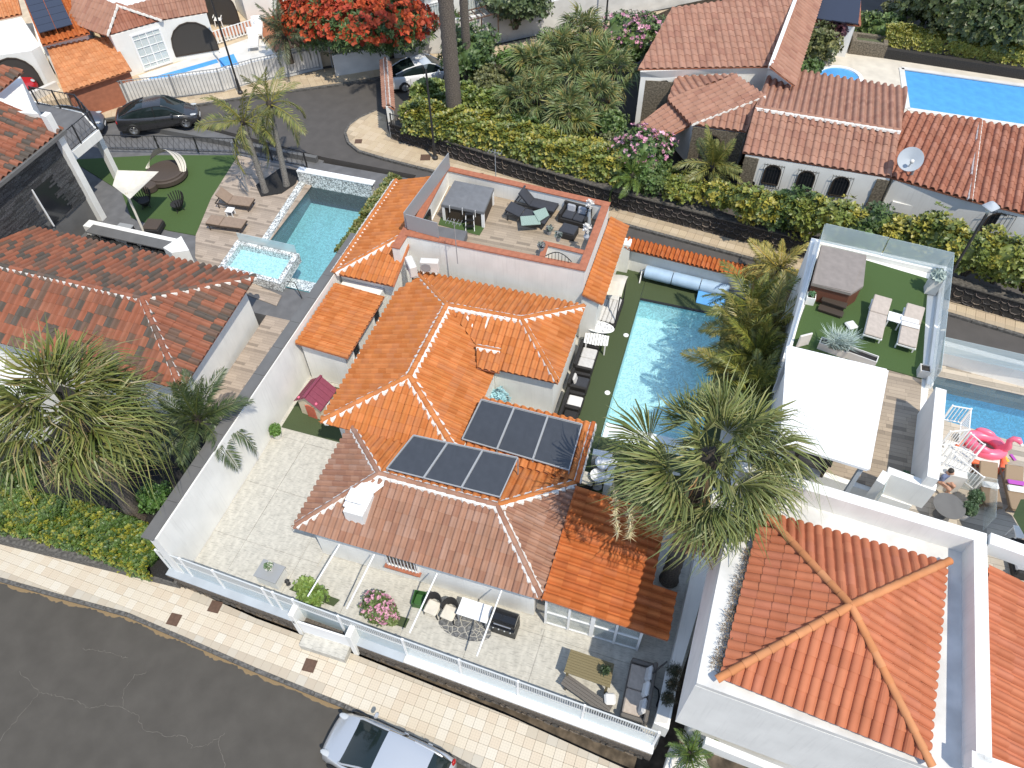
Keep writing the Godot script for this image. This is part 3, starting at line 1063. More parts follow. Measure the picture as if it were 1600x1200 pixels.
func car(called, label, at: Vector3, turn: float, paint: String, L: float, W: float, H: float, kind := "hatch"):
	# x forward; built of body, glazing, roof, pillars, wheels, lamps, mirrors and plates
	var t = thing(called, label, "car", at, turn, "cars on the street and drives")
	var h = W * .5
	var belt = H * .62
	var body = [[-.5, .62, .5, .4, .62], [-.492, .8, .7, .3, .8], [-.47, .9, .83, .25, .97], [-.4, .97, .9, .2, 1.0], [-.2, 1.0, .92, .18, .99], [.0, 1.0, .92, .18, .97], [.2, 1.0, .91, .18, .95], [.3, .98, .86, .19, .9], [.4, .93, .76, .2, .8], [.46, .85, .66, .22, .71], [.49, .7, .52, .28, .6], [.5, .5, .36, .34, .52]]
	if kind == "liftback":
		body = [[-.5, .7, .6, .38, .78], [-.49, .86, .78, .28, .98], [-.46, .93, .84, .24, 1.08], [-.36, .98, .88, .2, 1.06], [-.2, 1.0, .92, .18, 1.01], [.0, 1.0, .92, .18, .96], [.2, 1.0, .91, .18, .92], [.3, .98, .86, .19, .85], [.4, .93, .76, .2, .73], [.46, .85, .66, .22, .64], [.49, .7, .52, .28, .55], [.5, .5, .36, .34, .48]]
	var rings = []
	for s in body: rings.append(section(s[0] * L, [0, s[1] * h, s[2] * h, s[3] * H * .68, s[4] * belt]))
	var g = G.new()
	loft(g, rings)
	for e in [0, rings.size() - 1]:
		for k in range(1, rings[e].size() - 1): g.tri(rings[e][0], rings[e][k], rings[e][k + 1])
	put(g, "body", paint, t)
	var under = G.new()
	under.box(Vector3(0, H * .14, 0), Vector3(L * .92, .12, W * .86))
	put(under, "underbody", "black", t)
	# glazing: [x, belt half width, roof half width, roof height]
	var gh = [[-.465, .74, .7, .0], [-.4, .84, .68, .68], [-.34, .88, .69, .88], [-.18, .9, .71, .97], [-.05, .9, .71, 1.0], [.03, .9, .7, .95], [.12, .89, .72, .72], [.28, .86, .8, .1], [.31, .84, .78, .0]]
	if kind == "liftback":
		gh = [[-.47, .74, .6, .0], [-.4, .8, .6, .22], [-.25, .87, .66, .74], [-.12, .89, .7, .94], [.02, .9, .71, 1.0], [.1, .9, .7, .93], [.17, .89, .72, .74], [.33, .84, .78, .04], [.35, .82, .76, -.02]]
	var ring2 = []
	var roof_rings = []
	for s in gh:
		var by = belt * .96
		for k in body.size() - 1:
			if s[0] >= body[k][0] and s[0] <= body[k + 1][0]:
				by = belt * lerp(body[k][4], body[k + 1][4], (s[0] - body[k][0]) / (body[k + 1][0] - body[k][0]))
		var y = by + (H - by) * s[3]
		var x = s[0] * L
		var q = [Vector2(s[1] * h * .97, by - .05), Vector2(lerp(s[1], s[2], .5) * h, lerp(by, y, .52)), Vector2(s[2] * h, y - .05 * s[3]), Vector2(s[2] * h * .86, y - .012 * s[3]), Vector2(s[2] * h * .5, y + .008), Vector2(0, y + .014)]
		var ring = []
		for p in q: ring.append(Vector3(x, p.y, p.x))
		for k in range(q.size() - 2, -1, -1): ring.append(Vector3(x, q[k].y, -q[k].x))
		ring2.append(ring)
		if s[3] > .8:
			var rr = []
			for k in range(2, 9): rr.append(ring[k] + Vector3(0, .012, 0) + Vector3(0, 0, .008 * sign(ring[k].z)))
			roof_rings.append(rr)
	g = G.new()
	loft(g, ring2)
	put(g, "glazing", "car_glass", t)
	g = G.new()
	var rw = []
	for rr in roof_rings: rw.append(rr)
	loft(g, rw)
	for s in [0, rw[0].size() - 1]:
		for k in rw.size() - 1: g.quad(rw[k][s], rw[k + 1][s], rw[k + 1][s] - Vector3(0, .03, 0), rw[k][s] - Vector3(0, .03, 0))
	put(g, "roof", paint, t)
	for side in [0, 10]:
		for pr in [[ring2.size() - 1, ring2.size() - 4], [1, 3]]:
			g = G.new()
			var lo = min(pr[0], pr[1]); var hi = max(pr[0], pr[1])
			var pp = []
			for k in range(lo, hi + 1): pp.append(ring2[k][2 if side == 0 else 8] + Vector3(0, .006, 0))
			g.tube(pp, .035, 6)
			put(g, "pillar", paint, t)
		g = G.new()
		var a = ring2[4][side]; var c = ring2[4][2 if side == 0 else 8]
		g.bar(a + Vector3(-.15, .03, 0), ring2[4][1 if side == 0 else 9] + Vector3(-.13, 0, 0), .07, .03)
		g.bar(ring2[4][1 if side == 0 else 9] + Vector3(-.13, 0, 0), c + Vector3(-.12, 0, 0), .07, .03)
		put(g, "door_pillar", "black", t)
	# wheels
	var wr = H * .215
	for sx in [-.31, .33]:
		for sz in [-1, 1]:
			var w = Node3D.new()
			w.name = "wheel"
			t.add_child(w, true)
			w.position = Vector3(sx * L, wr, sz * (h - .1))
			g = G.new()
			g.lathe(Vector3.ZERO, [Vector2(wr * .62, -.1), Vector2(wr * .94, -.1), Vector2(wr, -.06), Vector2(wr, .06), Vector2(wr * .94, .105), Vector2(wr * .66, .108)], 20)
			var ty = put(g, "tyre", "tyre", w)
			ty.rotation.x = PI / 2 * sz
			g = G.new()
			g.lathe(Vector3.ZERO, [Vector2(0, .085), Vector2(wr * .14, .085), Vector2(wr * .16, .05), Vector2(wr * .56, .03), Vector2(wr * .6, .1), Vector2(wr * .68, .11)], 20)
			for k in 5:
				var an = TAU * k / 5
				g.bar(Vector3(cos(an) * wr * .1, .08, sin(an) * wr * .1), Vector3(cos(an) * wr * .62, .095, sin(an) * wr * .62), .05, .03)
			var rim = put(g, "rim", "steel", w)
			rim.rotation.x = PI / 2 * sz
			g = G.new()
			for k in 12:
				var a0 = PI * k / 12 * 1.16 - .25; var a1 = PI * (k + 1) / 12 * 1.16 - .25
				var e = h * .985
				var c = Vector3(sx * L, wr, 0)
				for rr in [[wr * 1.02, wr * 1.2]]:
					var q0 = Vector3(cos(a0), sin(a0), 0); var q1 = Vector3(cos(a1), sin(a1), 0)
					g.quad(c + q0 * rr[0] + Vector3(0, 0, sz * (e + .012)), c + q1 * rr[0] + Vector3(0, 0, sz * (e + .012)), c + q1 * rr[1] + Vector3(0, 0, sz * (e - .03)), c + q0 * rr[1] + Vector3(0, 0, sz * (e - .03)))
			put(g, "wheel_arch", "black", t)
	var fy = .52 if kind == "hatch" else .46
	for s in [-1, 1]:
		g = G.new()
		g.ball(Vector3(.437 * L, belt * (fy + .22), s * h * .66), Vector3(.22, .05, .1), 10, 6)
		put(g, "headlight", "lamp_clear", t)
		g = G.new()
		g.ball(Vector3(-.474 * L, belt * .88, s * h * .76), Vector3(.07, .13, .12), 8, 6)
		put(g, "tail_light", "lamp_red", t)
		g = G.new()
		g.rbox(Vector3(.2 * L, belt * 1.06, s * (h + .06)), Vector3(.13, .12, .2), .04)
		put(g, "mirror", paint, t)
		for x in [-.06, -.26]:
			g = G.new()
			g.rbox(Vector3(x * L, belt * .82, s * (h * .985)), Vector3(.16, .03, .04), .01)
			put(g, "door_handle", paint, t)
		g = G.new()
		for x in [.2, -.02, -.22]: g.box(Vector3(x * L, belt * .58, s * (h * .999)), Vector3(.012, belt * .6, .012))
		put(g, "door_seam", "black", t)
	g = G.new()
	g.box(Vector3(.497 * L, belt * .42, 0), Vector3(.03, .1, h * .9))
	put(g, "grille", "black", t)
	g = G.new()
	g.box(Vector3(-.5 * L, belt * .62, 0), Vector3(.02, .11, .5))
	g.box(Vector3(.502 * L, belt * .3, 0), Vector3(.02, .1, .48))
	put(g, "number_plate", "white_trim", t)
	return t

# ---------- figures: a distance field of tapered bones, meshed as one surface ----------
func flesh(g, bones, cell: float, k := .05):
	# bones: [a, b, ra, rb]
	var lo = Vector3.ONE * 1e9; var hi = -lo
	for b in bones:
		for e in [[b[0], b[2]], [b[1], b[3]]]:
			lo = lo.min(e[0] - Vector3.ONE * (e[1] + cell * 3)); hi = hi.max(e[0] + Vector3.ONE * (e[1] + cell * 3))
	var n = Vector3i(((hi - lo) / cell).ceil()) + Vector3i.ONE
	var val = PackedFloat32Array()
	val.resize(n.x * n.y * n.z)
	var f = func(p: Vector3):
		var d = 1e3
		for b in bones:
			var ab = b[1] - b[0]
			var t = clamp((p - b[0]).dot(ab) / max(ab.length_squared(), 1e-9), 0, 1)
			var e = p.distance_to(b[0] + ab * t) - lerp(b[2], b[3], t)
			var m = max(k - abs(d - e), 0.0) / k
			d = min(d, e) - m * m * k * .25
		return d
	for z in n.z:
		for y in n.y:
			for x in n.x: val[x + n.x * (y + n.y * z)] = f.call(lo + Vector3(x, y, z) * cell)
	var cells = {}
	for z in n.z - 1:
		for y in n.y - 1:
			for x in n.x - 1:
				var acc = Vector3.ZERO; var cnt = 0
				var vv = []
				for c in 8: vv.append(val[x + (c & 1) + n.x * (y + ((c >> 1) & 1) + n.y * (z + ((c >> 2) & 1)))])
				for c in 8:
					for ax in 3:
						var d = c | (1 << ax)
						if d != c and (vv[c] < 0) != (vv[d] < 0):
							var t = vv[c] / (vv[c] - vv[d])
							var p0 = Vector3(c & 1, (c >> 1) & 1, (c >> 2) & 1); var p1 = Vector3(d & 1, (d >> 1) & 1, (d >> 2) & 1)
							acc += p0.lerp(p1, t); cnt += 1
				if cnt > 0: cells[Vector3i(x, y, z)] = lo + (Vector3(x, y, z) + acc / cnt) * cell
	var nrm = func(p):
		var e = cell * .5
		return Vector3(f.call(p + Vector3(e, 0, 0)) - f.call(p - Vector3(e, 0, 0)), f.call(p + Vector3(0, e, 0)) - f.call(p - Vector3(0, e, 0)), f.call(p + Vector3(0, 0, e)) - f.call(p - Vector3(0, 0, e))).normalized()
	for c in cells:
		for ax in 3:
			var o = [Vector3i(1, 0, 0), Vector3i(0, 1, 0), Vector3i(0, 0, 1)]
			var p = c; var q = c + o[ax]
			if q.x >= n.x or q.y >= n.y or q.z >= n.z: continue
			if (val[p.x + n.x * (p.y + n.y * p.z)] < 0) == (val[q.x + n.x * (q.y + n.y * q.z)] < 0): continue
			var b1 = o[(ax + 1) % 3]; var b2 = o[(ax + 2) % 3]
			var ks = [c, c - b1, c - b1 - b2, c - b2]
			if not (cells.has(ks[1]) and cells.has(ks[2]) and cells.has(ks[3])): continue
			var v = []
			for kk in ks: v.append(cells[kk])
			g.quadn(v[0], v[1], v[2], v[3], nrm.call(v[0]), nrm.call(v[1]), nrm.call(v[2]), nrm.call(v[3]))

# ---------- small builders ----------
func railing(called, label, path, high, gap, material, post_gap, r := .012, style := "pickets", posts := .03):
	# posts, two rails and bars along path (points at the foot)
	var t = thing(called, label, "railing", path[0])
	var rails = G.new()
	for k in path.size() - 1:
		for y in [.08, high]: rails.bar(path[k] + Vector3.UP * y, path[k + 1] + Vector3.UP * y, .035, .035)
	putw(rails, "rail", material, t)
	var bars = G.new()
	for k in path.size() - 1:
		var a = path[k]; var b = path[k + 1]
		var len = a.distance_to(b)
		var m = int(max(1, round(len / gap)))
		var x = (b - a).normalized()
		for i in range(0, m + 1):
			var p = a + (b - a) * (float(i) / m)
			if style == "pickets": bars.bar(p + Vector3.UP * .08, p + Vector3.UP * high, r * 2, r * 2)
			else:
				var pts = []
				for s in 7: pts.append(p + Vector3.UP * (.08 + (high - .08) * s / 6.0) + x * sin(s * PI / 3.0) * gap * .42 * (1 if i % 2 else -1))
				bars.tube(pts, r, 4, false)
		m = int(max(1, round(len / post_gap)))
		for i in m + (1 if k == path.size() - 2 else 0):
			var p = a + (b - a) * (float(i) / m)
			var g = G.new()
			g.bar(p, p + Vector3.UP * (high + .04), posts * 2, posts * 2)
			putw(g, "post", material, t)
	stuff(putw(bars, "bars", material, t))
	return t

func pot(called, label, at: Vector3, r, h, material, cols, size: Vector3, leaf := .08, n := 60, square := false):
	# a planter with a plant in it
	var t = thing(called, label, "planter", at)
	var g = G.new()
	if square: 
		for s in [-1, 1]:
			g.box(Vector3(s * (r - .015), h * .5, 0), Vector3(.03, h, r * 2)); g.box(Vector3(0, h * .5, s * (r - .015)), Vector3(r * 2 - .06, h, .03))
	else: g.lathe(Vector3.ZERO, [Vector2(0, 0), Vector2(r * .7, 0), Vector2(r, h * .9), Vector2(r * 1.06, h * .92), Vector2(r * 1.06, h), Vector2(r * .88, h), Vector2(r * .85, h * .85)], 16)
	put(g, "pot", material, t)
	g = G.new()
	if square: g.box(Vector3(0, h * .45, 0), Vector3(r * 1.9, h * .85, r * 1.9))
	else: g.lathe(Vector3.ZERO, [Vector2(r * .87, h * .86), Vector2(0, h * .88)], 12)
	put(g, "soil", "soil", t)
	if n > 0:
		var r2 := RandomNumberGenerator.new()
		r2.seed = int(abs(at.x * 50))
		var places = []
		for k in n:
			var o = Vector3(r2.randfn(), r2.randfn() + .3, r2.randfn()).normalized()
			places.append([turned(o + Vector3.UP * .3, r2, r2.randf_range(.7, 1.3), Vector3(0, h + size.y * .45, 0) + o * size * .5 * r2.randf_range(.3, 1.0)), tone(cols, r2)])
		scatter(t, "leaves", clump("broad", leaf), "leaf", places)
		g = G.new()
		g.tube([Vector3(0, h * .8, 0), Vector3(0, h + size.y * .45, 0)], .02, 5)
		put(g, "stem", "bark_dark", t)
	return t

func lounger(called, label, at: Vector3, turn: float, frame: String, pad: String, back := .45, L := 2.0, W := .66, group := ""):
	# head towards -z
	var t = thing(called, label, "sun lounger", at, turn, group)
	var split = -L * .5 + L * .38
	var hinge = Vector3(0, .36, split)
	var d = Vector3(0, sin(back), -cos(back))
	var g = G.new()
	for s in [-1, 1]:
		g.bar(Vector3(s * (W * .5 - .02), .3, -L * .5), Vector3(s * (W * .5 - .02), .3, L * .5), .04, .05)
		g.bar(hinge + Vector3(s * (W * .5 - .03), -.03, 0), hinge + Vector3(s * (W * .5 - .03), -.03, 0) + d * L * .38, .03, .03)
		g.bar(hinge + d * L * .25 + Vector3(s * W * .3, -.03, 0), Vector3(s * W * .3, .3, -L * .42), .025, .025)
	for z in [-L * .5 + .02, L * .5 - .02]: g.bar(Vector3(-W * .5 + .04, .3, z), Vector3(W * .5 - .04, .3, z), .04, .05)
	put(g, "frame", frame, t)
	for s in [-1, 1]:
		for z in [-L * .42, L * .42]:
			g = G.new()
			g.bar(Vector3(s * (W * .5 - .03), 0, z), Vector3(s * (W * .5 - .03), .275, z), .045, .045)
			put(g, "leg", frame, t)
	g = G.new()
	g.rbox(Vector3(0, .375, (split + L * .5) * .5), Vector3(W - .02, .08, L * .5 - split - .02), .025)
	put(g, "seat_pad", pad, t)
	g = G.new()
	var z = -d; var y = Vector3(0, cos(back), sin(back))
	g.rbox(hinge + d * L * .19 + y * .02, Vector3(W - .02, .08, L * .38 - .02), .025, Basis(Vector3.RIGHT, y, z))
	put(g, "back_pad", pad, t)
	return t

func table(called, label, at, turn, sx, sz, h, top_mat, leg_mat, thick := .04):
	var t = thing(called, label, "table", at, turn)
	var g = G.new()
	g.rbox(Vector3(0, h - thick * .5, 0), Vector3(sx, thick, sz), .01)
	put(g, "tabletop", top_mat, t)
	for x in [-1, 1]:
		for z in [-1, 1]:
			g = G.new()
			g.bar(Vector3(x * (sx * .5 - .05), 0, z * (sz * .5 - .05)), Vector3(x * (sx * .5 - .05), h - thick, z * (sz * .5 - .05)), .045, .045)
			put(g, "leg", leg_mat, t)
	return t

func rattan_seat(called, label, at, turn, w, d, frame, pad, seats := 1, cushions := 0, pillow := "cushion_light"):
	# a woven armchair or sofa that faces +z
	var t = thing(called, label, "armchair" if seats == 1 else "sofa", at, turn)
	var g = G.new()
	g.rbox(Vector3(0, .17, 0), Vector3(w, .26, d), .03)
	put(g, "base", frame, t)
	g = G.new()
	g.rbox(Vector3(0, .46, -d * .5 + .07), Vector3(w, .5, .13), .04)
	put(g, "backrest", frame, t)
	for s in [-1, 1]:
		g = G.new()
		g.rbox(Vector3(s * (w * .5 - .07), .39, .04), Vector3(.13, .3, d - .1), .04)
		put(g, "armrest", frame, t)
	var sw = (w - .3) / seats
	for k in seats:
		g = G.new()
		g.rbox(Vector3(-w * .5 + .15 + sw * (k + .5), .36, .06), Vector3(sw - .02, .12, d - .2), .04)
		put(g, "seat_cushion", pad, t)
	for k in cushions:
		g = G.new()
		g.rbox(Vector3(-w * .5 + .15 + (w - .3) / cushions * (k + .5), .52, -d * .5 + .24), Vector3(min(.42, (w - .3) / cushions), .38, .13), .06, Basis(Vector3.RIGHT, -.25))
		put(g, "back_cushion", pillow, t)
	return t

func street_lamp(called, label, at, high):
	var t = thing(called, label, "street lamp", at, 0, "black lamp posts along the street")
	var g = G.new()
	g.lathe(Vector3.ZERO, [Vector2(.16, 0), Vector2(.16, .12), Vector2(.1, .2), Vector2(.085, .9), Vector2(.06, 1.0), Vector2(.05, high - .3), Vector2(.04, high - .1)], 12)
	put(g, "pole", "dark_metal", t)
	g = G.new()
	g.lathe(Vector3(0, high - .15, 0), [Vector2(.05, 0), Vector2(.16, .3), Vector2(.2, .36)], 4)
	put(g, "lantern", "pane_frost", t)
	g = G.new()
	g.lathe(Vector3(0, high + .2, 0), [Vector2(.34, 0), Vector2(.3, .05), Vector2(.1, .2), Vector2(0, .24)], 4)
	put(g, "hood", "grey_blue", t)
	return t

func window(parent, c: Vector3, out: Vector3, w, h, bars := 0, material := "window_dark", frame := "white_trim", fw := .06, panes := 1):
	# frame, panes and bars on a wall; c is the middle on the wall face
	var z = out.normalized()
	var x = Vector3.UP.cross(z).normalized()
	var b = Basis(x, Vector3.UP, z)
	var f = Node3D.new()
	f.name = "window"
	parent.add_child(f, true)
	f.transform = where(parent).affine_inverse() * Transform3D(b, c)
	var g = G.new()
	for s in [-1, 1]:
		g.box(Vector3(s * (w * .5), 0, .02), Vector3(fw, h + fw, .07))
		g.box(Vector3(0, s * (h * .5), .02), Vector3(w - fw, fw, .07))
	for k in range(1, panes): g.box(Vector3(-w * .5 + w * k / panes, 0, .015), Vector3(fw * .7, h - fw, .05))
	put(g, "frame", frame, f)
	for k in panes:
		g = G.new()
		g.box(Vector3(-w * .5 + w * (k + .5) / panes, 0, .004), Vector3(w / panes - fw * .6, h - fw * .6, .012))
		put(g, "pane", material, f)
	if bars > 0:
		g = G.new()
		for k in bars: g.bar(Vector3(-w * .5 + w * (k + .5) / bars, -h * .5, .09), Vector3(-w * .5 + w * (k + .5) / bars, h * .5, .09), .022, .022)
		for s in [-1, 1]: g.bar(Vector3(-w * .5, s * h * .42, .085), Vector3(w * .5, s * h * .42, .085), .02, .02)
		put(g, "grille", "black" if frame == "black" else "white_trim", f)
	return f

func arch_window(parent, c: Vector3, out: Vector3, w, h, cage := true, material := "window_dark"):
	var z = out.normalized()
	var x = Vector3.UP.cross(z).normalized()
	var f = Node3D.new()
	f.name = "window"
	parent.add_child(f, true)
	f.transform = where(parent).affine_inverse() * Transform3D(Basis(x, Vector3.UP, z), c)
	var pts = [Vector3(-w * .5, -h * .5, 0), Vector3(w * .5, -h * .5, 0)]
	for k in 9:
		var a = PI * k / 8
		pts.append(Vector3(cos(a) * w * .5, h * .5 - w * .5 + sin(a) * w * .5, 0))
	var g = G.new()
	for k in range(1, pts.size() - 1): g.tri(pts[0] + Vector3(0, 0, .012), pts[k] + Vector3(0, 0, .012), pts[k + 1] + Vector3(0, 0, .012))
	put(g, "pane", material, f)
	g = G.new()
	for k in pts.size(): g.bar(pts[k] + Vector3(0, 0, .02), pts[(k + 1) % pts.size()] + Vector3(0, 0, .02), .05, .06)
	put(g, "frame", "wood_dark", f)
	if cage:
		g = G.new()
		var hw = w * .62; var hh = h * .56
		for k in 8: 
			var xx = -hw + 2 * hw * k / 7
			g.tube([Vector3(xx, hh, .03), Vector3(xx, hh, .14), Vector3(xx, -hh * .2, .16), Vector3(xx, -hh * .75, .3), Vector3(xx, -hh, .26), Vector3(xx, -hh, .03)], .01, 4)
		for y in [hh, -hh]: g.bar(Vector3(-hw, y, .14 if y > 0 else .26), Vector3(hw, y, .14 if y > 0 else .26), .02, .02)
		put(g, "grille", "black", f)
	return f

func ring_deck(g, outer, inner, h0, h1):
	# a flat deck between two outlines of four corners each
	for k in 4:
		var j = (k + 1) % 4
		g.prism([outer[k], outer[j], inner[j], inner[k]], h0, h1)

func basin(t, corners, top, bottom, water_y, wall_mat, floor_mat):
	# pool walls, floor and water as parts of t
	var g = G.new()
	for k in 4:
		var a = corners[k]; var b = corners[(k + 1) % 4]
		g.quad(Vector3(a.x, bottom, a.z), Vector3(b.x, bottom, b.z), Vector3(b.x, top, b.z), Vector3(a.x, top, a.z))
	putw(g, "pool_wall", wall_mat, t)
	g = G.new()
	g.sheet([Vector3(corners[0].x, bottom, corners[0].z), Vector3(corners[1].x, bottom, corners[1].z), Vector3(corners[2].x, bottom, corners[2].z), Vector3(corners[3].x, bottom, corners[3].z)])
	putw(g, "pool_floor", floor_mat, t)
	g = G.new()
	g.sheet([Vector3(corners[0].x, water_y, corners[0].z), Vector3(corners[1].x, water_y, corners[1].z), Vector3(corners[2].x, water_y, corners[2].z), Vector3(corners[3].x, water_y, corners[3].z)])
	putw(g, "pool_water", "water", t)
	return t

func wall_run(g, path, h0, h1, thick, closed := false):
	# a wall along path; ends butt at the corners
	var n = path.size()
	for k in (n if closed else n - 1):
		var a = Vector3(path[k].x, 0, path[k].z); var b = Vector3(path[(k + 1) % n].x, 0, path[(k + 1) % n].z)
		var x = (b - a).normalized()
		var z = x.cross(Vector3.UP) * thick * .5
		var e = x * thick * .499
		var a2 = a - e if k % 2 == 0 else a + e
		var b2 = b + e if k % 2 == 0 else b - e
		g.prism([a2 + z, b2 + z, b2 - z, a2 - z], h0, h1)

func _ready():
	var camera := Camera3D.new()
	camera.name = "camera"
	camera.position = Vector3(0, 25, 0)
	camera.rotation = Vector3(-0.88418, 0.31713, -0.01915)
	camera.fov = 54.339
	camera.near = .1
	camera.far = 600
	add_child(camera)
	var world := WorldEnvironment.new()
	world.name = "world"
	var env := Environment.new()
	env.background_mode = Environment.BG_SKY
	var sky := Sky.new()
	var sm := ProceduralSkyMaterial.new()
	sm.sky_top_color = Color(.48, .56, .68)
	sm.sky_horizon_color = Color(.8, .82, .84)
	sm.sky_curve = .12
	sm.energy_multiplier = 2.0
	sm.ground_bottom_color = Color(.3, .27, .24)
	sm.ground_horizon_color = Color(.6, .62, .64)
	sm.sun_angle_max = 1
	sky.sky_material = sm
	env.sky = sky
	env.ambient_light_source = Environment.AMBIENT_SOURCE_SKY
	env.tonemap_mode = Environment.TONE_MAPPER_LINEAR
	env.tonemap_exposure = 1.19
	env.sdfgi_enabled = true
	env.ssao_enabled = true
	env.ssil_enabled = true
	world.environment = env
	add_child(world)
	var sun := DirectionalLight3D.new()
	sun.name = "sun"
	sun.light_energy = 1.18
	sun.light_color = Color(1, .965, .9)
	sun.light_angular_distance = .5
	sun.shadow_enabled = true
	sun.look_at_from_position(Vector3(4.5, 10, 3.6), Vector3.ZERO)
	add_child(sun)
	rng.seed = 1
	materials()
	setting()
	front_fence()
	house()
	left_house()
	left_garden()
	right_house()
	right_terrace()
	rear_street()
	rear_left_houses()
	rear_right_house()
	rear_garden()
	trees()
	yard()
	pool_side()
	roof_terrace()
	cars()

func setting():
	var g = G.new()
	g.prism([Vector3(-260, 0, -330), Vector3(200, 0, -330), Vector3(200, 0, 80), Vector3(-260, 0, 80)], -2.4, -1.6)
	struct(g, "ground", "ground")
	# front road, kerb and pavement
	g = G.new()
	g.prism([Vector3(-49.75, -0.72, -3.37), Vector3(-34.47, -0.72, -5.1), Vector3(-26.1, -0.72, -5.39), Vector3(-21.86, -0.72, -5.61), Vector3(-19.13, -0.72, -5.73), Vector3(-16.5, -0.72, -5.86), Vector3(-13.75, -0.72, -5.67), Vector3(-11.14, -0.72, -5.48), Vector3(-7.72, -0.72, -5.3), Vector3(-3.99, -0.72, -4.94), Vector3(0.35, -0.72, -4.27), Vector3(4.45, -0.72, -2.21), Vector3(-29.25, -0.72, 8.29)], -1.0, -.72)
	var road = struct(g, "front_road", "asphalt")
	var kerb_line = [Vector3(-34.45, -0.6, -5.19), Vector3(-26.11, -0.6, -5.49), Vector3(-21.87, -0.6, -5.71), Vector3(-19.13, -0.6, -5.82), Vector3(-16.51, -0.6, -5.95), Vector3(-13.77, -0.6, -5.76), Vector3(-11.15, -0.6, -5.57), Vector3(-7.73, -0.6, -5.39), Vector3(-4.01, -0.6, -5.02), Vector3(0.32, -0.6, -4.35)]
	var inner = [Vector3(-36.3, -0.6, -6.68), Vector3(-27.57, -0.6, -6.97), Vector3(-23.18, -0.6, -7.23), Vector3(-19.91, -0.6, -7.55), Vector3(-16.69, -0.6, -7.77), Vector3(-13.95, -0.6, -7.28), Vector3(-12.02, -0.6, -7.1), Vector3(-9.47, -0.6, -7.01), Vector3(-8.24, -0.6, -6.97), Vector3(-2.38, -0.6, -6.6), Vector3(1.39, -0.6, -6.2), Vector3(4.86, -0.6, -5.91)]
	g = G.new()
	var outline = kerb_line.duplicate()
	var back = inner.duplicate()
	back.reverse()
	outline.append_array(back)
	g.prism(outline, -1.0, -.64)
	var walk = struct(g, "front_pavement", "pavement")
	var dir = (kerb_line[8] - kerb_line[2]).normalized()
	M.paving_face = M.paver.duplicate()
	M.paving_face.albedo_texture = TX.squares
	paving(walk, outline, dir, .34, .34, -.6, [Color(.64, .57, .46), Color(.62, .54, .42), Color(.66, .6, .5), Color(.61, .52, .4), Color(.64, .565, .45)], "paving_face", 300, "paving_tile", .003)
	for k in kerb_line.size() - 1:
		var a = kerb_line[k]; var b = kerb_line[k + 1]
		var n = int(max(1, round(a.distance_to(b) / 1.0)))
		for i in n:
			var s = G.new()
			var p = a.lerp(b, (i + .5) / n)
			s.rbox(Vector3(p.x, -.735, p.z) + Vector3(0, 0, .06), Vector3(a.distance_to(b) / n - .012, .3, .15), .025, Basis(Vector3.UP, -atan2(b.z - a.z, b.x - a.x)))
			putw(s, "kerb_stone", "kerb", walk)
	# sand drifted along the kerb, and cracks in the asphalt
	var r := RandomNumberGenerator.new()
	r.seed = 4
	g = G.new()
	var prev = []
	for k in range(1, 8):
		var a = kerb_line[k]; var b = kerb_line[k + 1]
		for i in 30:
			var p = a.lerp(b, i / 30.0)
			var w = .05 + .07 * r.randf() + .05 * sin(i * .37 + k * 2)
			var q = [Vector3(p.x, -.714, p.z + .13), Vector3(p.x, -.715, p.z + .13 + max(.02, w))]
			if prev.size(): g.quad(prev[0], prev[1], q[1], q[0])
			prev = q
	putw(g, "sand_drift", "sand", road)
	for line in [[Vector3(-17.26, -0.71, -4.38), Vector3(-16.6, -0.71, -4.54), Vector3(-15.94, -0.71, -4.53), Vector3(-15.6, -0.71, -4.59)], [Vector3(-18.87, -0.71, -3.09), Vector3(-17.74, -0.71, -2.73), Vector3(-17.21, -0.71, -2.8), Vector3(-16.31, -0.71, -2.87), Vector3(-15.8, -0.71, -2.79), Vector3(-15.37, -0.71, -3.05), Vector3(-14.77, -0.71, -3.15), Vector3(-14.15, -0.71, -3.07), Vector3(-13.69, -0.71, -2.76), Vector3(-12.88, -0.71, -2.81), Vector3(-12.28, -0.71, -2.99), Vector3(-11.89, -0.71, -2.75), Vector3(-11.45, -0.71, -2.98), Vector3(-11.14, -0.71, -3.44)], [Vector3(-14.77, -0.71, -3.15), Vector3(-15.06, -0.71, -3.55), Vector3(-15.03, -0.71, -4.15), Vector3(-14.64, -0.71, -4.39)], [Vector3(-11.14, -0.71, -3.44), Vector3(-11.19, -0.71, -3.13), Vector3(-10.69, -0.71, -2.69), Vector3(-10.21, -0.71, -2.08)], [Vector3(-17.74, -0.71, -2.73), Vector3(-17.86, -0.71, -1.88), Vector3(-17.97, -0.72, -1.13), Vector3(-17.95, -0.71, -0.25)]]:
		g = G.new()
		var pts = []
		for k in line.size() - 1:
			for i in 8:
				var p = line[k].lerp(line[k + 1], i / 8.0)
				pts.append(p + Vector3(r.randf_range(-.04, .04), 0, r.randf_range(-.04, .04)))
		for k in pts.size() - 1:
			var x = (pts[k + 1] - pts[k]).normalized().cross(Vector3.UP) * r.randf_range(.002, .007)
			g.quad(pts[k] - x, pts[k] + x, pts[k + 1] + x, pts[k + 1] - x)
		putw(g, "crack", "crack", road)
	for e in [[Vector3(-14.78, -0.6, -6.21), "leftmost rusty square drain cover in the front pavement"], [Vector3(-13.64, -0.6, -7.05), "rusty square drain cover in the front pavement next to the white wall corner"], [Vector3(-9.44, -0.6, -6.17), "rusty square drain cover in the front pavement below the gate"]]:
		drain(e[0], .42, e[1], .07)
	# house plot: floor round the pool
	g = G.new()
	var x0 = -2.12; var x1 = 1.85; var z0 = -26.2; var z1 = -17.85
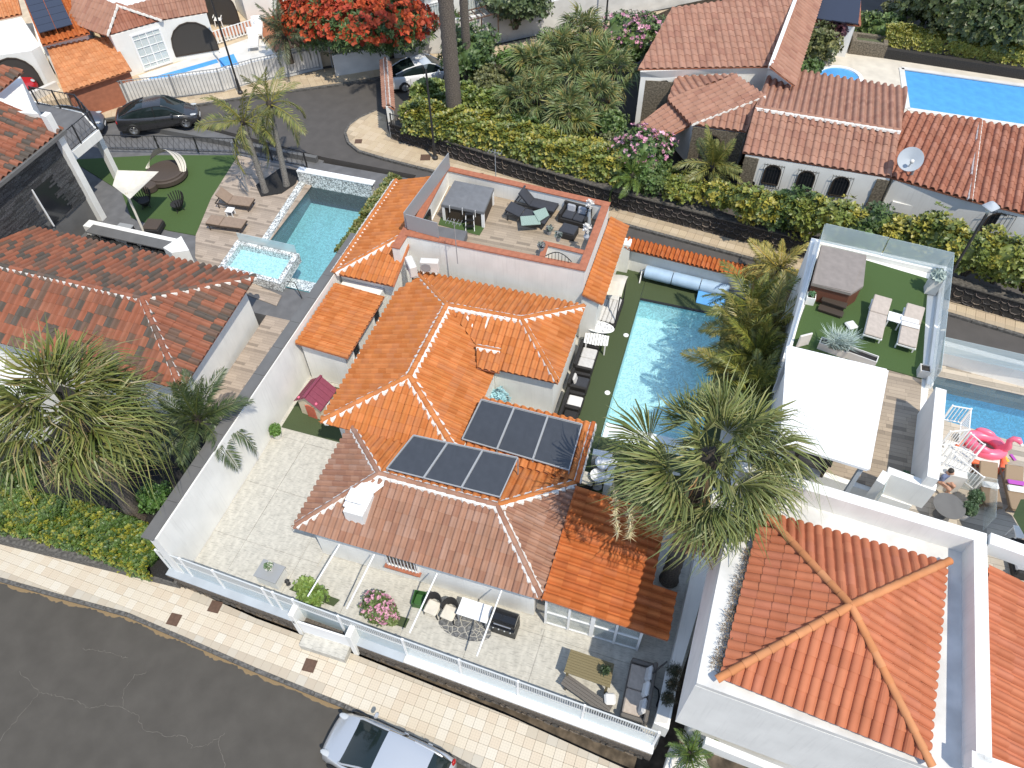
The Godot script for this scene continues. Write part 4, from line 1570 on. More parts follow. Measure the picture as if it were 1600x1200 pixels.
	g.prism([Vector3(-15.2, 0, -28.9), Vector3(3.2, 0, -28.9), Vector3(3.2, 0, z0), Vector3(-15.2, 0, z0)], -1.0, -.03)
	g.prism([Vector3(-15.2, 0, z0), Vector3(x0, 0, z0), Vector3(x0, 0, z1), Vector3(-15.2, 0, z1)], -1.0, -.03)
	g.prism([Vector3(x1, 0, z0), Vector3(3.9, 0, z0), Vector3(3.9, 0, z1), Vector3(x1, 0, z1)], -1.0, -.03)
	g.prism([Vector3(-15.2, 0, z1), Vector3(3.9, 0, z1), Vector3(2.2, 0, -7.0), Vector3(-15.4, 0, -7.75)], -1.0, -.03)
	var plot = struct(g, "courtyard_floor", "travertine")
	paving(plot, [Vector3(-14.95, 0, -14.5), Vector3(-10.6, 0, -14.5), Vector3(-10.6, 0, -9.3), Vector3(-2.2, 0, -9.3), Vector3(-2.2, 0, -9.5), Vector3(1.9, 0, -9.5), Vector3(2.0, 0, -7.2), Vector3(-14.95, 0, -7.75)], Vector3(1, 0, .02), 2.3, 2.3, 0, [Color(.56, .545, .5)], "travertine", 60, "floor_slab", .005)
	g = G.new()
	g.prism([Vector3(x0 + .02, 0, -28.6), Vector3(x0 + .02, 0, z0), Vector3(x1, 0, z0), Vector3(x1, 0, z1), Vector3(x0 + .02, 0, z1), Vector3(x0 + .02, 0, -14.5), Vector3(3.4, 0, -14.5), Vector3(3.9, 0, -18), Vector3(3.9, 0, -28.6)], -.03, .02)
	g.prism([Vector3(-4.1, 0, -28.6), Vector3(x0, 0, -28.6), Vector3(x0, 0, -14.5), Vector3(-4.1, 0, -14.5)], -.03, .02)
	struct(g, "artificial_lawn", "turf")
	g = G.new()
	g.prism([Vector3(-14.85, 0, -17.1), Vector3(-12.1, 0, -17.1), Vector3(-12.1, 0, -14.5), Vector3(-14.85, 0, -14.5)], -.03, .022)
	struct(g, "artificial_lawn", "turf")

func drain(at, s, label, turn):
	var t = thing("drain_cover", label, "drain cover", at, turn, "square drain covers in the pavements")
	var g = G.new()
	g.box(Vector3(0, .006, 0), Vector3(s, .014, s))
	put(g, "frame", "rust", t)
	g = G.new()
	g.box(Vector3(0, .012, 0), Vector3(s - .06, .016, s - .06))
	put(g, "lid", "rust", t)

func front_fence():
	# low rendered wall on rubble, white ledge, glass, slatted screen and posts along the pavement
	var t = thing("front_wall", "low white rendered wall with ledge and rubble foot along the front pavement", "wall", Vector3(-6, -.6, -7.1))
	var a = Vector3(-15.6, 0, -7.72); var b = Vector3(2.1, 0, -6.98)
	var at = func(s): return a.lerp(b, s)
	var g = G.new()
	var out = Vector3(0, 0, .34)
	g.prism([a, a + out, b + out, b], -.6, -.02)
	putw(g, "rubble_foot", "rubble", t)
	stone_face(t, a + out + Vector3(0, -.6, 0), b + out + Vector3(0, -.6, 0), .3, .24, [Color(.2, .17, .14), Color(.16, .14, .12), Color(.26, .21, .16), Color(.12, .11, .1)], "lava", 120, .05, true)
	var e = Vector3(0, 0, .24)
	for s in [[0.0, .29], [.43, 1.0]]:
		g = G.new()
		g.prism([at.call(s[0]), at.call(s[0]) + e + Vector3(0, 0, .06), at.call(s[1]) + e + Vector3(0, 0, .06), at.call(s[1])], -.3, .1)
		putw(g, "rendered_wall", "grey_blue" if s[0] == 0.0 else "white", t)
	g = G.new()
	g.prism([at.call(.53), at.call(.53) + e + Vector3(0, 0, .08), b + e + Vector3(0, 0, .08), b], .1, .17)
	putw(g, "ledge", "white_trim", t)
	g = G.new()
	g.prism([at.call(0), at.call(0) + e + Vector3(0, 0, .1), at.call(.29) + e + Vector3(0, 0, .1), at.call(.29)], .1, .15)
	g.prism([at.call(.43), at.call(.43) + e + Vector3(0, 0, .1), at.call(.527) + e + Vector3(0, 0, .1), at.call(.527)], .1, .15)
	putw(g, "ledge", "grey_blue", t)
	# the screen
	t = thing("slatted_screen", "white slatted screen on posts above green-grey glass along the front wall", "fence", Vector3(-6, .1, -7.3))
	var stops = [.0, .055, .13, .24, .262, .305, .40, .53, .64, .75, .87, .998]
	for k in stops.size():
		var p = at.call(stops[k]) + Vector3(0, 0, .06)
		g = G.new()
		g.box(Vector3(p.x, .82, p.z), Vector3(.07, 1.44, .07))
		putw(g, "post", "white_trim", t)
		if k == stops.size() - 1: break
		var q = at.call(stops[k + 1]) + Vector3(0, 0, .06)
		g = G.new()
		g.bar(p + Vector3(.04, .55, 0), q + Vector3(-.04, .55, 0), .012, .78)
		putw(g, "glass_panel", "pane_frost", t)
		g = G.new()
		for y in [.96, 1.5]: g.bar(p + Vector3(.03, y, 0), q + Vector3(-.03, y, 0), .045, .04)
		putw(g, "rail", "screen_grey", t)
		g = G.new()
		var n = int(p.distance_to(q) / .075)
		for i in range(1, n):
			var c = p.lerp(q, float(i) / n)
			g.box(Vector3(c.x, 1.23, c.z), Vector3(.036, .5, .02))
		stuff(putw(g, "slats", "screen_grey", t))
	# gate in the middle of the fence
	t = thing("entrance_gate", "white entrance gate and step between two white gate pillars", "gate", at.call(.36))
	for s in [.305, .425]:
		g = G.new()
		var p = at.call(s)
		g.rbox(Vector3(p.x, .25, p.z + .2), Vector3(.2, 1.7, .5), .02)
		putw(g, "pillar", "white", t)
	g = G.new()
	var p = at.call(.365)
	g.box(Vector3(p.x, -.43, p.z + .6), Vector3(1.7, .34, .5))
	putw(g, "step", "travertine", t)
	g = G.new()
	g.box(Vector3(p.x, .1, p.z + .36), Vector3(1.85, 1.0, .05))
	putw(g, "gate_leaf", "white_trim", t)
	var tm := TextMesh.new()
	tm.text = "2"
	tm.font_size = 22
	tm.pixel_size = .01
	tm.depth = .01
	var sf := SystemFont.new()
	sf.font_names = PackedStringArray(["Droid Serif"])
	tm.font = sf
	var o = node(tm, "house_number", "black", t)
	o.transform = where(t).affine_inverse() * Transform3D(Basis(Vector3.UP, .0), at.call(.305) + Vector3(0, .55, .46))
	# white shade rods from the screen to the eave
	var ends = [[Vector3(-9.77, 1.5, -7.69), Vector3(-9.24, 2.35, -9.38), "leftmost"], [Vector3(-8.35, 1.5, -7.68), Vector3(-7.98, 2.35, -9.38), "second from the left"], [Vector3(-6.08, 1.5, -7.54), Vector3(-5.75, 2.35, -9.35), "third from the left"], [Vector3(-3.78, 1.5, -7.47), Vector3(-3.57, 2.35, -9.42), "rightmost"]]
	for e2 in ends:
		g = G.new()
		g.tube([e2[0], e2[1]], .028, 6)
		tag(put(g, "shade_rod", "white_trim"), "thin white shade rod from screen to eave, " + e2[2] + " of the four", "rod", "white shade rods over the front terrace")

func house():
	var t = thing("villa", "white villa with bright orange tiled hip roofs and roof terrace in the centre", "house", Vector3(-8, 0, -16))
	var g = G.new()
	g.prism([Vector3(-10.6, 0, -14.2), Vector3(-2.6, 0, -14.2), Vector3(-2.6, 0, -9.85), Vector3(-10.6, 0, -9.85)], 0, 2.36)
	putw(g, "wall", "white", t)
	g = G.new()
	g.prism([Vector3(-11.75, 0, -21.6), Vector3(-6.7, 0, -21.6), Vector3(-6.7, 0, -14.22), Vector3(-11.75, 0, -14.22)], 0, 2.48)
	putw(g, "wall", "white", t)
	g = G.new()
	g.prism([Vector3(-6.68, 0, -22), Vector3(-4.25, 0, -22), Vector3(-4.25, 0, -18.15), Vector3(-6.68, 0, -18.15)], 0, 2.66)
	putw(g, "wall", "white", t)
	g = G.new()
	g.prism([Vector3(-6.68, 0, -16.1), Vector3(-2.5, 0, -16.1), Vector3(-2.5, 0, -14.22), Vector3(-6.68, 0, -14.22)], 0, 2.5)
	putw(g, "wall", "white", t)
	# faded front roof, hipped
	var a = Vector3(-11.02, 2.4, -9.44); var b = Vector3(-2.22, 2.4, -9.44)
	var rl = Vector3(-8.71, 3.34, -11.76); var rr = Vector3(-4.46, 3.34, -11.76)
	var bl = Vector3(-11.02, 2.4, -14.0); var br = Vector3(-2.22, 2.4, -14.0)
	roof(t, [a, b, rr, rl], .235, .36, "faded", "roman", 230, .05)
	roof(t, [bl, a, rl], .235, .36, "faded", "roman", 40, .05)
	roof(t, [b, br, rr], .235, .36, "faded", "roman", 30, .05)
	roof(t, [br, bl, rl, rr], .3, .38, "orange", "roman", 0, .06)
	ridge(t, a + Vector3(.1, .04, -.1), rl, "faded", .1, .09)
	ridge(t, b + Vector3(-.1, .04, -.1), rr, "faded", .1, .09)
	ridge(t, rl, rr, "faded", .1, .1)
	ridge(t, bl + Vector3(.1, .04, .1), rl, "faded", .1, .07)
	ridge(t, br + Vector3(-.1, .04, .1), rr, "orange", .1, .12)
	# middle wing
	var c0 = Vector3(-12.1, 2.5, -13.66); var c1 = Vector3(-12.1, 2.5, -21.0)
	var k0 = Vector3(-9.28, 3.5, -15.97); var k1 = Vector3(-9.26, 3.5, -19.92)
	var v0 = Vector3(-6.55, 2.55, -13.66)
	roof(t, [c1, c0, k0, k1, Vector3(-11.35, 2.76, -21.9)], .27, .36, "orange", "roman", 0, .06)
	roof(t, [c0, v0, k0], .27, .36, "orange", "roman", 0, .06)
	roof(t, [v0, Vector3(-6.55, 2.55, -17.85), k1, k0], .27, .36, "orange", "roman", 0, .06)
	ridge(t, c0 + Vector3(.1, .03, -.1), k0, "orange", .12, .12)
	ridge(t, v0 + Vector3(-.1, .04, -.1), k0, "orange", .12, .12)
	ridge(t, k0, k1, "orange", .12, .13)
	# pool wing
	var e0 = Vector3(-6.14, 3.5, -20.05)
	roof(t, [Vector3(-6.6, 2.7, -17.88), Vector3(-4.0, 2.7, -17.88), e0, k1], .27, .36, "orange", "roman", 0, .06)
	roof(t, [Vector3(-4.0, 2.7, -17.88), Vector3(-4.0, 2.7, -22.3), e0], .27, .36, "orange", "roman", 0, .06)
	roof(t, [Vector3(-4.0, 2.7, -22.3), Vector3(-11.6, 2.7, -22.3), k1, e0], .27, .36, "orange", "roman", 0, .06)
	ridge(t, Vector3(-4.08, 2.74, -17.98), e0, "orange", .1, .05)
	ridge(t, Vector3(-4.08, 2.74, -22.2), e0, "orange", .11, .13)
	ridge(t, Vector3(-11.4, 2.76, -22.0), k1, "orange", .1, .05)
	ridge(t, e0, k1, "orange", .11, .12)
	for s in [[Vector3(-8.63, 3.52, -19.91), Vector3(-7.56, 2.95, -19.02)], [Vector3(-7.43, 3.5, -19.99), Vector3(-7.44, 2.95, -18.98)], [Vector3(-7.44, 2.78, -18.04), Vector3(-7.52, 2.7, -16.75)], [Vector3(-7.52, 2.7, -16.75), Vector3(-7.35, 2.68, -14.27)]]:
		g = G.new()
		g.bar(s[0] + Vector3(0, .03, 0), s[1] + Vector3(0, .07, 0), .1, .04)
		putw(g, "valley_gutter", "mortar", t)
	# little gabled hood over the patio corner
	roof(t, [Vector3(-7.18, 2.95, -17.54), Vector3(-6.28, 2.9, -17.59), Vector3(-6.54, 3.1, -18.47), Vector3(-7.48, 3.15, -18.42)], .27, .36, "orange", "roman", 0, .06)
	ridge(t, Vector3(-6.52, 3.12, -18.49), Vector3(-7.47, 3.17, -18.4), "orange", .08, .1)
	# solar wing, falling towards the front roof
	roof(t, [Vector3(-2.3, 2.5, -13.95), Vector3(-6.5, 2.5, -13.95), Vector3(-6.5, 2.95, -16.25), Vector3(-2.3, 2.95, -16.25)], .3, .38, "orange", "roman", 0, .07)
	ridge(t, Vector3(-2.24, 2.5, -13.9), Vector3(-2.24, 2.95, -16.25), "deep", .1, .06)
	# side roof against the terrace tower
	var s0 = Vector3(-15.05, 2.75, -21.05); var s1 = Vector3(-15.05, 2.75, -28.1)
	var s2 = Vector3(-12.45, 3.6, -23.7); var s3 = Vector3(-12.45, 3.6, -28.1); var s4 = Vector3(-12.2, 2.75, -21.05); var s5 = Vector3(-12.2, 3.6, -23.7)
	roof(t, [s1, s0, s2, s3], .25, .36, "orange", "roman", 0, .055)
	roof(t, [s0, s4, s5, s2], .25, .36, "orange", "roman", 0, .055)
	ridge(t, s0 + Vector3(.05, .03, -.05), s2, "orange", .09, .12)
	ridge(t, s0 + Vector3(-.02, .02, 0), s1 + Vector3(-.02, .02, 0), "orange", .1, .14)
	g = G.new()
	g.prism([Vector3(-14.95, 0, -28), Vector3(-12.4, 0, -28), Vector3(-12.4, 0, -21.4), Vector3(-14.95, 0, -21.4)], 0, 2.68)
	putw(g, "wall", "white", t)
	# low store with its own roof by the boundary wall
	roof(t, [Vector3(-12.62, 2.22, -20.85), Vector3(-12.62, 2.22, -17.1), Vector3(-14.95, 2.42, -17.1), Vector3(-14.95, 2.42, -20.85)], .25, .36, "orange", "roman", 0, .055)
	g = G.new()
	g.prism([Vector3(-14.85, 0, -21.38), Vector3(-12.9, 0, -21.38), Vector3(-12.9, 0, -17.3), Vector3(-14.85, 0, -17.3)], 0, 2.15)
	putw(g, "wall", "white", t)
	for w in [[Vector3(-12.9, 1.5, -18.2), Vector3(1, 0, 0)], [Vector3(-12.9, 1.5, -20.3), Vector3(1, 0, 0)]]: window(t, w[0], w[1], .6, .8)
	# terrace tower
	var p0 = Vector3(-12.25, 0, -23.05); var p1 = Vector3(-4.3, 0, -23.05); var p2 = Vector3(-4.3, 0, -27.75); var p3 = Vector3(-12.5, 0, -28.3)
	g = G.new()
	g.prism([p0, p1, p2, p3], 0, 3.1)
	putw(g, "wall", "white", t)
	g = G.new()
	g.prism([Vector3(-11.9, 0, -23.3), Vector3(-4.5, 0, -23.3), Vector3(-4.5, 0, -27.5), Vector3(-12.2, 0, -28.0)], 3.1, 3.12)
	putw(g, "terrace_floor", "deck_tan", t)
	var par = G.new(); var cap = G.new()
	wall_run(par, [p0 + Vector3(.13, 0, -.13), p1 + Vector3(-.13, 0, -.13), p2 + Vector3(-.13, 0, .13), p3 + Vector3(.13, 0, .13)], 3.1, 3.95, .26, true)
	putw(par, "parapet", "white", t)
	wall_run(cap, [p0 + Vector3(.13, 0, -.13), p1 + Vector3(-.13, 0, -.13), p2 + Vector3(-.13, 0, .13), p3 + Vector3(.13, 0, .13)], 3.95, 4.0, .34, true)
	putw(cap, "parapet_coping", "clay_edge", t)
	g = G.new()
	g.prism([Vector3(-12.6, 0, -24.2), Vector3(-12.26, 0, -24.2), Vector3(-12.26, 0, -22.2), Vector3(-12.6, 0, -22.2)], 2.6, 3.9)
	putw(g, "side_wall", "white", t)
	g = G.new()
	g.prism([Vector3(-12.63, 0, -24.2), Vector3(-12.23, 0, -24.2), Vector3(-12.23, 0, -22.17), Vector3(-12.63, 0, -22.17)], 3.9, 3.95)
	putw(g, "parapet_coping", "clay_edge", t)
	# stair well in the terrace corner
	g = G.new()
	wall_run(g, [Vector3(-6.35, 4, -24.3), Vector3(-4.63, 4, -24.2)], 3.1, 3.9, .16)
	wall_run(g, [Vector3(-6.25, 4, -23.55), Vector3(-6.3, 4, -24.22)], 3.1, 3.9, .16)
	putw(g, "stair_wall", "white", t)
	g = G.new()
	wall_run(g, [Vector3(-6.35, 4, -24.3), Vector3(-4.63, 4, -24.2)], 3.9, 3.95, .24)
	wall_run(g, [Vector3(-6.25, 4, -23.55), Vector3(-6.3, 4, -24.22)], 3.9, 3.952, .24)
	putw(g, "parapet_coping", "clay_edge", t)
	# grey metal screens on the left parapet
	for s in [[Vector3(-12.47, 4, -23.47), Vector3(-12.17, 4, -28.22)], [Vector3(-12.36, 4, -23.41), Vector3(-10.82, 4, -23.24)]]:
		g = G.new()
		g.bar(s[0] + Vector3(0, .42, 0), s[1] + Vector3(0, .42, 0), .03, .8)
		putw(g, "terrace_screen", "grey_metal", t)
	g = G.new()
	var rail = []
	for k in 9: rail.append(Vector3(-6.07, 4, -23.31).lerp(Vector3(-4.92, 4, -23.27), k / 8.0) + Vector3(0, .1 + .35 * sin(PI * k / 8), 0))
	g.tube(rail, .02, 6)
	for k in range(1, 8): g.tube([rail[k], Vector3(rail[k].x, 4.0, rail[k].z)], .012, 5)
	putw(g, "stair_railing", "black", t)
	# narrow tiled strip right of the tower
	roof(t, [Vector3(-3.35, 2.5, -22.8), Vector3(-3.35, 2.5, -28.2), Vector3(-4.28, 2.85, -28.2), Vector3(-4.28, 2.85, -22.8)], .25, .36, "orange", "roman", 0, .055)
	g = G.new()
	g.prism([Vector3(-4.3, 0, -28), Vector3(-3.6, 0, -28), Vector3(-3.6, 0, -22.9), Vector3(-4.3, 0, -22.9)], 0, 2.45)
	putw(g, "wall", "white", t)
	# chimney
	g = G.new()
	var ch = Vector3(-8.93, 2.65, -10.31)
	g.prism([ch + Vector3(-.35, 0, -.7), ch + Vector3(.35, 0, -.7), ch + Vector3(.35, 0, .2), ch + Vector3(-.35, 0, .2)], 2.45, 3.3)
	g.sheet([ch + Vector3(-.35, .66, -.7), ch + Vector3(.35, .66, -.7), ch + Vector3(.75, .62, -1.5), ch + Vector3(0, .62, -1.5)])
	var chim = putw(g, "chimney", "white", t)
	g = G.new()
	g.rbox(Vector3(ch.x - .02, 3.35, ch.z - .3), Vector3(.8, .06, .7), .02)
	g.rbox(Vector3(ch.x - .04, 3.62, ch.z - .3), Vector3(.6, .06, .5), .02)
	for s in [-1, 1]: g.box(Vector3(ch.x - .04 + s * .2, 3.48, ch.z - .3), Vector3(.12, .22, .4))
	putw(g, "chimney_cap", "white_trim", chim)
	g = G.new()
	g.ball(Vector3(ch.x - .42, 3.2, ch.z - .35), Vector3(.07, .07, .07), 8, 6)
	putw(g, "flue", "black", chim)
	# front windows
	window(t, Vector3(-7.34, 1.35, -9.6) * Vector3(1, 0, 0) + Vector3(0, 1.35, -9.85), Vector3(0, 0, 1), 1.15, 1.0, 9, "window_dark", "white_trim")
	g = G.new()
	g.rbox(Vector3(Vector3(-7.34, 1.35, -9.6).x, .78, -9.78), Vector3(1.35, .06, .2), .01)
	putw(g, "window_sill", "clay_edge", t)
	window(t, Vector3(-10.0, 1.75, -9.85), Vector3(0, 0, 1), .35, .3)
	# lean-to over the side terrace
	t = thing("lean_to", "white lean-to terrace room with deep orange tiled roof half shaded by the palm", "lean-to", Vector3(0, 0, -11))
	roof(t, [Vector3(1.8, 2.0, -9.5), Vector3(1.8, 2.0, -11.1), Vector3(1.0, 2.098, -11.1), Vector3(1.0, 2.098, -13.75), Vector3(-2.25, 2.5, -13.75), Vector3(-2.25, 2.5, -9.46)], .29, .4, "deep", "roman", 170, .07)
	g = G.new()
	g.prism([Vector3(-2.58, 0, -13.5), Vector3(.7, 0, -13.5), Vector3(.7, 0, -13.3), Vector3(-2.58, 0, -13.3)], 0, 2.0)
	putw(g, "back_wall", "white", t)
	for k in 5:
		g = G.new()
		g.box(Vector3(-2.15 + k * .79, 1.0, -9.72), Vector3(.08 if k != 2 else .14, 2.0, .08))
		putw(g, "window_post", "white_trim", t)
	for k in 4:
		g = G.new()
		for y in [.05, .95, 1.95]: g.box(Vector3(-1.755 + k * .79, y, -9.72), Vector3(.7, .06, .06))
		var f = putw(g, "window_frame", "white_trim", t)
		g = G.new()
		g.box(Vector3(-1.755 + k * .79, 1.0, -9.72), Vector3(.7, 1.85, .012))
		putw(g, "pane", "pane", f)
	g = G.new()
	g.box(Vector3(1.02, .98, -11.5), Vector3(.05, 1.96, 3.4))
	putw(g, "side_wall", "old_white", t)
	# solar collectors
	var sets = [[Vector3(-8.03, 3.75, -13.36), Vector3(-4.26, 3.75, -13.52), Vector3(-4.43, 3.45, -12.04), Vector3(-8.5, 3.45, -11.98), "front"], [Vector3(-6.44, 3.2, -15.95), Vector3(-2.58, 3.2, -15.92), Vector3(-2.58, 2.8, -14.14), Vector3(-6.64, 2.8, -14.31), "rear"]]
	var order = ["left panel", "middle panel", "right panel"]
	for s in sets:
		for k in 3:
			var f0 = k / 3.0; var f1 = (k + .985) / 3.0
			var q = [s[0].lerp(s[1], f0), s[0].lerp(s[1], f1), s[3].lerp(s[2], f1), s[3].lerp(s[2], f0)]
			var c = thing("solar_collector", "dark glazed solar water collector, %s of the %s row on the villa roof" % [order[k], s[4]], "solar panel", (q[0] + q[2]) * .5, 0, "solar collectors on the villa roof")
			var n = (q[1] - q[0]).cross(q[3] - q[0]).normalized()
			if n.y < 0: n = -n
			g = G.new()
			var low = []
			for p in q: low.append(p - n * .02)
			g.slab(low, .08, -n)
			putw(g, "casing", "grey_metal", c)
			g = G.new()
			var mid = (q[0] + q[1] + q[2] + q[3]) * .25
			var inn = []
			for p in q: inn.append(p.lerp(mid, .05) - n * .012)
			g.sheet(inn)
			putw(g, "absorber", "collector", c)
			g = G.new()
			for j in 4: g.bar(q[j], q[(j + 1) % 4], .04, .035)
			putw(g, "frame", "grey_metal", c)
			g = G.new()
			for j in [0, 1]: g.bar(q[j] - n * .1, Vector3(q[j].x, 2.7, q[j].z), .04, .04)
			for j in [2, 3]: g.bar(q[j] - n * .1, Vector3(q[j].x, q[j].y - .3, q[j].z), .04, .04)
			putw(g, "stand", "grey_metal", c)
	# air conditioners on the roof by the terrace wall
	var ac = [[Vector3(-11.63, 3.3, -21.85), -.9, "air conditioner unit turned sideways at the terrace wall corner"], [Vector3(-10.89, 3.3, -22.15), .2, "air conditioner unit facing the front against the terrace wall"]]
	for e in ac:
		var c = thing("air_conditioner", "white " + e[2], "air conditioner", e[0] - Vector3(0, .3, 0), e[1], "air conditioners on the villa roof")
		g = G.new()
		g.rbox(Vector3(0, .36, 0), Vector3(.8, .56, .32), .03)
		put(g, "housing", "offwhite", c)
		g = G.new()
		g.lathe(Vector3.ZERO, [Vector2(.2, 0), Vector2(.21, .02), Vector2(.19, .02), Vector2(.0, .01)], 18)
		for k in 5: g.bar(Vector3(-.19, .015, -.16 + k * .08), Vector3(.19, .015, -.16 + k * .08), .012, .01)
		var fan = put(g, "fan_grille", "grey_metal", c)
		fan.transform = Transform3D(Basis(Vector3.RIGHT, PI / 2), Vector3(-.14, .36, .165))
		for s in [-1, 1]:
			g = G.new()
			g.box(Vector3(s * .28, .04, 0), Vector3(.06, .08, .36))
			put(g, "foot", "white_trim", c)
	# aerials
	for e in [[Vector3(-9.71, 3.5, -22.44), 3.4, "thin television aerial on the terrace front wall"], [Vector3(-10.11, 3.1, -28.92), 2.6, "thin aerial mast on the far terrace wall"]]:
		var c = thing("aerial", e[2], "aerial", e[0])
		g = G.new()
		g.tube([Vector3.ZERO, Vector3(0, e[1] * .7, 0)], .02, 6)
		put(g, "mast", "grey_metal", c)
		g = G.new()
		g.bar(Vector3(-.35, e[1] * .66, 0), Vector3(.35, e[1] * .66, .1), .015, .015)
		for k in 5: g.bar(Vector3(-.3 + k * .15, e[1] * .66, -.18), Vector3(-.3 + k * .15, e[1] * .66, .2), .01, .01)
		put(g, "antenna", "grey_metal", c)
	# boundary wall to the left neighbour
	t = thing("boundary_wall", "tall white boundary wall with dark grey coping left of the driveway", "wall", Vector3(-15.2, 0, -15))
	g = G.new()
	g.prism([Vector3(-15.35, 0, -23.6), Vector3(-15.02, 0, -23.6), Vector3(-14.98, 0, -7.6), Vector3(-15.35, 0, -7.6)], -.6, 2.74)
	putw(g, "wall", "white", t)
	for k in 11:
		g = G.new()
		var z = -7.5 - k * 1.48
		g.rbox(Vector3(-15.27, 2.775, z - .74), Vector3(.46, .07, 1.47), .012)
		putw(g, "coping_stone", "grey_coping", t)

func left_house():
	# lower wing with the mottled hip roof
	var t = thing("tiled_villa", "grey and white villa with weathered mottled tile roof on the left", "house", Vector3(-22, .4, -16.5))
	var e = 2.95
	var r1 = Vector3(-20.84, 4.15, -16.17); var r0 = Vector3(-29.7, 4.15, r1.z)
	var fr = Vector3(-17.57, 2.95, -13.25); var br = Vector3(-18.09, 2.95, -19.73)
	var fl = Vector3(-29.7, e, fr.z); var bl = Vector3(-29.7, e, br.z)
	var wts = [2.4, 2.2, 1.8, 2.2, 2.0]
	roof(t, [fl, fr, r1, r0], .31, .42, "mottled", "roman", 150, .075, wts)
	roof(t, [fr, br, r1], .31, .42, "mottled", "roman", 80, .075, wts)
	roof(t, [br, bl, r0, r1], .31, .42, "mottled", "roman", 60, .075, wts)
	ridge(t, fr, r1, "mottled", .11, .05)
	ridge(t, br, r1, "mottled", .11, .05)
	ridge(t, r0, r1, "mottled", .11, .05)
	var g = G.new()
	g.prism([Vector3(-29.9, 0, fr.z - .5), Vector3(fr.x - .35, 0, fr.z - .5), Vector3(br.x - .4, 0, br.z + .5), Vector3(-29.9, 0, br.z + .5)], -.6, e - .06)
	putw(g, "wall", "white", t)
	g = G.new()
	g.prism([Vector3(-26.5, 0, -12.6), Vector3(-23.9, 0, -12.6), Vector3(-23.9, 0, -10.9), Vector3(-26.5, 0, -10.9)], -.6, 2.3)
	putw(g, "porch_block", "white", t)
	# stone clad upper part
	g = G.new()
	g.prism([Vector3(-29.9, 0, -23.3), Vector3(-29.9, 0, -12.5), Vector3(-38, 0, -12.5), Vector3(-38, 0, -23.3)], -.6, 5.75)
	putw(g, "upper_wall", "grey_coping", t)
	var r := RandomNumberGenerator.new()
	r.seed = 8
	var made = 0
	var rest = G.new()
	for j in 40:
		var z = -23.25
		while z < -14.5:
			var w = r.randf_range(.35, .8)
			var c = Vector3(-29.88, 2.2 + j * .09 + .045, min(z + w * .5, -14.5))
			var door = z > -22.2 and z < -20.7 and c.y < 4.3
			if not door:
				var k = r.randf_range(.06, .15)
				var b = rest if made >= 260 else G.new()
				b.col = Color(k, k * 1.02, k * 1.08)
				b.box(c + Vector3(r.randf_range(0, .025), 0, 0), Vector3(.07, .086, w - .008))
				if made < 260:
					putw(b, "slate_strip", "slate_wall", t)
					made += 1
			z += w
	stuff(putw(rest, "slate_strips", "slate_wall", t))
	g = G.new()
	g.box(Vector3(-29.87, 3.3, -21.45), Vector3(.06, 2.1, 1.35))
	putw(g, "doorway", "window_dark", t)
	g = G.new()
	g.box(Vector3(-29.84, 3.3, -20.74), Vector3(.06, 2.1, .06))
	putw(g, "door_frame", "white_trim", t)
	g = G.new()
	g.box(Vector3(-29.75, 3.2, -23.3), Vector3(.3, 7.0, .35))
	putw(g, "corner_pillar", "white", t)
	roof(t, [Vector3(-29.5, 5.8, -23.6), Vector3(-29.5, 5.8, -12), Vector3(-34.5, 7.2, -12), Vector3(-34.5, 7.2, -23.6)], .34, .42, "mottled", "roman", 0, .08, wts)
	g = G.new()
	g.bar(Vector3(-29.45, 5.72, -23.6), Vector3(-29.45, 5.72, -12), .14, .16)
	putw(g, "gutter", "grey_coping", t)
	# balcony on a white beam and post
	g = G.new()
	var q = [Vector3(-30.68, 3.9, -23.73), Vector3(-30.61, 3.9, -26.38), Vector3(-32.4, 3.9, -27.56), Vector3(-37.25, 3.9, -27.88), Vector3(-33.48, 3.9, -24.83)]
	g.prism(q, 3.45, 3.9)
	putw(g, "balcony", "white", t)
	g = G.new()
	var q2 = []
	for p in q: q2.append(p.lerp(q[0].lerp(q[3], .5), .06))
	g.prism(q2, 3.9, 3.92)
	putw(g, "balcony_floor", "slate_floor", t)
	g = G.new()
	var pp = Vector3(-31.13, 0.8, -26.53)
	g.box(Vector3(pp.x, 2.1, pp.z), Vector3(.3, 2.7, .3))
	putw(g, "balcony_post", "white", t)
	g = G.new()
	g.prism([Vector3(-34.51, 5.8, -25.19), Vector3(-34.2, 5.8, -26.55), Vector3(-31.04, 5.8, -23.82), Vector3(-30.58, 5.8, -23.61), Vector3(-32.79, 5.8, -23.2)], 3.9, 6.4)
	putw(g, "upper_wall", "white", t)
	roof(t, [Vector3(-32.82, 6.9, -24.08), Vector3(-33.02, 6.9, -25.92), Vector3(-33.44, 7.5, -25.68), Vector3(-34.41, 7.5, -23.86)], .34, .42, "mottled", "roman", 0, .08, wts)
	railing("balcony_railing", "black wavy metal railing round the white balcony", [Vector3(-30.68, 3.92, -23.76), Vector3(-30.69, 3.92, -26.39), Vector3(-32.44, 3.92, -27.51), Vector3(-35.29, 3.92, -27.54)], 1.0, .16, "dark_metal", 1.3, .01, "wave")

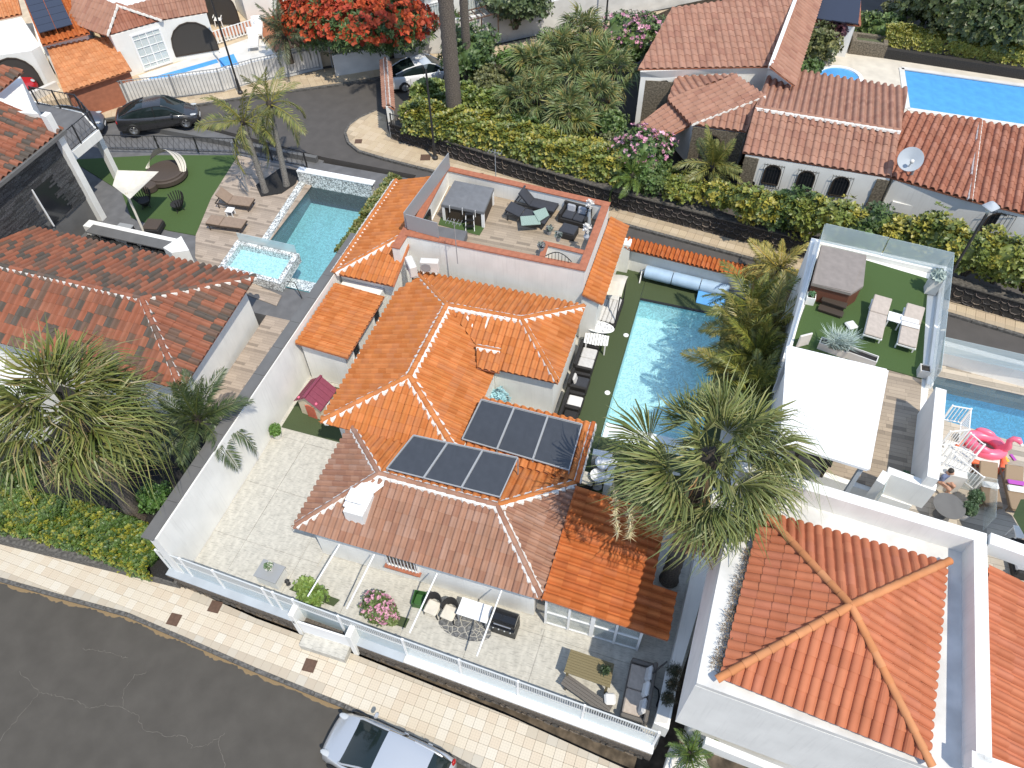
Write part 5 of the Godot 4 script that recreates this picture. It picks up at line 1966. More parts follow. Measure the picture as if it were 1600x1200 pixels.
func left_garden():
	# upper terrace with lawn, decking and pool
	var y = .8
	var g = G.new()
	var pc = [Vector3(-20.68, 0.8, -29.29), Vector3(-16.56, 0.8, -29.33), Vector3(-16.33, 0.8, -24.48), Vector3(-20.49, 0.8, -23.85)]
	var pool = [Vector3(-21.0, .8, -29.0), Vector3(-17.2, .8, -29.0), Vector3(-15.7, .8, -21.4), Vector3(-20.3, .8, -21.4)]
	var far = [Vector3(-45, .8, -31.0), Vector3(-15.4, .8, -31.0), Vector3(-15.36, .8, -19.5), Vector3(-45, .8, -19.5)]
	ring_deck(g, far, pool, -.9, .78)
	g.prism([Vector3(-45, 0, -31.0), Vector3(-45, 0, -34.5), Vector3(-30, 0, -32.2), Vector3(-21, 0, -31.2), Vector3(-21, 0, -31.0)], -.9, .78)
	struct(g, "left_terrace_paving", "slate_floor")
	g = G.new()
	g.prism([Vector3(-45, 0, -19.5), Vector3(-15.36, 0, -19.5), Vector3(-15.36, 0, -7.3), Vector3(-45, 0, -7.3)], -.9, -.05)
	struct(g, "left_garden_soil", "gravel_black")
	g = G.new()
	g.prism([Vector3(-34.75, 0.8, -27.22), Vector3(-30.48, 0.8, -28.92), Vector3(-25.88, 0.8, -30.26), Vector3(-25.21, 0.8, -26.38), Vector3(-24.31, 0.8, -23.48), Vector3(-25.91, 0.8, -23.43), Vector3(-28.33, 0.8, -23.78), Vector3(-30.15, 0.8, -25.51)], .78, .82)
	struct(g, "left_lawn", "turf_bright")
	g = G.new()
	g.prism([Vector3(-25.88, 0.8, -30.26), Vector3(-21.67, 0.8, -30.1), Vector3(-20.59, 0.8, -29.26), Vector3(-20.5, 0.8, -23.79), Vector3(-21.92, 0.8, -23.78), Vector3(-21.85, 0.8, -21.63), Vector3(-18.04, 0.8, -20.83), Vector3(-17.94, 0.8, -20.16), Vector3(-21.72, 0.8, -20.73), Vector3(-23.42, 0.8, -22.03), Vector3(-24.31, 0.8, -23.48), Vector3(-25.21, 0.8, -26.38)], .78, .815)
	struct(g, "timber_deck", "deck")
	g = G.new()
	g.prism([Vector3(-18.1, 0, -19.5), Vector3(-15.36, 0, -19.5), Vector3(-15.36, 0, -13.5), Vector3(-17.9, 0, -13.5)], -.05, .79)
	struct(g, "timber_deck", "deck")
	g = G.new()
	g.prism([Vector3(-23.49, 0.8, -28.05), Vector3(-22.95, 0.8, -29.91), Vector3(-21.76, 0.8, -29.89), Vector3(-21.48, 0.8, -28.76), Vector3(-21.8, 0.8, -27.79), Vector3(-22.71, 0.8, -27.23)], .815, .84)
	struct(g, "black_gravel_bed", "gravel_black")
	var t = thing("swimming_pool", "teal mosaic swimming pool with raised spa on the left terrace", "swimming pool", Vector3(-18.5, .8, -25))
	basin(t, pool, .85, -.5, .72, "pool_teal", "pool_teal")
	g = G.new()
	g.bar(Vector3(-21.15, .88, -29.1), Vector3(-20.68, .88, -23.95), .32, .16)
	putw(g, "mosaic_rim", "mosaic_pale", t)
	g = G.new()
	g.prism([Vector3(-21.3, 0, -29.25), Vector3(-21.3, 0, -28.9), Vector3(-17.0, 0, -28.9), Vector3(-17.0, 0, -29.25)], .7, 1.55)
	putw(g, "mosaic_back_wall", "mosaic_pale", t)
	g = G.new()
	g.box(Vector3(-19.1, 1.58, -29.08), Vector3(4.4, .06, .4))
	putw(g, "coping", "white_trim", t)
	g = G.new()
	g.prism([Vector3(-20.2, 0, -22.2), Vector3(-16, 0, -22.2), Vector3(-15.9, 0, -21.5), Vector3(-20.2, 0, -21.5)], .3, .66)
	putw(g, "bench_step", "mosaic_pale", t)
	# spa
	var s = [Vector3(-21.54, 1.3, -23.17), Vector3(-18.38, 1.3, -23.12), Vector3(-18.24, 1.3, -21.21), Vector3(-21.38, 1.3, -21.37)]
	t = thing("spa_pool", "small raised mosaic spa pool beside the teal pool", "spa pool", Vector3(s[0].x, .8, s[0].z))
	g = G.new()
	wall_run(g, s, .8, 1.3, .25, true)
	putw(g, "mosaic_wall", "mosaic_pale", t)
	g = G.new()
	g.sheet([s[0] - Vector3(0, .35, 0), s[1] - Vector3(0, .35, 0), s[2] - Vector3(0, .35, 0), s[3] - Vector3(0, .35, 0)])
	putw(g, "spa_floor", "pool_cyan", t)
	g = G.new()
	g.sheet([s[0] - Vector3(0, .1, 0), s[1] - Vector3(0, .1, 0), s[2] - Vector3(0, .1, 0), s[3] - Vector3(0, .1, 0)])
	putw(g, "spa_water", "water", t)
	g = G.new()
	g.bar(s[0] + Vector3(0, .25, -.1), s[1] + Vector3(0, .25, -.1), .02, .5)
	putw(g, "glass_edge", "pane_frost", t)
	t = thing("pool_handrail", "thin dark pool handrail at the near end of the teal pool", "handrail", Vector3(-17.06, 0.8, -20.99))
	g = G.new()
	g.tube([Vector3(-17.74, 1.5, -21.13), Vector3(-17.31, 1.6, -21.1), Vector3(-17.03, 0.82, -20.93)], .025, 6)
	putw(g, "rail", "dark_metal", t)
	# raised bed wall with black rock beside the roof
	t = thing("planter_wall", "low grey capped planter wall with black lava rocks above the mottled roof", "wall", Vector3(-27.86, 0.8, -22.85))
	g = G.new()
	g.bar(Vector3(-29.32, 1.2, -22.01), Vector3(-23.95, 1.2, -21.98), .5, .8)
	putw(g, "wall", "white", t)
	g = G.new()
	g.bar(Vector3(-28.81, 1.64, -21.64), Vector3(-23.53, 1.64, -21.62), .6, .06)
	putw(g, "coping", "grey_coping", t)
	var r := RandomNumberGenerator.new()
	r.seed = 6
	for k in 26:
		g = G.new()
		var p = Vector3(-28.88, 1.3, -21.5).lerp(Vector3(-24.08, 1.3, -21.53), k / 25.0)
		var v = r.randf_range(.03, .06)
		g.col = Color(v, v, v)
		g.ball(p + Vector3(r.randf_range(-.1, .1), 0, r.randf_range(-.05, .2)), Vector3(r.randf_range(.1, .18), .14, r.randf_range(.1, .18)), 7, 5, .2, r)
		putw(g, "lava_rock", "lava", t)
	g = G.new()
	g.prism([Vector3(-24.21, 1.3, -21.2), Vector3(-23.86, 1.3, -22.18), Vector3(-22.92, 1.3, -21.39), Vector3(-23.62, 1.3, -20.99)], .0, 1.9)
	putw(g, "end_pier", "white", t)
	railing("terrace_railing", "black wavy metal railing along the street edge of the left terrace", [Vector3(-33.43, 0.95, -28.4), Vector3(-30.2, 0.95, -29.22), Vector3(-25.81, 0.95, -30.24), Vector3(-21.45, 0.95, -30.12)], .95, .16, "dark_metal", 2.4, .01, "wave")
	g = G.new()
	g.bar(Vector3(-34, .9, -31.1), Vector3(-21.3, .9, -31.0), .25, .4)
	tag(put(g, "terrace_kerb", "grey_coping"), "low grey wall under the wavy black street railing of the left terrace", "wall")
	g = G.new()
	g.tube([Vector3(-23.6, 0.8, -27.43), Vector3(-23.6, 0.8, -27.43) + Vector3(0, 3.0, 0)], .045, 8)
	tag(put(g, "flag_pole", "grey_metal"), "slim grey pole standing at the lawn edge near the loungers", "pole")
	# furniture
	var d = Vector3(-28.5, 0.82, -27.33)
	t = thing("daybed", "round dark rattan daybed with folded cream canopy on the left lawn", "daybed", d)
	g = G.new()
	g.lathe(Vector3.ZERO, [Vector2(1.0, 0), Vector2(1.12, .12), Vector2(1.12, .34), Vector2(1.05, .4), Vector2(.98, .36)], 28)
	put(g, "base", "rattan_brown", t)
	g = G.new()
	g.lathe(Vector3.ZERO, [Vector2(1.0, .32), Vector2(.98, .44), Vector2(.9, .47), Vector2(0, .47)], 28)
	put(g, "mattress", "rattan_brown", t)
	for k in 5:
		g = G.new()
		var prev = []
		for i in 17:
			var a = -PI * .08 - PI * .95 * i / 16
			var p = []
			for f in [0.0, 1.0]:
				var el = .25 + (k + f) * .12
				p.append(Vector3(cos(a) * (1.16 - .05 * (k + f)), .42 + (.2 + el) * sin(PI * i / 16.0), sin(a) * (1.16 - .13 * (k + f)) + .03 * (k % 2)))
			if prev.size(): g.quad(prev[0], p[0], p[1], prev[1])
			prev = p
		put(g, "canopy_fold", "cream_cloth", t)
	t = thing("pouf", "round dark rattan pouf beside the daybed", "pouf", Vector3(-28.7, 0.82, -26.08))
	g = G.new()
	g.lathe(Vector3.ZERO, [Vector2(.34, 0), Vector2(.4, .06), Vector2(.4, .34), Vector2(.35, .4), Vector2(0, .41)], 20)
	put(g, "body", "rattan_brown", t)
	for e in [[Vector3(-28.11, 0.82, -24.82), .6, "black rattan tub chair under the shade sail"], [Vector3(-26.27, 0.82, -25.03), -.6, "black rattan tub chair in the sun on the left lawn"]]:
		t = thing("tub_chair", e[2], "armchair", e[0], e[1], "black tub chairs on the left lawn")
		g = G.new()
		g.lathe(Vector3.ZERO, [Vector2(.12, .06), Vector2(.3, .3), Vector2(.33, .4), Vector2(0, .4)], 16)
		put(g, "seat", "rattan_dark", t)
		g = G.new()
		for i in 13:
			var a = PI * .9 + PI * 1.2 * i / 12
			g.tube([Vector3(cos(a) * .3, .36, sin(a) * .3), Vector3(cos(a) * .42, .62, sin(a) * .42), Vector3(cos(a) * .46, .8 + .12 * sin(PI * i / 12), sin(a) * .46)], .028, 5)
		stuff(put(g, "back_weave", "rattan_dark", t))
		for k in 4:
			g = G.new()
			g.bar(Vector3(cos(k * PI / 2 + .7) * .1, .3, sin(k * PI / 2 + .7) * .1), Vector3(cos(k * PI / 2 + .7) * .3, 0, sin(k * PI / 2 + .7) * .3), .03, .03)
			put(g, "leg", "rattan_dark", t)
	t = thing("ottoman", "square dark cushioned ottoman at the paving edge", "ottoman", Vector3(-26.49, 0.82, -23.23), .2)
	g = G.new()
	g.rbox(Vector3(0, .2, 0), Vector3(.85, .3, .85), .04)
	put(g, "base", "rattan_dark", t)
	g = G.new()
	g.rbox(Vector3(0, .4, 0), Vector3(.8, .12, .8), .05)
	put(g, "cushion", "rattan_brown", t)
	t = table("coffee_table", "low grey glass table near the planter wall", Vector3(-27.87, 0.82, -22.77), .05, .8, .45, .3, "grey_metal", "dark_metal")
	# shade sail
	t = thing("shade_sail", "cream shade sail on a slim cream post beside the dark villa", "shade sail", Vector3(-26.72, 0.82, -22.75))
	g = G.new()
	g.tube([Vector3(-26.75, 0.82, -22.74), Vector3(-26.83, 3.3, -22.93)], .06, 8)
	putw(g, "post", "cream_cloth", t)
	g = G.new()
	var q = [Vector3(-28.47, 3.2, -24.44), Vector3(-26.4, 3.2, -24.93), Vector3(-26.31, 3.3, -22.51), Vector3(-27.9, 3.2, -23.29)]
	var n = 8
	for i in n:
		for j in n:
			var pt = func(a, b):
				var p = q[0].lerp(q[1], a).lerp(q[3].lerp(q[2], a), b)
				return p - Vector3(0, .35 * sin(PI * a) * sin(PI * b), 0)
			g.quad(pt.call(i / 8.0, j / 8.0), pt.call((i + 1) / 8.0, j / 8.0), pt.call((i + 1) / 8.0, (j + 1) / 8.0), pt.call(i / 8.0, (j + 1) / 8.0))
	putw(g, "cloth", "cream_cloth", t)
	for e in [[Vector3(-23.54, 0.82, -26.16), "upper brown rattan sun lounger with raised back on the left deck", .75], [Vector3(-23.02, 0.82, -24.47), "lower brown rattan sun lounger lying flat on the left deck", .05]]:
		lounger("rattan_lounger", e[1], e[0], PI / 2 + .1, "rattan_brown", "cushion_tan", e[2], 1.95, .7, "rattan loungers on the left deck")
	table("side_table", "small white side table between the rattan loungers", Vector3(-23.41, 0.82, -25.43), .1, .4, .4, .35, "white_trim", "white_trim")
	# front garden of the left villa
	g = G.new()
	g.bar(Vector3(-27.49, -0.4, -6.73), Vector3(-15.24, -0.4, -7.48), .4, .45)
	tag(put(g, "garden_kerb_wall", "kerb"), "low grey wall below the flowering hedge along the front pavement", "wall")
	hedge("hedge", "bright green front hedge with yellow flowers along the front pavement", [Vector3(-25.08, -0.4, -7.47), Vector3(-21.91, -0.4, -7.99), Vector3(-19.37, -0.4, -8.11), Vector3(-16.12, -0.4, -7.95)], 1.5, .95, [Color(.06, .11, .02), Color(.09, .14, .025), Color(.2, .2, .02), Color(.05, .09, .02), Color(.07, .12, .022)], 6400, .085)
	bush("shrub", "rounded green shrub at the foot of the boundary wall coping", "shrub", Vector3(-17.57, -0.05, -9.84), Vector3(1.0, 1.1, 1.3), [Color(.05, .11, .025), Color(.07, .14, .03)], 420, .08)
	bush("shrub", "broad leaved shrub with glossy leaves between hedge and left fan palm", "shrub", Vector3(-23.6, -0.05, -9.21), Vector3(1.6, .8, .9), [Color(.07, .13, .03), Color(.05, .1, .025)], 240, .16)
	bush("shrub", "dark leafy shrub in the shade behind the leaning palm trunk", "shrub", Vector3(-19.92, -0.05, -11.11), Vector3(1.8, 1.0, 1.2), [Color(.04, .075, .02), Color(.05, .09, .025), Color(.2, .15, .02)], 260, .12)
	g = G.new()
	g.prism([Vector3(-29.99, 0, -13.92), Vector3(-27.51, -0, -13.68), Vector3(-26.76, 0, -12.59), Vector3(-29.43, 0, -12.53)], -.05, .9)
	tag(put(g, "garden_wall", "white"), "short white garden wall at the left edge behind the fan palm", "wall")
	var r2 := RandomNumberGenerator.new()
	r2.seed = 12
	for e in [[Vector3(-18.13, -0.02, -10.48), "yellow fruit lying on the black gravel near the boundary wall"]]:
		g = G.new()
		g.ball(Vector3(0, .06, 0), Vector3(.07, .06, .07), 8, 6)
		var o = tag(put(g, "fruit", "yellow"), e[1], "fruit")
		o.position = e[0]

func right_house():
	# big white house with parapet and pyramid roof
	var t = thing("parapet_house", "white house with parapet and pyramid of smooth terracotta tiles at lower right", "house", Vector3(6, -.6, -10))
	var o = [Vector3(2.3, 6.3, -6.9), Vector3(2.59, 7, -13.15), Vector3(8.94, 7, -12.72), Vector3(8.57, 6.3, -6.52)]
	var g = G.new()
	g.prism(o, 3.0, 6.1)
	var low = []
	for p in o: low.append(p.lerp((o[0] + o[2]) * .5, .2))
	g.prism(low, -.6, 2.995)
	putw(g, "wall", "white", t)
	g = G.new()
	var c = (o[0] + o[1] + o[2] + o[3]) * .25
	wall_run(g, [o[1].lerp(c, .04), o[2].lerp(c, .04), o[3].lerp(c, .04)], 6.1, 7.0, .32)
	putw(g, "parapet", "white", t)
	g = G.new()
	var inn = []
	for p in o: inn.append(p.lerp(c, .002))
	g.prism(inn, 6.1, 6.28)
	putw(g, "roof_gutter", "old_white", t)
	var q = [Vector3(2.81, 6.45, -7.12), Vector3(3.33, 6.45, -12.04), Vector3(8.15, 6.45, -11.89), Vector3(7.51, 6.45, -6.64)]
	var apex = Vector3(5.42, 7.5, -9.34)
	roof(t, [q[0], q[3], apex], .245, .42, "salmon", "barrel", 140, .075)
	roof(t, [q[3], q[2], apex], .245, .42, "salmon", "barrel", 55, .075)
	roof(t, [q[2], q[1], apex], .245, .42, "salmon", "barrel", 55, .075)
	roof(t, [q[1], q[0], apex], .245, .42, "salmon", "barrel", 50, .075)
	for k in 4:
		var p = q[k]
		ridge(t, p + (apex - p).normalized() * -.1 + Vector3(0, .06, 0), apex + Vector3(0, .06, 0), "peach", .1, 0, .02)
	g = G.new()
	var eave = []
	for p in q: eave.append(Vector3(p.x, 0, p.z).lerp(Vector3(apex.x, 0, apex.z), .06))
	g.prism(eave, 6.28, 6.38)
	putw(g, "eave_wall", "old_white", t)
	# dead leaves caught in the gutter
	var r := RandomNumberGenerator.new()
	r.seed = 3
	var places = []
	for k in 240:
		var p = Vector3(3.17, 6.3, -10.8).lerp(Vector3(2.76, 6.3, -7.34), r.randf()) + Vector3(r.randf_range(-.16, .16), r.randf_range(0, .14), r.randf_range(-.1, .1))
		places.append([turned(Vector3(r.randf() - .5, 1, r.randf() - .5), r, r.randf_range(.6, 1.3), p), tone([Color(.2, .15, .1), Color(.12, .09, .06), Color(.28, .21, .13)], r)])
	var lt = thing("leaf_litter", "dry palm litter caught in the gutter left of the pyramid roof", "leaf litter", Vector3.ZERO)
	scatter(lt, "dry_leaves", clump("blade", .11), "leaf", places)
	# entrance recess below the front wall
	var pw = G.new()
	pw.bar(Vector3(3.38, 1.3, -7.11), Vector3(5.86, 1.3, -6.9), .2, .5)
	putw(pw, "canopy_edge", "white", t)
	# recessed front yard with a small palm and white pebbles
	pw = G.new()
	pw.prism([Vector3(2.6, 0, -7.1), Vector3(3.42, 0, -7.45), Vector3(4.11, 0, -6.36), Vector3(2.47, 0, -5.86)], -.6, .02)
	var bed = struct(pw, "pebble_bed", "offwhite")
	# neighbour's further roof
	t = thing("flat_house", "white neighbouring house with plain orange tiled roof at the right edge", "house", Vector3(12, -.6, -9))
	var q3 = [Vector3(8.42, 6.8, -6.84), Vector3(8.98, 6.8, -11.89), Vector3(11.33, 6.8, -11.59), Vector3(10.58, 6.8, -6.6)]
	roof(t, [q3[2] - Vector3(0, .5, 0), q3[3] - Vector3(0, .5, 0), q3[0], q3[1]], .27, .4, "salmon", "roman", 60, .06)
	g = G.new()
	g.prism(q3, -.6, 6.2)
	putw(g, "wall", "white", t)
	g = G.new()
	g.bar(Vector3(9.01, 6.85, -12.57), Vector3(11.4, 6.85, -12.22), .35, .5)
	putw(g, "parapet", "white", t)
	g = G.new()
	g.bar(Vector3(8.21, 6.8, -6.8), Vector3(9.85, 6.8, -6.69), .35, .4)
	putw(g, "parapet", "white", t)
	# side passage wall with planter on the villa's side
	t = thing("planter_ledge", "long white planter wall with small potted plants along the right side passage", "wall", Vector3(2.2, 0, -11))
	g = G.new()
	g.prism([Vector3(2.29, 0.85, -13.45), Vector3(2.94, 0.85, -13.6), Vector3(2.42, 0.85, -9.05), Vector3(2.38, 0.85, -7.29), Vector3(1.92, 0.85, -7.34), Vector3(2.11, 0.85, -9.2)], 0, .85)
	putw(g, "ledge", "white", t)
	g = G.new()
	g.prism([Vector3(1.98, 0.87, -8.99), Vector3(2.38, 0.87, -9.07), Vector3(2.31, 0.87, -7.45), Vector3(1.95, 0.87, -7.38)], .85, .87)
	putw(g, "pebble_top", "offwhite", t)
	for e2 in [[Vector3(2.25, 0.87, -8.99), "uppermost small dark plant on the passage planter"], [Vector3(2.24, 0.87, -8.57), "middle small dark plant on the passage planter"], [Vector3(2.2, 0.87, -8.1), "lowest small dark plant on the passage planter"]]:
		bush("succulent", e2[1], "plant", e2[0], Vector3(.36, .4, .36), [Color(.03, .035, .02), Color(.05, .055, .03), Color(.08, .06, .03)], 90, .1, "small plants on the passage planter", "blade")
	g = G.new()
	g.prism([Vector3(2.55, 0, -20.4), Vector3(3.55, 0, -20.4), Vector3(3.6, 0, -16), Vector3(2.95, 0, -12.6), Vector3(2.5, 0, -12.6)], 0, .8)
	tag(put(g, "side_wall", "offwhite"), "low pale wall under the big fan palm at the passage head", "wall")

func right_terrace():
	var t = thing("terrace_wing", "white wing with turfed roof terrace and glass balustrade on the right", "house", Vector3(7, 0, -21))
	var f = 5.0
	var fl = [Vector3(4.31, 5, -26.5), Vector3(9.48, 5, -26.21), Vector3(8.42, 5, -18.5), Vector3(7.9, 5, -14.52), Vector3(3.89, 5, -15), Vector3(3.87, 5, -19.91)]
	var g = G.new()
	g.prism(fl, -.6, f - .02)
	putw(g, "wall", "white", t)
	g = G.new()
	g.prism([Vector3(4.88, 5, -25.96), Vector3(8.73, 5, -25.22), Vector3(8.34, 5, -19.86), Vector3(7.21, 5, -19.98), Vector3(3.94, 5, -20.16)], f - .02, f + .02)
	putw(g, "artificial_turf", "turf_bright", t)
	g = G.new()
	g.prism([Vector3(3.94, 5, -20.13), Vector3(7.21, 5, -19.95), Vector3(8.34, 5, -19.83), Vector3(8.13, 5, -16.79), Vector3(7.82, 5, -14.73), Vector3(4.08, 5, -15.18)], f - .02, f + .01)
	putw(g, "terrace_floor", "deck_tan", t)
	# low kerb walls and glass
	g = G.new()
	wall_run(g, [Vector3(3.79, 5.1, -19.39), Vector3(4.53, 5.1, -26.06), Vector3(9.27, 5.1, -25.69), Vector3(8.54, 5.1, -19.6)], f, f + .18, .2)
	putw(g, "kerb_wall", "white", t)
	var gl = thing("glass_balustrade", "frameless blue-green glass balustrade round the turfed roof terrace", "balustrade", Vector3(7, 5.1, -24))
	var stops = [[Vector3(3.76, 5.18, -19.55), Vector3(4.13, 5.18, -22.41)], [Vector3(4.15, 5.18, -22.52), Vector3(4.53, 5.18, -26.05)], [Vector3(4.57, 5.18, -26.1), Vector3(6.93, 5.18, -25.91)], [Vector3(6.95, 5.18, -25.88), Vector3(9.28, 5.18, -25.67)], [Vector3(9.25, 5.18, -25.55), Vector3(8.89, 5.18, -22.45)], [Vector3(8.87, 5.18, -22.35), Vector3(8.52, 5.18, -19.38)]]
	for s in stops:
		g = G.new()
		g.bar(s[0] + Vector3(0, .45, 0), s[1] + Vector3(0, .45, 0), .016, .9)
		putw(g, "glass_panel", "pane_frost", gl)
	g = G.new()
	g.bar(Vector3(3.61, 6.08, -18.67), Vector3(4.38, 6.08, -25.04), .03, .03)
	putw(g, "top_rail", "steel", gl)
	# white side wall and stair well
	g = G.new()
	g.bar(Vector3(8.31, 5.7, -18.18), Vector3(7.93, 5.7, -14.6), .32, 1.5)
	putw(g, "side_wall", "white", t)
	g = G.new()
	g.bar(Vector3(6.86, 5.5, -14.87), Vector3(8.2, 5.5, -14.63), .25, 1.0)
	g.bar(Vector3(6.83, 5.5, -14.77), Vector3(6.64, 5.5, -14.34), .25, 1.0)
	putw(g, "stairwell_wall", "white", t)
	g = G.new()
	g.bar(Vector3(6.93, 5.4, -14.68), Vector3(6.79, 5.4, -14.17), .02, .8)
	putw(g, "stairwell_glass", "pane_frost", t)
	# awning
	t = thing("pergola_awning", "large white flat awning roof on slim posts over the tan terrace", "awning", Vector3(5.3, 5, -17.5))
	var q = [Vector3(3.45, 7.1, -17.99), Vector3(6.45, 7.1, -17.85), Vector3(5.94, 7.1, -13.92), Vector3(3.55, 7.1, -14.14)]
	var n = 26
	for k in n:
		g = G.new()
		var a = q[0].lerp(q[1], k / float(n)); var b = q[0].lerp(q[1], (k + .972) / n)
		var c = q[3].lerp(q[2], (k + .972) / n); var d = q[3].lerp(q[2], k / float(n))
		g.slab([a, b, c, d], .04, Vector3.DOWN)
		putw(g, "roof_slat", "white_trim", t)
	g = G.new()
	for k in 4: g.bar(q[k] - Vector3(0, .06, 0), q[(k + 1) % 4] - Vector3(0, .06, 0), .1, .1)
	putw(g, "frame", "white_trim", t)
	for k in 4:
		g = G.new()
		var p = q[k].lerp((q[0] + q[2]) * .5, .08)
		g.bar(Vector3(p.x, f, p.z), Vector3(p.x, 7.0, p.z), .12, .12)
		putw(g, "post", "grey_blue", t)
	# hot tub
	t = thing("hot_tub", "square hot tub with taupe cover and brown sides in the terrace corner", "hot tub", Vector3(5.42, 5, -24.66))
	g = G.new()
	var top = [Vector3(4.5, 5.85, -24.97), Vector3(6.18, 5.85, -24.84), Vector3(6.09, 5.85, -23.08), Vector3(5.68, 5.85, -22.54), Vector3(4.27, 5.85, -22.68)]
	var low = []
	for p in top: low.append(p.lerp((top[0] + top[2]) * .5, .04))
	g.prism(low, f + .02, 5.73)
	putw(g, "cabinet", "tub_brown", t)
	g = G.new()
	g.prism(top, 5.75, 5.86)
	g.prism([top[0].lerp(top[1], .01), top[0].lerp(top[1], .99), top[4].lerp(top[3], .96).lerp(top[2], .1), top[4].lerp(top[3], .02)], 5.8, 5.885)
	putw(g, "cover", "tub_cover", t)
	t = thing("tub_steps", "two dark wooden steps in front of the hot tub", "steps", Vector3(5.2, 5.02, -22.26), -.2)
	for k in 2:
		g = G.new()
		g.box(Vector3(0, .12 + .17 * (1 - k), -.28 + k * .32), Vector3(.9, .05, .3))
		g.box(Vector3(0, .06 + .08 * (1 - k), -.28 + k * .32), Vector3(.8, .12 + .16 * (1 - k), .24))
		put(g, "step", "wood_dark", t)
	lounger("cushion_lounger", "left beige cushioned sun lounger with white frame on the turfed terrace", Vector3(6.74, 5.02, -22.04), -.14, "white_trim", "cushion_beige", .3, 2.0, .64, "beige loungers on the turfed terrace")
	lounger("cushion_lounger", "right beige cushioned sun lounger with white towel on the turfed terrace", Vector3(7.87, 5.02, -21.91), -.14, "white_trim", "cushion_beige", .3, 2.0, .64, "beige loungers on the turfed terrace")
	t = thing("towel", "folded white towels lying across the right beige lounger", "towel", Vector3(7.82, 5.44, -22.04), -.1)
	for k in 2:
		g = G.new()
		g.rbox(Vector3(.03 * k, .03, -.14 + .25 * k), Vector3(.62, .05, .22), .02)
		put(g, "fold", "white_cloth", t)
	table("side_table", "small white square table between the beige loungers", Vector3(7.34, 5.02, -22.22), -.14, .48, .48, .42, "white_trim", "white_trim")
	var grs = [Color(.3, .36, .33), Color(.36, .42, .38), Color(.24, .3, .27)]
	t = thing("ornamental_grass", "silvery ornamental grass clump in a box planter on the terrace", "ornamental grass", Vector3(5.44, 5.3, -20.17))
	var r := RandomNumberGenerator.new()
	r.seed = 9
	var gg = G.new()
	for k in 420:
		var a = r.randf() * TAU; var lean = r.randf_range(.1, .85); var len = r.randf_range(.5, .95)
		var d = Vector3(cos(a) * lean, 1, sin(a) * lean).normalized()
		var o = Vector3(r.randf_range(-.3, .3), 0, r.randf_range(-.08, .08))
		var m = o + d * len * .6; var tip = o + d * len + Vector3(cos(a), -.35, sin(a)) * len * .25
		var s = d.cross(Vector3.UP).normalized() * .012
		gg.col = tone(grs, r)
		gg.tri(o - s, m, o + s); gg.tri(m - s, tip, m + s)
	stuff(put(gg, "blades", "leaf", t))
	for e in [[Vector3(5.34, 5.02, -20.3), 1.0, "pale box planter holding the silvery ornamental grass"], [Vector3(6.28, 5.02, -20.14), 1.05, "pale box planter with grey pebbles right of the ornamental grass"]]:
		t = thing("box_planter", e[2], "planter", e[0], -.22)
		g = G.new()
		for s in [-1, 1]:
			g.box(Vector3(0, .16, s * .15), Vector3(e[1], .32, .03)); g.box(Vector3(s * (e[1] * .5 - .015), .16, 0), Vector3(.03, .32, .27))
		put(g, "box", "offwhite", t)
		g = G.new()
		g.box(Vector3(0, .13, 0), Vector3(e[1] - .06, .24, .27))
		put(g, "filling", "gravel_black", t)
	pot("tall_planter", "tall tapered pale planter with grey grass in the far terrace corner", Vector3(8.75, 5.02, -24.5), .2, .7, "offwhite", grs, Vector3(.5, .3, .5), .14, 40, true)
	pot("small_planter", "small white square pot with plant beside the hot tub", Vector3(4.42, 5.02, -22.59), .16, .35, "white_trim", [Color(.1, .2, .1)], Vector3(.2, .15, .2), .07, 24, true)
	pot("small_planter", "small white square pot with pebbles at the right terrace edge", Vector3(8.34, 5.02, -20.05), .17, .35, "offwhite", [Color(.1, .2, .1)], Vector3(.2, .15, .2), .07, 0, true)
	t = thing("floor_cushion", "small white cushion lying on the turf near the grass", "cushion", Vector3(5.94, 5.1, -21.72), .6)
	g = G.new()
	g.rbox(Vector3(0, 0, 0), Vector3(.38, .12, .38), .05)
	put(g, "cover", "white_cloth", t)
	t = thing("folded_screen", "pale folded screen leaning behind the awning at the left terrace edge", "screen", Vector3(4.31, 5.02, -20.25))
	g = G.new()
	g.rbox(Vector3(0, .3, 0), Vector3(.5, .6, .08), .03, Basis(Vector3.UP, .6))
	put(g, "panel", "offwhite", t)
	bush("potted_shrub", "dark green shrub in the corner below the white side wall", "shrub", Vector3(7.52, 5.02, -15.17), Vector3(.7, .5, .7), [Color(.04, .09, .03), Color(.05, .11, .035)], 160, .09)
	t = thing("wooden_table", "brown wooden table partly under the white awning", "table", Vector3(4.83, 5.02, -15.07), -.2)
	g = G.new()
	g.rbox(Vector3(0, .72, 0), Vector3(1.1, .06, .6), .01)
	put(g, "tabletop", "wood_dark", t)
	for s in [-1, 1]:
		g = G.new()
		g.box(Vector3(s * .45, .35, 0), Vector3(.08, .69, .5))
		put(g, "leg", "wood_dark", t)
	# pool garden further right
	g = G.new()
	var pool = [Vector3(11.0, 0, -25.3), Vector3(20, 0, -25.5), Vector3(20, 0, -20.9), Vector3(11.55, 0, -22.85)]
	pool = [Vector3(10.75, 0, -25.19), Vector3(16.93, 0, -25.05), Vector3(16.49, 0, -22.11), Vector3(11.11, 0, -22.78)]
	var far = [Vector3(8.5, 0, -27.6), Vector3(24, 0, -27.0), Vector3(24, 0, -10), Vector3(8.5, 0, -12.5)]
	ring_deck(g, far, pool, -.9, 0)
	struct(g, "right_pool_deck", "deck_pale")
	t = thing("right_pool", "bright blue swimming pool behind the white stair railing at the right edge", "swimming pool", Vector3(13, 0, -24))
	basin(t, pool, 0, -1.3, -.08, "pool_blue", "pool_blue")
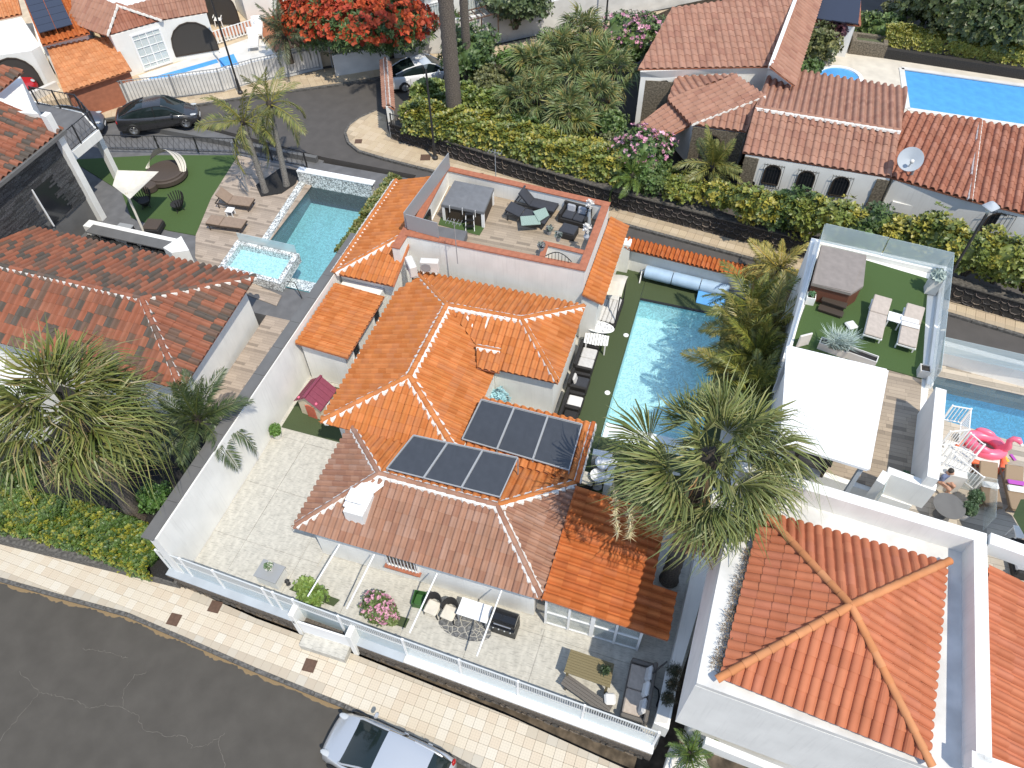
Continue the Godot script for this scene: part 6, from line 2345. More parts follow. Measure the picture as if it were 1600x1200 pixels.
	t = thing("pool_wall", "white wall with blue-grey glass top behind the right pool", "wall", Vector3(12.61, 0.5, -26.25))
	g = G.new()
	g.bar(Vector3(10.83, 0.55, -26.13), Vector3(16.71, 0.55, -25.52), .3, 1.1)
	putw(g, "wall", "white", t)
	g = G.new()
	g.bar(Vector3(10.62, 1.5, -25.56), Vector3(16.18, 1.5, -25.33), .016, .9)
	putw(g, "glass_panel", "pane_frost", t)
	right_pool_side()

func right_pool_side():
	# flamingo
	var t = thing("flamingo_float", "pink inflatable flamingo pool float at the pool edge", "pool float", Vector3(12.59, 0.1, -21.65), -.25)
	var g = G.new()
	var pts = []
	for k in 21: pts.append(Vector3(cos(TAU * k / 20) * .58, .22, sin(TAU * k / 20) * .42))
	g.tube(pts, .22, 12, false)
	put(g, "ring", "pink", t)
	g = G.new()
	g.tube([Vector3(.52, .3, 0), Vector3(.66, .62, 0), Vector3(.56, .9, 0), Vector3(.62, 1.1, 0), Vector3(.78, 1.13, 0), Vector3(.9, 1.02, 0)], [.2, .14, .11, .11, .12, .08], 10)
	put(g, "neck", "pink", t)
	g = G.new()
	g.tube([Vector3(.88, 1.04, 0), Vector3(.98, .94, 0), Vector3(.98, .84, 0)], [.08, .06, .02], 8)
	put(g, "beak", "white_trim", t)
	g = G.new()
	g.ball(Vector3(-.62, .42, 0), Vector3(.24, .22, .2), 10, 7)
	put(g, "tail", "pink", t)
	for s in [-1, 1]:
		g = G.new()
		g.ball(Vector3(-.15, .38, s * .46), Vector3(.38, .2, .14), 10, 7)
		put(g, "wing", "pink", t)
	t = thing("pool_mattress", "orange-red inflatable mattress float lying below the flamingo", "pool float", Vector3(12.44, 0.03, -21.15), -.2)
	g = G.new()
	g.tube([Vector3(-.75, .13, -.4), Vector3(.75, .13, -.4), Vector3(.85, .13, 0), Vector3(.75, .13, .4), Vector3(-.75, .13, .4), Vector3(-.85, .13, 0), Vector3(-.75, .13, -.4)], .13, 8)
	put(g, "tube", "coral", t)
	g = G.new()
	g.rbox(Vector3(0, .1, 0), Vector3(1.4, .08, .7), .03)
	put(g, "mesh_bed", "white_cloth", t)
	t = thing("yellow_float", "small yellow float peeping out beside the flamingo", "pool float", Vector3(11.87, 0.05, -21.86))
	g = G.new()
	g.ball(Vector3(0, .15, 0), Vector3(.16, .16, .3), 10, 7)
	put(g, "body", "yellow", t)
	for e in [[Vector3(12.52, 0.02, -19.65), "brown slatted lounger with white pillow right of the stair railing", "white_cloth"], [Vector3(13.43, 0.02, -19.75), "brown slatted lounger with purple towel at the right edge", "purple"]]:
		var l = lounger("slatted_lounger", e[1], e[0], .1, "wood_tan", "wood_tan", .5, 1.9, .66, "brown loungers by the right pool")
		g = G.new()
		g.rbox(Vector3(0, .46, .05), Vector3(.6, .1, .28), .04)
		put(g, "pillow", "white_cloth", l)
		if e[2] == "purple":
			g = G.new()
			g.rbox(Vector3(.05, .52, -.2), Vector3(.66, .06, .2), .03)
			put(g, "purple_towel", "purple", l)
	t = thing("sandals", "yellow and striped flip-flops lying on the pool deck", "sandals", Vector3(13.45, 0.02, -21.43), .5)
	for k in 2:
		g = G.new()
		g.rbox(Vector3(k * .3, .02, 0), Vector3(.12, .03, .3), .01)
		put(g, "sole", "yellow" if k == 0 else "purple", t)
	# stairs with white railings
	t = thing("pool_stairs", "white tiled stairs down to the pool deck beside the terrace wall", "stairs", Vector3(11.14, 0, -20.81))
	for k in 7:
		g = G.new()
		var p = Vector3(10.91, 0, -19.35).lerp(Vector3(11.7, 0, -21.45), k / 6.0)
		g.box(Vector3(p.x, .15 * (7 - k) * .5, p.z), Vector3(1.1, .15 * (7 - k), .34))
		putw(g, "step", "offwhite", t)
	railing("stair_railing", "white picket railing zigzagging round the stair landing by the flamingo", [Vector3(10.75, 0.9, -21.9), Vector3(11.42, 0.9, -21.94), Vector3(11.28, 0.9, -20.87), Vector3(10.6, 0.9, -20.57)], .95, .13, "white_trim", 1.2, .012)
	railing("stair_railing", "white picket railing sloping from landing towards the pool deck", [Vector3(11.49, 0.6, -21.03), Vector3(11.95, 0.6, -20.6), Vector3(11.61, 0.6, -20.01), Vector3(10.75, 0.6, -20.24)], .9, .14, "white_trim", 1.2, .012)
	railing("stair_railing", "long white stair handrail running down past the seated person", [Vector3(10.6, 1, -19.55), Vector3(12.06, 0.1, -19.46)], .9, .16, "white_trim", 1.5, .012)
	var gl = thing("glass_screen", "green-tinted glass screen panels below the stairs", "glass screen", Vector3(11.6, 0, -18.68))
	for e in [[Vector3(11.14, 0, -19.48), Vector3(12.11, 0, -19.47)], [Vector3(12.13, 0, -19.48), Vector3(12.52, 0, -19.48)], [Vector3(12.52, 0, -19.48), Vector3(12.32, 0, -17.77)]]:
		g = G.new()
		g.bar(e[0] + Vector3(0, .55, 0), e[1] + Vector3(0, .55, 0), .016, 1.0)
		putw(g, "glass_panel", "pane", gl)
	# person sitting on the stairs
	t = thing("person", "person in a blue patterned top with short dark hair sitting on the stairs", "person", Vector3(10.77, 0.45, -19.25), .9)
	g = G.new()
	var B = [
		[Vector3(0, .08, -.08), Vector3(0, .3, -.06), .15, .13], [Vector3(0, .3, -.06), Vector3(0, .52, .0), .13, .12], [Vector3(-.15, .5, 0), Vector3(.15, .5, 0), .07, .07], [Vector3(0, .55, .02), Vector3(0, .66, .05), .055, .05],
		[Vector3(-.1, .06, 0), Vector3(-.13, .1, .42), .085, .06], [Vector3(.1, .06, 0), Vector3(.13, .1, .42), .085, .06], [Vector3(-.13, .1, .42), Vector3(-.13, -.33, .4), .06, .04], [Vector3(.13, .1, .42), Vector3(.13, -.33, .4), .06, .04],
		[Vector3(-.13, -.35, .4), Vector3(-.14, -.38, .55), .04, .03], [Vector3(.13, -.35, .4), Vector3(.14, -.38, .55), .04, .03],
		[Vector3(-.18, .5, 0), Vector3(-.23, .26, .1), .05, .04], [Vector3(.18, .5, 0), Vector3(.23, .26, .1), .05, .04], [Vector3(-.23, .26, .1), Vector3(-.13, .16, .32), .04, .028], [Vector3(.23, .26, .1), Vector3(.13, .16, .32), .04, .028],
		[Vector3(-.13, .16, .32), Vector3(-.1, .15, .39), .03, .018], [Vector3(.13, .16, .32), Vector3(.1, .15, .39), .03, .018],
		[Vector3(0, .78, .07), Vector3(0, .72, .1), .095, .08], [Vector3(0, .76, .165), Vector3(0, .735, .185), .016, .018]]
	flesh(g, B, .028)
	put(g, "body", "skin", t)
	g = G.new()
	flesh(g, [[Vector3(0, .06, -.08), Vector3(0, .3, -.06), .17, .15], [Vector3(0, .3, -.06), Vector3(0, .5, 0), .15, .135], [Vector3(-.16, .5, 0), Vector3(.16, .5, 0), .085, .085], [Vector3(-.18, .5, 0), Vector3(-.215, .36, .06), .066, .06], [Vector3(.18, .5, 0), Vector3(.215, .36, .06), .066, .06]], .03)
	put(g, "shirt", "shirt", t)
	g = G.new()
	g.ball(Vector3(0, .8, .045), Vector3(.108, .11, .112), 12, 8)
	put(g, "hair", "hair", t)
	for s in [-1, 1]:
		g = G.new()
		g.ball(Vector3(s * .035, .765, .158), Vector3(.012, .009, .008), 6, 4)
		put(g, "eye", "black", t)
	for e in [[Vector3(11.9, 0, -18.77), "upper clipped ball shrub in a pot behind the glass screen"], [Vector3(11.64, 0, -18.18), "lower clipped ball shrub in a pot behind the glass screen"]]:
		pot("ball_topiary", e[1], e[0], .2, .4, "offwhite", [Color(.05, .09, .04), Color(.07, .12, .05), Color(.04, .07, .03)], Vector3(.56, .54, .56), .06, 420)
	t = thing("round_table", "round dark grey table top in the shade below the stairs", "table", Vector3(10.89, 0, -18))
	g = G.new()
	g.lathe(Vector3.ZERO, [Vector2(.3, 0), Vector2(.28, .04), Vector2(.05, .06), Vector2(.05, .7), Vector2(.55, .72), Vector2(.56, .75), Vector2(0, .76)], 24)
	put(g, "table", "grey_coping", t)
	t = thing("green_parasol", "dark green square parasol at the right edge", "parasol", Vector3(13.51, 0, -17.32))
	g = G.new()
	g.tube([Vector3.ZERO, Vector3(0, 2.2, 0)], .03, 8)
	put(g, "pole", "white_trim", t)
	g = G.new()
	for k in 8:
		var a = TAU * k / 8; var b = TAU * (k + 1) / 8
		g.tri(Vector3(0, 2.35, 0), Vector3(cos(a) * 1.1, 1.95, sin(a) * 1.1), Vector3(cos(b) * 1.1, 1.95, sin(b) * 1.1))
	put(g, "canopy", "parasol_green", t)
	table("side_table", "white square table beside the green parasol", Vector3(13.35, 0, -17.65), .1, .55, .5, .7, "white_trim", "white_trim")
	rattan_seat("outdoor_sofa", "dark outdoor sofa with grey cushion at the right edge", Vector3(13.46, 0, -16.78), -1.5, 1.4, .8, "rattan_dark", "cushion_grey", 2)

func rear_street():
	var g = G.new()
	g.prism([Vector3(-260, 0, -330), Vector3(200, 0, -330), Vector3(200, 0, -26.2), Vector3(9.75, 0, -26.2), Vector3(9.75, 0, -28.3), Vector3(4.2, 0, -28.9), Vector3(-15.3, 0, -28.95), Vector3(-15.42, 0, -31.1), Vector3(-21, 0, -31.22), Vector3(-30, 0, -32.25), Vector3(-45, 0, -34.6), Vector3(-260, 0, -60)], -1.0, 1.0)
	struct(g, "rear_road", "asphalt_rear")
	var cols = [Color(.55, .44, .3), Color(.52, .41, .28), Color(.58, .47, .33)]
	M.rear_face = M.paver.duplicate()
	M.rear_face.albedo_texture = TX.squares
	var kerbs = [[Vector3(-20.08, 1.12, -36.29), Vector3(-20.71, 1.12, -35.24), Vector3(-20.93, 1.12, -34.4), Vector3(-20.8, 1.12, -33.61), Vector3(-20.21, 1.12, -32.78), Vector3(-19.31, 1.12, -32.19), Vector3(-17.64, 1.12, -31.91), Vector3(-15.65, 1.12, -31.69), Vector3(-13.46, 1.12, -31.48), Vector3(-9.97, 1.12, -30.98), Vector3(-4.27, 1.12, -30.14), Vector3(3.28, 1.12, -29.19), Vector3(6.21, 1.12, -28.77), Vector3(11.13, 1.12, -28.08), Vector3(14.22, 1.12, -27.55), Vector3(18.06, 1.12, -26.88)], [Vector3(-38.12, 1.12, -28.92), Vector3(-35.47, 1.12, -30.67), Vector3(-29.31, 1.12, -34.8), Vector3(-26.48, 1.12, -36.61), Vector3(-22.97, 1.12, -38.73), Vector3(-19.84, 1.12, -41), Vector3(-16.33, 1.12, -43.18), Vector3(-14.37, 1.12, -45.11), Vector3(-10.78, 1.12, -48.66), Vector3(-8.26, 1.12, -51.09), Vector3(-2.93, 1.12, -54.77), Vector3(2.8, 1.12, -59.75)]]
	var inner = [[Vector3(18.2, 1.12, -27.66), Vector3(14.31, 1.12, -28.37), Vector3(11.25, 1.12, -28.87), Vector3(4.76, 1.12, -30.01), Vector3(-5.18, 1.12, -31.27), Vector3(-10.35, 1.12, -32.21), Vector3(-14.27, 1.12, -32.96), Vector3(-16.77, 1.12, -33.52), Vector3(-17.97, 1.12, -33.76), Vector3(-18.66, 1.12, -34.71), Vector3(-19.27, 1.12, -35.94)], [Vector3(2.67, 1.12, -61.73), Vector3(-3.08, 1.12, -55.86), Vector3(-7.47, 1.12, -52.68), Vector3(-14.78, 1.12, -46.42), Vector3(-17.14, 1.12, -44.23), Vector3(-20.31, 1.12, -43.24), Vector3(-21.65, 1.12, -42.16), Vector3(-25.25, 1.12, -39.78), Vector3(-26.91, 1.12, -38.23), Vector3(-28.58, 1.12, -37.19), Vector3(-29.9, 1.12, -35.63), Vector3(-36.81, 1.12, -31.37), Vector3(-39.5, 1.12, -29.5)]]
	var names = ["corner_pavement", "far_pavement"]
	for k in 2:
		var line = kerbs[k].duplicate()
		line.append_array(inner[k])
		g = G.new()
		g.prism(line, .9, 1.09)
		var walk = struct(g, names[k], "pavement")
		var d = kerbs[k][kerbs[k].size() - 4] - kerbs[k][kerbs[k].size() - 7]
		paving(walk, line, d, .4, .4, 1.12, cols, "rear_face", 120 if k == 0 else 0, "paving_tile", .004)
		for i in kerbs[k].size() - 1:
			var a = kerbs[k][i]; var b = kerbs[k][i + 1]
			var n = int(max(1, round(a.distance_to(b) / 1.2)))
			for j in n:
				var p = a.lerp(b, (j + .5) / n)
				g = G.new()
				g.rbox(Vector3(p.x, 1.06, p.z), Vector3(a.distance_to(b) / n - .01, .16, .16), .02, Basis(Vector3.UP, -atan2(b.z - a.z, b.x - a.x)))
				putw(g, "kerb_stone", "kerb", walk)
	drain(Vector3(-19.68, 1.12, -33), .4, "small square drain cover near the rounded pavement corner", .3)
	drain(Vector3(-15.46, 1.12, -32.61), .55, "square drain cover in the rear pavement beside the lamp post", .3)
	drain(Vector3(-12.09, 1.12, -31.82), .5, "square drain cover in the rear pavement behind the roof terrace", .3)
	# lava stone retaining wall
	var t = thing("lava_stone_wall", "dark lava stone retaining wall with grey coping along the rear pavement", "wall", Vector3(-10.35, 1.12, -32.21))
	var pts = [Vector3(-17.97, 1.12, -33.76), Vector3(-14.27, 1.12, -32.96), Vector3(-10.35, 1.12, -32.21), Vector3(-5.18, 1.12, -31.27), Vector3(4.76, 1.12, -30.01), Vector3(11.25, 1.12, -28.87), Vector3(14.31, 1.12, -28.37), Vector3(17.25, 1.12, -27.83)]
	g = G.new()
	var back = []
	for p in pts: back.push_front(p + Vector3(.12, 0, -.5))
	var line = pts.duplicate(); line.append_array(back)
	g.prism(line, .95, 2.1)
	putw(g, "core", "lava_joint", t)
	var left = 300
	for k in pts.size() - 1:
		left -= stone_face(t, pts[k], pts[k + 1], .98, .33, LAVA, "lava", left, .07, true)
	g = G.new()
	for k in pts.size() - 1: g.prism([pts[k] + Vector3(-.03, 0, .06), pts[k + 1] + Vector3(-.03, 0, .06), pts[k + 1] + Vector3(.12, 0, -.42), pts[k] + Vector3(.12, 0, -.42)], 2.1, 2.16 + .004 * (k % 2))
	putw(g, "coping", "coping_stone", t)
	# garden soil behind it
	g = G.new()
	g.prism([pts[0] + Vector3(0, 0, -.45), pts[4] + Vector3(.1, 0, -.45), pts[7] + Vector3(.1, 0, -.45), Vector3(40, 0, -28), Vector3(60, 0, -75), Vector3(4.28, 2, -60.37), Vector3(-4.97, 2, -52.74), Vector3(-9.05, 2, -46.54), Vector3(-13.53, 2, -42.46), Vector3(-15.66, 2, -40.8), Vector3(-18.05, 2, -36.9), Vector3(-17.78, 2, -34.16)], .9, 2.0)
	struct(g, "rear_garden_soil", "soil")
	g = G.new()
	g.prism([Vector3(-17.74, 2.03, -34.46), Vector3(-17.4, 2.03, -36.31), Vector3(-15.21, 2.03, -35.68), Vector3(-12.87, 2.03, -35.53), Vector3(-11.38, 2.03, -35.56), Vector3(-11.34, 2.03, -35.18), Vector3(-14.93, 2.03, -34.94), Vector3(-16.6, 2.03, -35.27), Vector3(-16.75, 2.03, -33.74)], 2.0, 2.03)
	struct(g, "garden_path", "pavement")
	t = thing("gate_wall", "narrow white gate wall with clay tiled cap at the rounded street corner", "wall", Vector3(-18.49, 1.1, -34.8))
	var a = Vector3(-17.98, 3, -33.99); var b = Vector3(-20.21, 3, -38.69)
	g = G.new()
	g.bar(Vector3(a.x, 2.0, a.z), Vector3(b.x, 2.0, b.z), .3, 1.96)
	putw(g, "wall", "white", t)
	var x = Vector3(.36, -.14, 0)
	roof(t, [a + x, b + x, b + Vector3(0, .02, 0), a + Vector3(0, .02, 0)], .24, .36, "pink", "roman", 0, .05)
	roof(t, [a - Vector3(.36, .14, 0), b - Vector3(.36, .14, 0), b + Vector3(0, .02, 0), a + Vector3(0, .02, 0)], .24, .36, "pink", "roman", 0, .05)
	ridge(t, a + Vector3(0, .05, 0), b + Vector3(0, .05, 0), "pink", .09, .05, .03, false)
	railing("garden_railing", "thin black railing on the lava wall at the gate corner", [Vector3(-17.71, 2.16, -33.51), Vector3(-16.56, 2.16, -33.31), Vector3(-13.48, 2.16, -33.05)], .7, .14, "dark_metal", 1.5, .008)
	street_lamp("lamp_post", "black lamp post on the rear pavement in front of the lava wall", Vector3(-14.9, 1.12, -32.65), 5.3)
	street_lamp("lamp_post", "black lamp post by the far white wall at the top", Vector3(-9.33, 1.12, -50.11), 5.6)
	street_lamp("lamp_post", "black lamp post rising between the palms at top left", Vector3(-28.8, 1.12, -35.72), 8.6)
	var lr = Vector3(10.5, 6.5, -28.21)
	street_lamp("lamp_post", "black lamp post standing behind the turfed roof terrace", Vector3(lr.x, 1.12, lr.z), 5.3)

func block(t, poly, h0, h1, m := "white", called := "wall"):
	var g = G.new()
	g.prism(poly, h0, h1)
	return putw(g, called, m, t)

func rear_left_houses():
	var g = G.new()
	g.prism([Vector3(-43.81, 1.9, -26.78), Vector3(-39.4, 1.9, -29.96), Vector3(-36.74, 1.9, -31.84), Vector3(-30, 1.9, -36.24), Vector3(-27, 1.9, -38.8), Vector3(-25.36, 1.9, -40.37), Vector3(-21.79, 1.9, -42.77), Vector3(-20.47, 1.9, -43.86), Vector3(-15.03, 1.9, -47.24), Vector3(-3.35, 1.9, -56.74), Vector3(4.65, 1.9, -63.02), Vector3(-18.21, 1.9, -76.93), Vector3(-69.14, 1.9, -47.66)], .9, 1.88)
	struct(g, "plot_terrace", "pavement")
	# street wall and railing
	var t = thing("street_wall", "long white street wall with grey bar railing at top left", "wall", Vector3(-29.93, 1.1, -35.66))
	var p = [Vector3(-37, 1.12, -31.39), Vector3(-29.9, 1.12, -35.63), Vector3(-28.5, 1.12, -37.21), Vector3(-25.52, 1.12, -39.87)]
	g = G.new()
	wall_run(g, [p[0] + Vector3(0, 0, -.15), p[1] + Vector3(0, 0, -.15), p[2] + Vector3(0, 0, -.15), p[3] + Vector3(0, 0, -.15)], .95, 2.35, .2)
	putw(g, "wall", "old_white", t)
	railing("street_railing", "grey bar railing standing before the long white street wall", p, 1.45, .2, "grey_metal", 2.4, .012)
	t = thing("street_wall", "slatted pale wall below the flame tree", "wall", Vector3(-23.45, 1.1, -41.18))
	g = G.new()
	g.bar(Vector3(-24.12, 1.7, -39.29), Vector3(-21.27, 1.7, -41.27), .2, 1.5)
	putw(g, "wall", "old_white", t)
	railing("street_railing", "grey bar railing on the pale wall below the flame tree", [Vector3(-24.73, 1.12, -40.1), Vector3(-21.73, 1.12, -42.14)], 1.5, .16, "grey_metal", 2.0, .014)
	t = thing("street_wall", "tall plain white street wall with stone foot right of the flame tree", "wall", Vector3(-18.3, 1.1, -43.77))
	p = [Vector3(-21.45, 1.12, -42.22), Vector3(-17.34, 1.12, -44.8), Vector3(-14.89, 1.12, -46.76), Vector3(-7.51, 1.12, -52.87), Vector3(-2.74, 1.12, -56.69), Vector3(3.14, 1.12, -61.63)]
	for k in p.size() - 1:
		g = G.new()
		g.bar(p[k] + Vector3(0, .95, -.15), p[k + 1] + Vector3(0, .95, -.15), .24, 2.0)
		putw(g, "wall", "old_white", t)
	stone_face(t, p[1] + Vector3(0, 0, .02), p[3] + Vector3(0, 0, .02), .35, .3, LAVA, "lava", 60, .1, true)
	# villa with the french window
	t = thing("arcade_villa", "white villa with french window and dark arch at top left", "house", Vector3(-36.06, 1.9, -39.24))
	var f = [Vector3(-35.47, 4.5, -34.32), Vector3(-33.69, 4.5, -36.82), Vector3(-31.59, 4.5, -38.37), Vector3(-35.99, 4.5, -43.72), Vector3(-41.52, 4.5, -39.17)]
	block(t, f, 1.88, 4.4)
	roof(t, [Vector3(-35.71, 4.45, -34.2), Vector3(-33.65, 4.45, -36.86), Vector3(-35.51, 5.6, -35.74)], .33, .42, "brick", "roman", 30, .06)
	roof(t, [Vector3(-33.65, 4.45, -36.86), Vector3(-31.56, 4.45, -38.5), Vector3(-32.29, 5.4, -39.53), Vector3(-35.51, 5.6, -35.74)], .33, .42, "pink", "roman", 30, .06)
	roof(t, [Vector3(-38.84, 4.45, -34.97), Vector3(-35.71, 4.45, -34.2), Vector3(-35.51, 5.6, -35.74), Vector3(-39.29, 5.6, -37.07)], .33, .42, "pink", "roman", 20, .06)
	ridge(t, Vector3(-35.62, 4.5, -34.12), Vector3(-35.51, 5.6, -35.74), "pink", .11, .05, .03, false)
	ridge(t, Vector3(-33.57, 4.5, -36.77), Vector3(-35.51, 5.6, -35.74), "pink", .11, .05, .03, false)
	var a = f[0]; var b = f[1]
	var out = (b - a).cross(Vector3.UP).normalized()
	if out.z < 0: out = -out
	var w = window(t, a.lerp(b, .62) * Vector3(1, 0, 1) + Vector3(0, 3.05, 0), out, 1.7, 2.1, 0, "pane_frost", "white_trim", .1, 2)
	g = G.new()
	for k in 4: g.box(Vector3(0, -.75 + k * .5, .03), Vector3(1.6, .035, .03))
	for k in [-.42, .42]: g.box(Vector3(k, 0, .03), Vector3(.035, 1.95, .03))
	put(g, "glazing_bars", "white_trim", w)
	out = (f[2] - f[1]).cross(Vector3.UP).normalized()
	if out.z < 0: out = -out
	arch_window(t, f[1].lerp(f[2], .52) * Vector3(1, 0, 1) + Vector3(0, 3.15, 0), out, 2.6, 1.9, false, "interior_dark")
	railing("balustrade", "white picket balustrade before the dark arch of the arcade villa", [Vector3(-34.29, 1.92, -37.43), Vector3(-32.57, 1.92, -39.13), Vector3(-30.75, 1.92, -41.62)], .85, .22, "white_trim", 2.0, .04)
	g = G.new()
	g.prism([Vector3(-34.97, 1.94, -34.58), Vector3(-32.26, 1.94, -38.49), Vector3(-30.5, 1.94, -41.19), Vector3(-27.34, 1.94, -38.63), Vector3(-30.11, 1.94, -36.45), Vector3(-34.14, 1.94, -34.03)], 1.88, 1.93)
	struct(g, "pool_terrace", "offwhite")
	t = thing("lap_pool", "narrow blue pool partly hidden behind the street wall at top left", "swimming pool", Vector3(-32.3, 1.95, -36.37))
	g = G.new()
	g.prism([Vector3(-34.11, 1.96, -34.47), Vector3(-31.39, 1.96, -37.68), Vector3(-31.05, 1.96, -37.36), Vector3(-33.49, 1.96, -34.41)], 1.9, 1.955)
	g.prism([Vector3(-31.27, 1.96, -37.79), Vector3(-30.68, 1.96, -38.55), Vector3(-29.7, 1.96, -37.5), Vector3(-30.6, 1.96, -36.91)], 1.9, 1.955)
	putw(g, "pool_water", "cover_blue", t)
	for e in [[Vector3(-30.02, 1.93, -40.01), "white plastic sunbed beyond the street wall at the corner"], [Vector3(-30.56, 1.93, -41.47), "second white plastic sunbed nearer the white villa"]]:
		lounger("plastic_sunbed", e[1], e[0], .5, "white_trim", "white_trim", .6, 1.9, .65, "white plastic sunbeds at top left")
	# shed roof with orange tiles and the house with photovoltaic panels
	t = thing("orange_annex", "flat annex with bright peach tiled roof at top left", "house", Vector3(-37.78, 1.9, -33.69))
	roof(t, [Vector3(-36.21, 3, -30.11), Vector3(-34.05, 3, -33.4), Vector3(-36.51, 3.9, -35.33), Vector3(-39.28, 3.9, -33.06)], .3, .4, "peach", "roman", 110, .035)
	block(t, [Vector3(-36.33, 2.9, -30.41), Vector3(-34.3, 2.9, -33.45), Vector3(-38.02, 2.9, -36.71), Vector3(-40.88, 2.9, -34.54)], .95, 2.88, "terracotta")
	t = thing("panel_house", "white arched house with photovoltaic panels on orange roof at far top left", "house", Vector3(-44.2, 1.9, -36.93))
	roof(t, [Vector3(-38.81, 4.3, -32.44), Vector3(-37.09, 4.3, -34.46), Vector3(-40.36, 5.4, -38.2), Vector3(-43.13, 5.4, -36.48)], .3, .4, "deep", "roman", 40, .06)
	block(t, [Vector3(-39.17, 4.2, -32.7), Vector3(-37.42, 4.2, -34.58), Vector3(-42.52, 4.2, -40.13), Vector3(-45.64, 4.2, -38.56)], 1.88, 4.1)
	roof(t, [Vector3(-45.1, 4.3, -33.02), Vector3(-42.74, 4.3, -35.42), Vector3(-44.61, 5.2, -37.51), Vector3(-47.85, 5.2, -35.66)], .3, .4, "peach", "roman", 0, .06)
	block(t, [Vector3(-45.19, 4.2, -33.04), Vector3(-42.9, 4.2, -35.42), Vector3(-39.19, 4.2, -32.62), Vector3(-39.28, 4.2, -31.96), Vector3(-41.79, 4.2, -30.32)], 1.88, 4.15)
	out = (Vector3(-39.28, 4.2, -31.96) - Vector3(-41.79, 4.2, -30.32)).cross(Vector3.UP).normalized()
	if out.z < 0: out = -out
	arch_window(t, Vector3(-40.4, 4.2, -31.18) * Vector3(1, 0, 1) + Vector3(0, 2.95, 0), out, 2.2, 2.0, false, "interior_dark")
	for j in 5:
		for i in 2:
			g = G.new()
			var o = Vector3(-38.99, 4.75, -32.78); var u = (Vector3(-37.81, 4.75, -34.26) - o) * .5; var v = (Vector3(-41.62, 5.3, -35.16) - o) / 5
			var q = o + u * i + v * j + Vector3(0, .1, 0)
			g.slab([q, q + u * .97, q + u * .97 + v * .96, q + v * .96], .04, Vector3.DOWN)
			putw(g, "solar_module", "solar_cell", t)
	g = G.new()
	g.bar(Vector3(-43.85, 4.6, -37.31), Vector3(-39.44, 3.4, -32.77), .16, .3)
	putw(g, "verge", "white", t)
	g = G.new()
	g.prism([Vector3(-43.51, 1.92, -33.62), Vector3(-42.54, 1.92, -34.91), Vector3(-38.47, 1.92, -31.9), Vector3(-39.27, 1.92, -30.92), Vector3(-41.52, 1.92, -31.4)], 1.88, 1.92)
	struct(g, "driveway", "offwhite")
	pot("door_pot", "small potted plant on the driveway beside the red car", Vector3(-42.03, 1.92, -34.29), .22, .4, "terracotta", [Color(.06, .12, .04)], Vector3(.5, .5, .5), .1, 80)
	t = thing("low_gate", "cream rendered gate wall with black hooks below the red car", "wall", Vector3(-40.29, 1.1, -32.13))
	g = G.new()
	g.bar(Vector3(-39.4, 1.9, -30.18), Vector3(-38.71, 1.9, -32.02), .25, .9)
	putw(g, "wall", "offwhite", t)
	# white houses along the top
	t = thing("white_villa", "white villa with shaded arch and terracotta terrace at the top", "house", Vector3(-33.09, 1.9, -43.85))
	block(t, [Vector3(-35.3, 1.9, -42.44), Vector3(-33.63, 1.9, -44.09), Vector3(-32.09, 1.9, -42.78), Vector3(-30.47, 1.9, -44.39), Vector3(-29.24, 1.9, -46.13), Vector3(-33.24, 1.9, -52.49), Vector3(-40.73, 1.9, -50.41)], 1.88, 4.6)
	out = Vector3(.2, 0, 1).normalized()
	arch_window(t, Vector3(-33.53, 1.9, -42.18) * Vector3(1, 0, 1) + Vector3(0, 3.1, .3), out, 2.6, 2.2, false, "interior_dark")
	g = G.new()
	g.prism([Vector3(-33.75, 1.93, -40.74), Vector3(-32.49, 1.93, -42.41), Vector3(-31.62, 1.93, -43.42), Vector3(-29.11, 1.93, -45.5), Vector3(-25.56, 1.93, -42.17), Vector3(-28.34, 1.93, -39.63), Vector3(-30.7, 1.93, -41.79), Vector3(-33.08, 1.93, -40.2)], 1.88, 1.92)
	struct(g, "terracotta_terrace", "terracotta_floor")
	for e in [[Vector3(-30.42, 1.93, -43.95), "white plastic armchair on the terracotta terrace"], [Vector3(-33.58, 1.93, -41.72), "white plastic chair in front of the shaded arch"], [Vector3(-34.26, 1.93, -39.51), "white plastic chair behind the white balustrade"]]:
		t = thing("plastic_chair", e[1], "chair", e[0], .4, "white plastic chairs at the top left villas")
		for k in 4:
			g = G.new()
			g.bar(Vector3(.24 * (1 if k % 2 else -1), 0, .24 * (1 if k > 1 else -1)), Vector3(.2 * (1 if k % 2 else -1), .42, .2 * (1 if k > 1 else -1)), .05, .05)
			put(g, "leg", "white_trim", t)
		g = G.new()
		g.rbox(Vector3(0, .44, 0), Vector3(.5, .05, .5), .02)
		put(g, "seat", "white_trim", t)
		g = G.new()
		g.rbox(Vector3(0, .68, -.24), Vector3(.5, .46, .05), .02, Basis(Vector3.RIGHT, -.2))
		for s in [-1, 1]: g.bar(Vector3(s * .26, .62, -.22), Vector3(s * .26, .62, .22), .05, .04)
		put(g, "backrest", "white_trim", t)
	t = thing("air_conditioner", "white air conditioner on the top white villa's wall", "air conditioner", Vector3(-29.98, 1.93, -44.85))
	g = G.new()
	g.rbox(Vector3(0, .4, 0), Vector3(.85, .6, .34), .03)
	put(g, "housing", "offwhite", t)
	g = G.new()
	g.lathe(Vector3.ZERO, [Vector2(.2, 0), Vector2(.21, .02), Vector2(0, .01)], 16)
	var fan = put(g, "fan_grille", "black", t)
	fan.transform = Transform3D(Basis(Vector3.RIGHT, PI / 2), Vector3(-.12, .4, .17))
	t = thing("white_bungalow", "white bungalow with barred windows behind the tall street wall", "house", Vector3(-18.84, 1.9, -47.87))
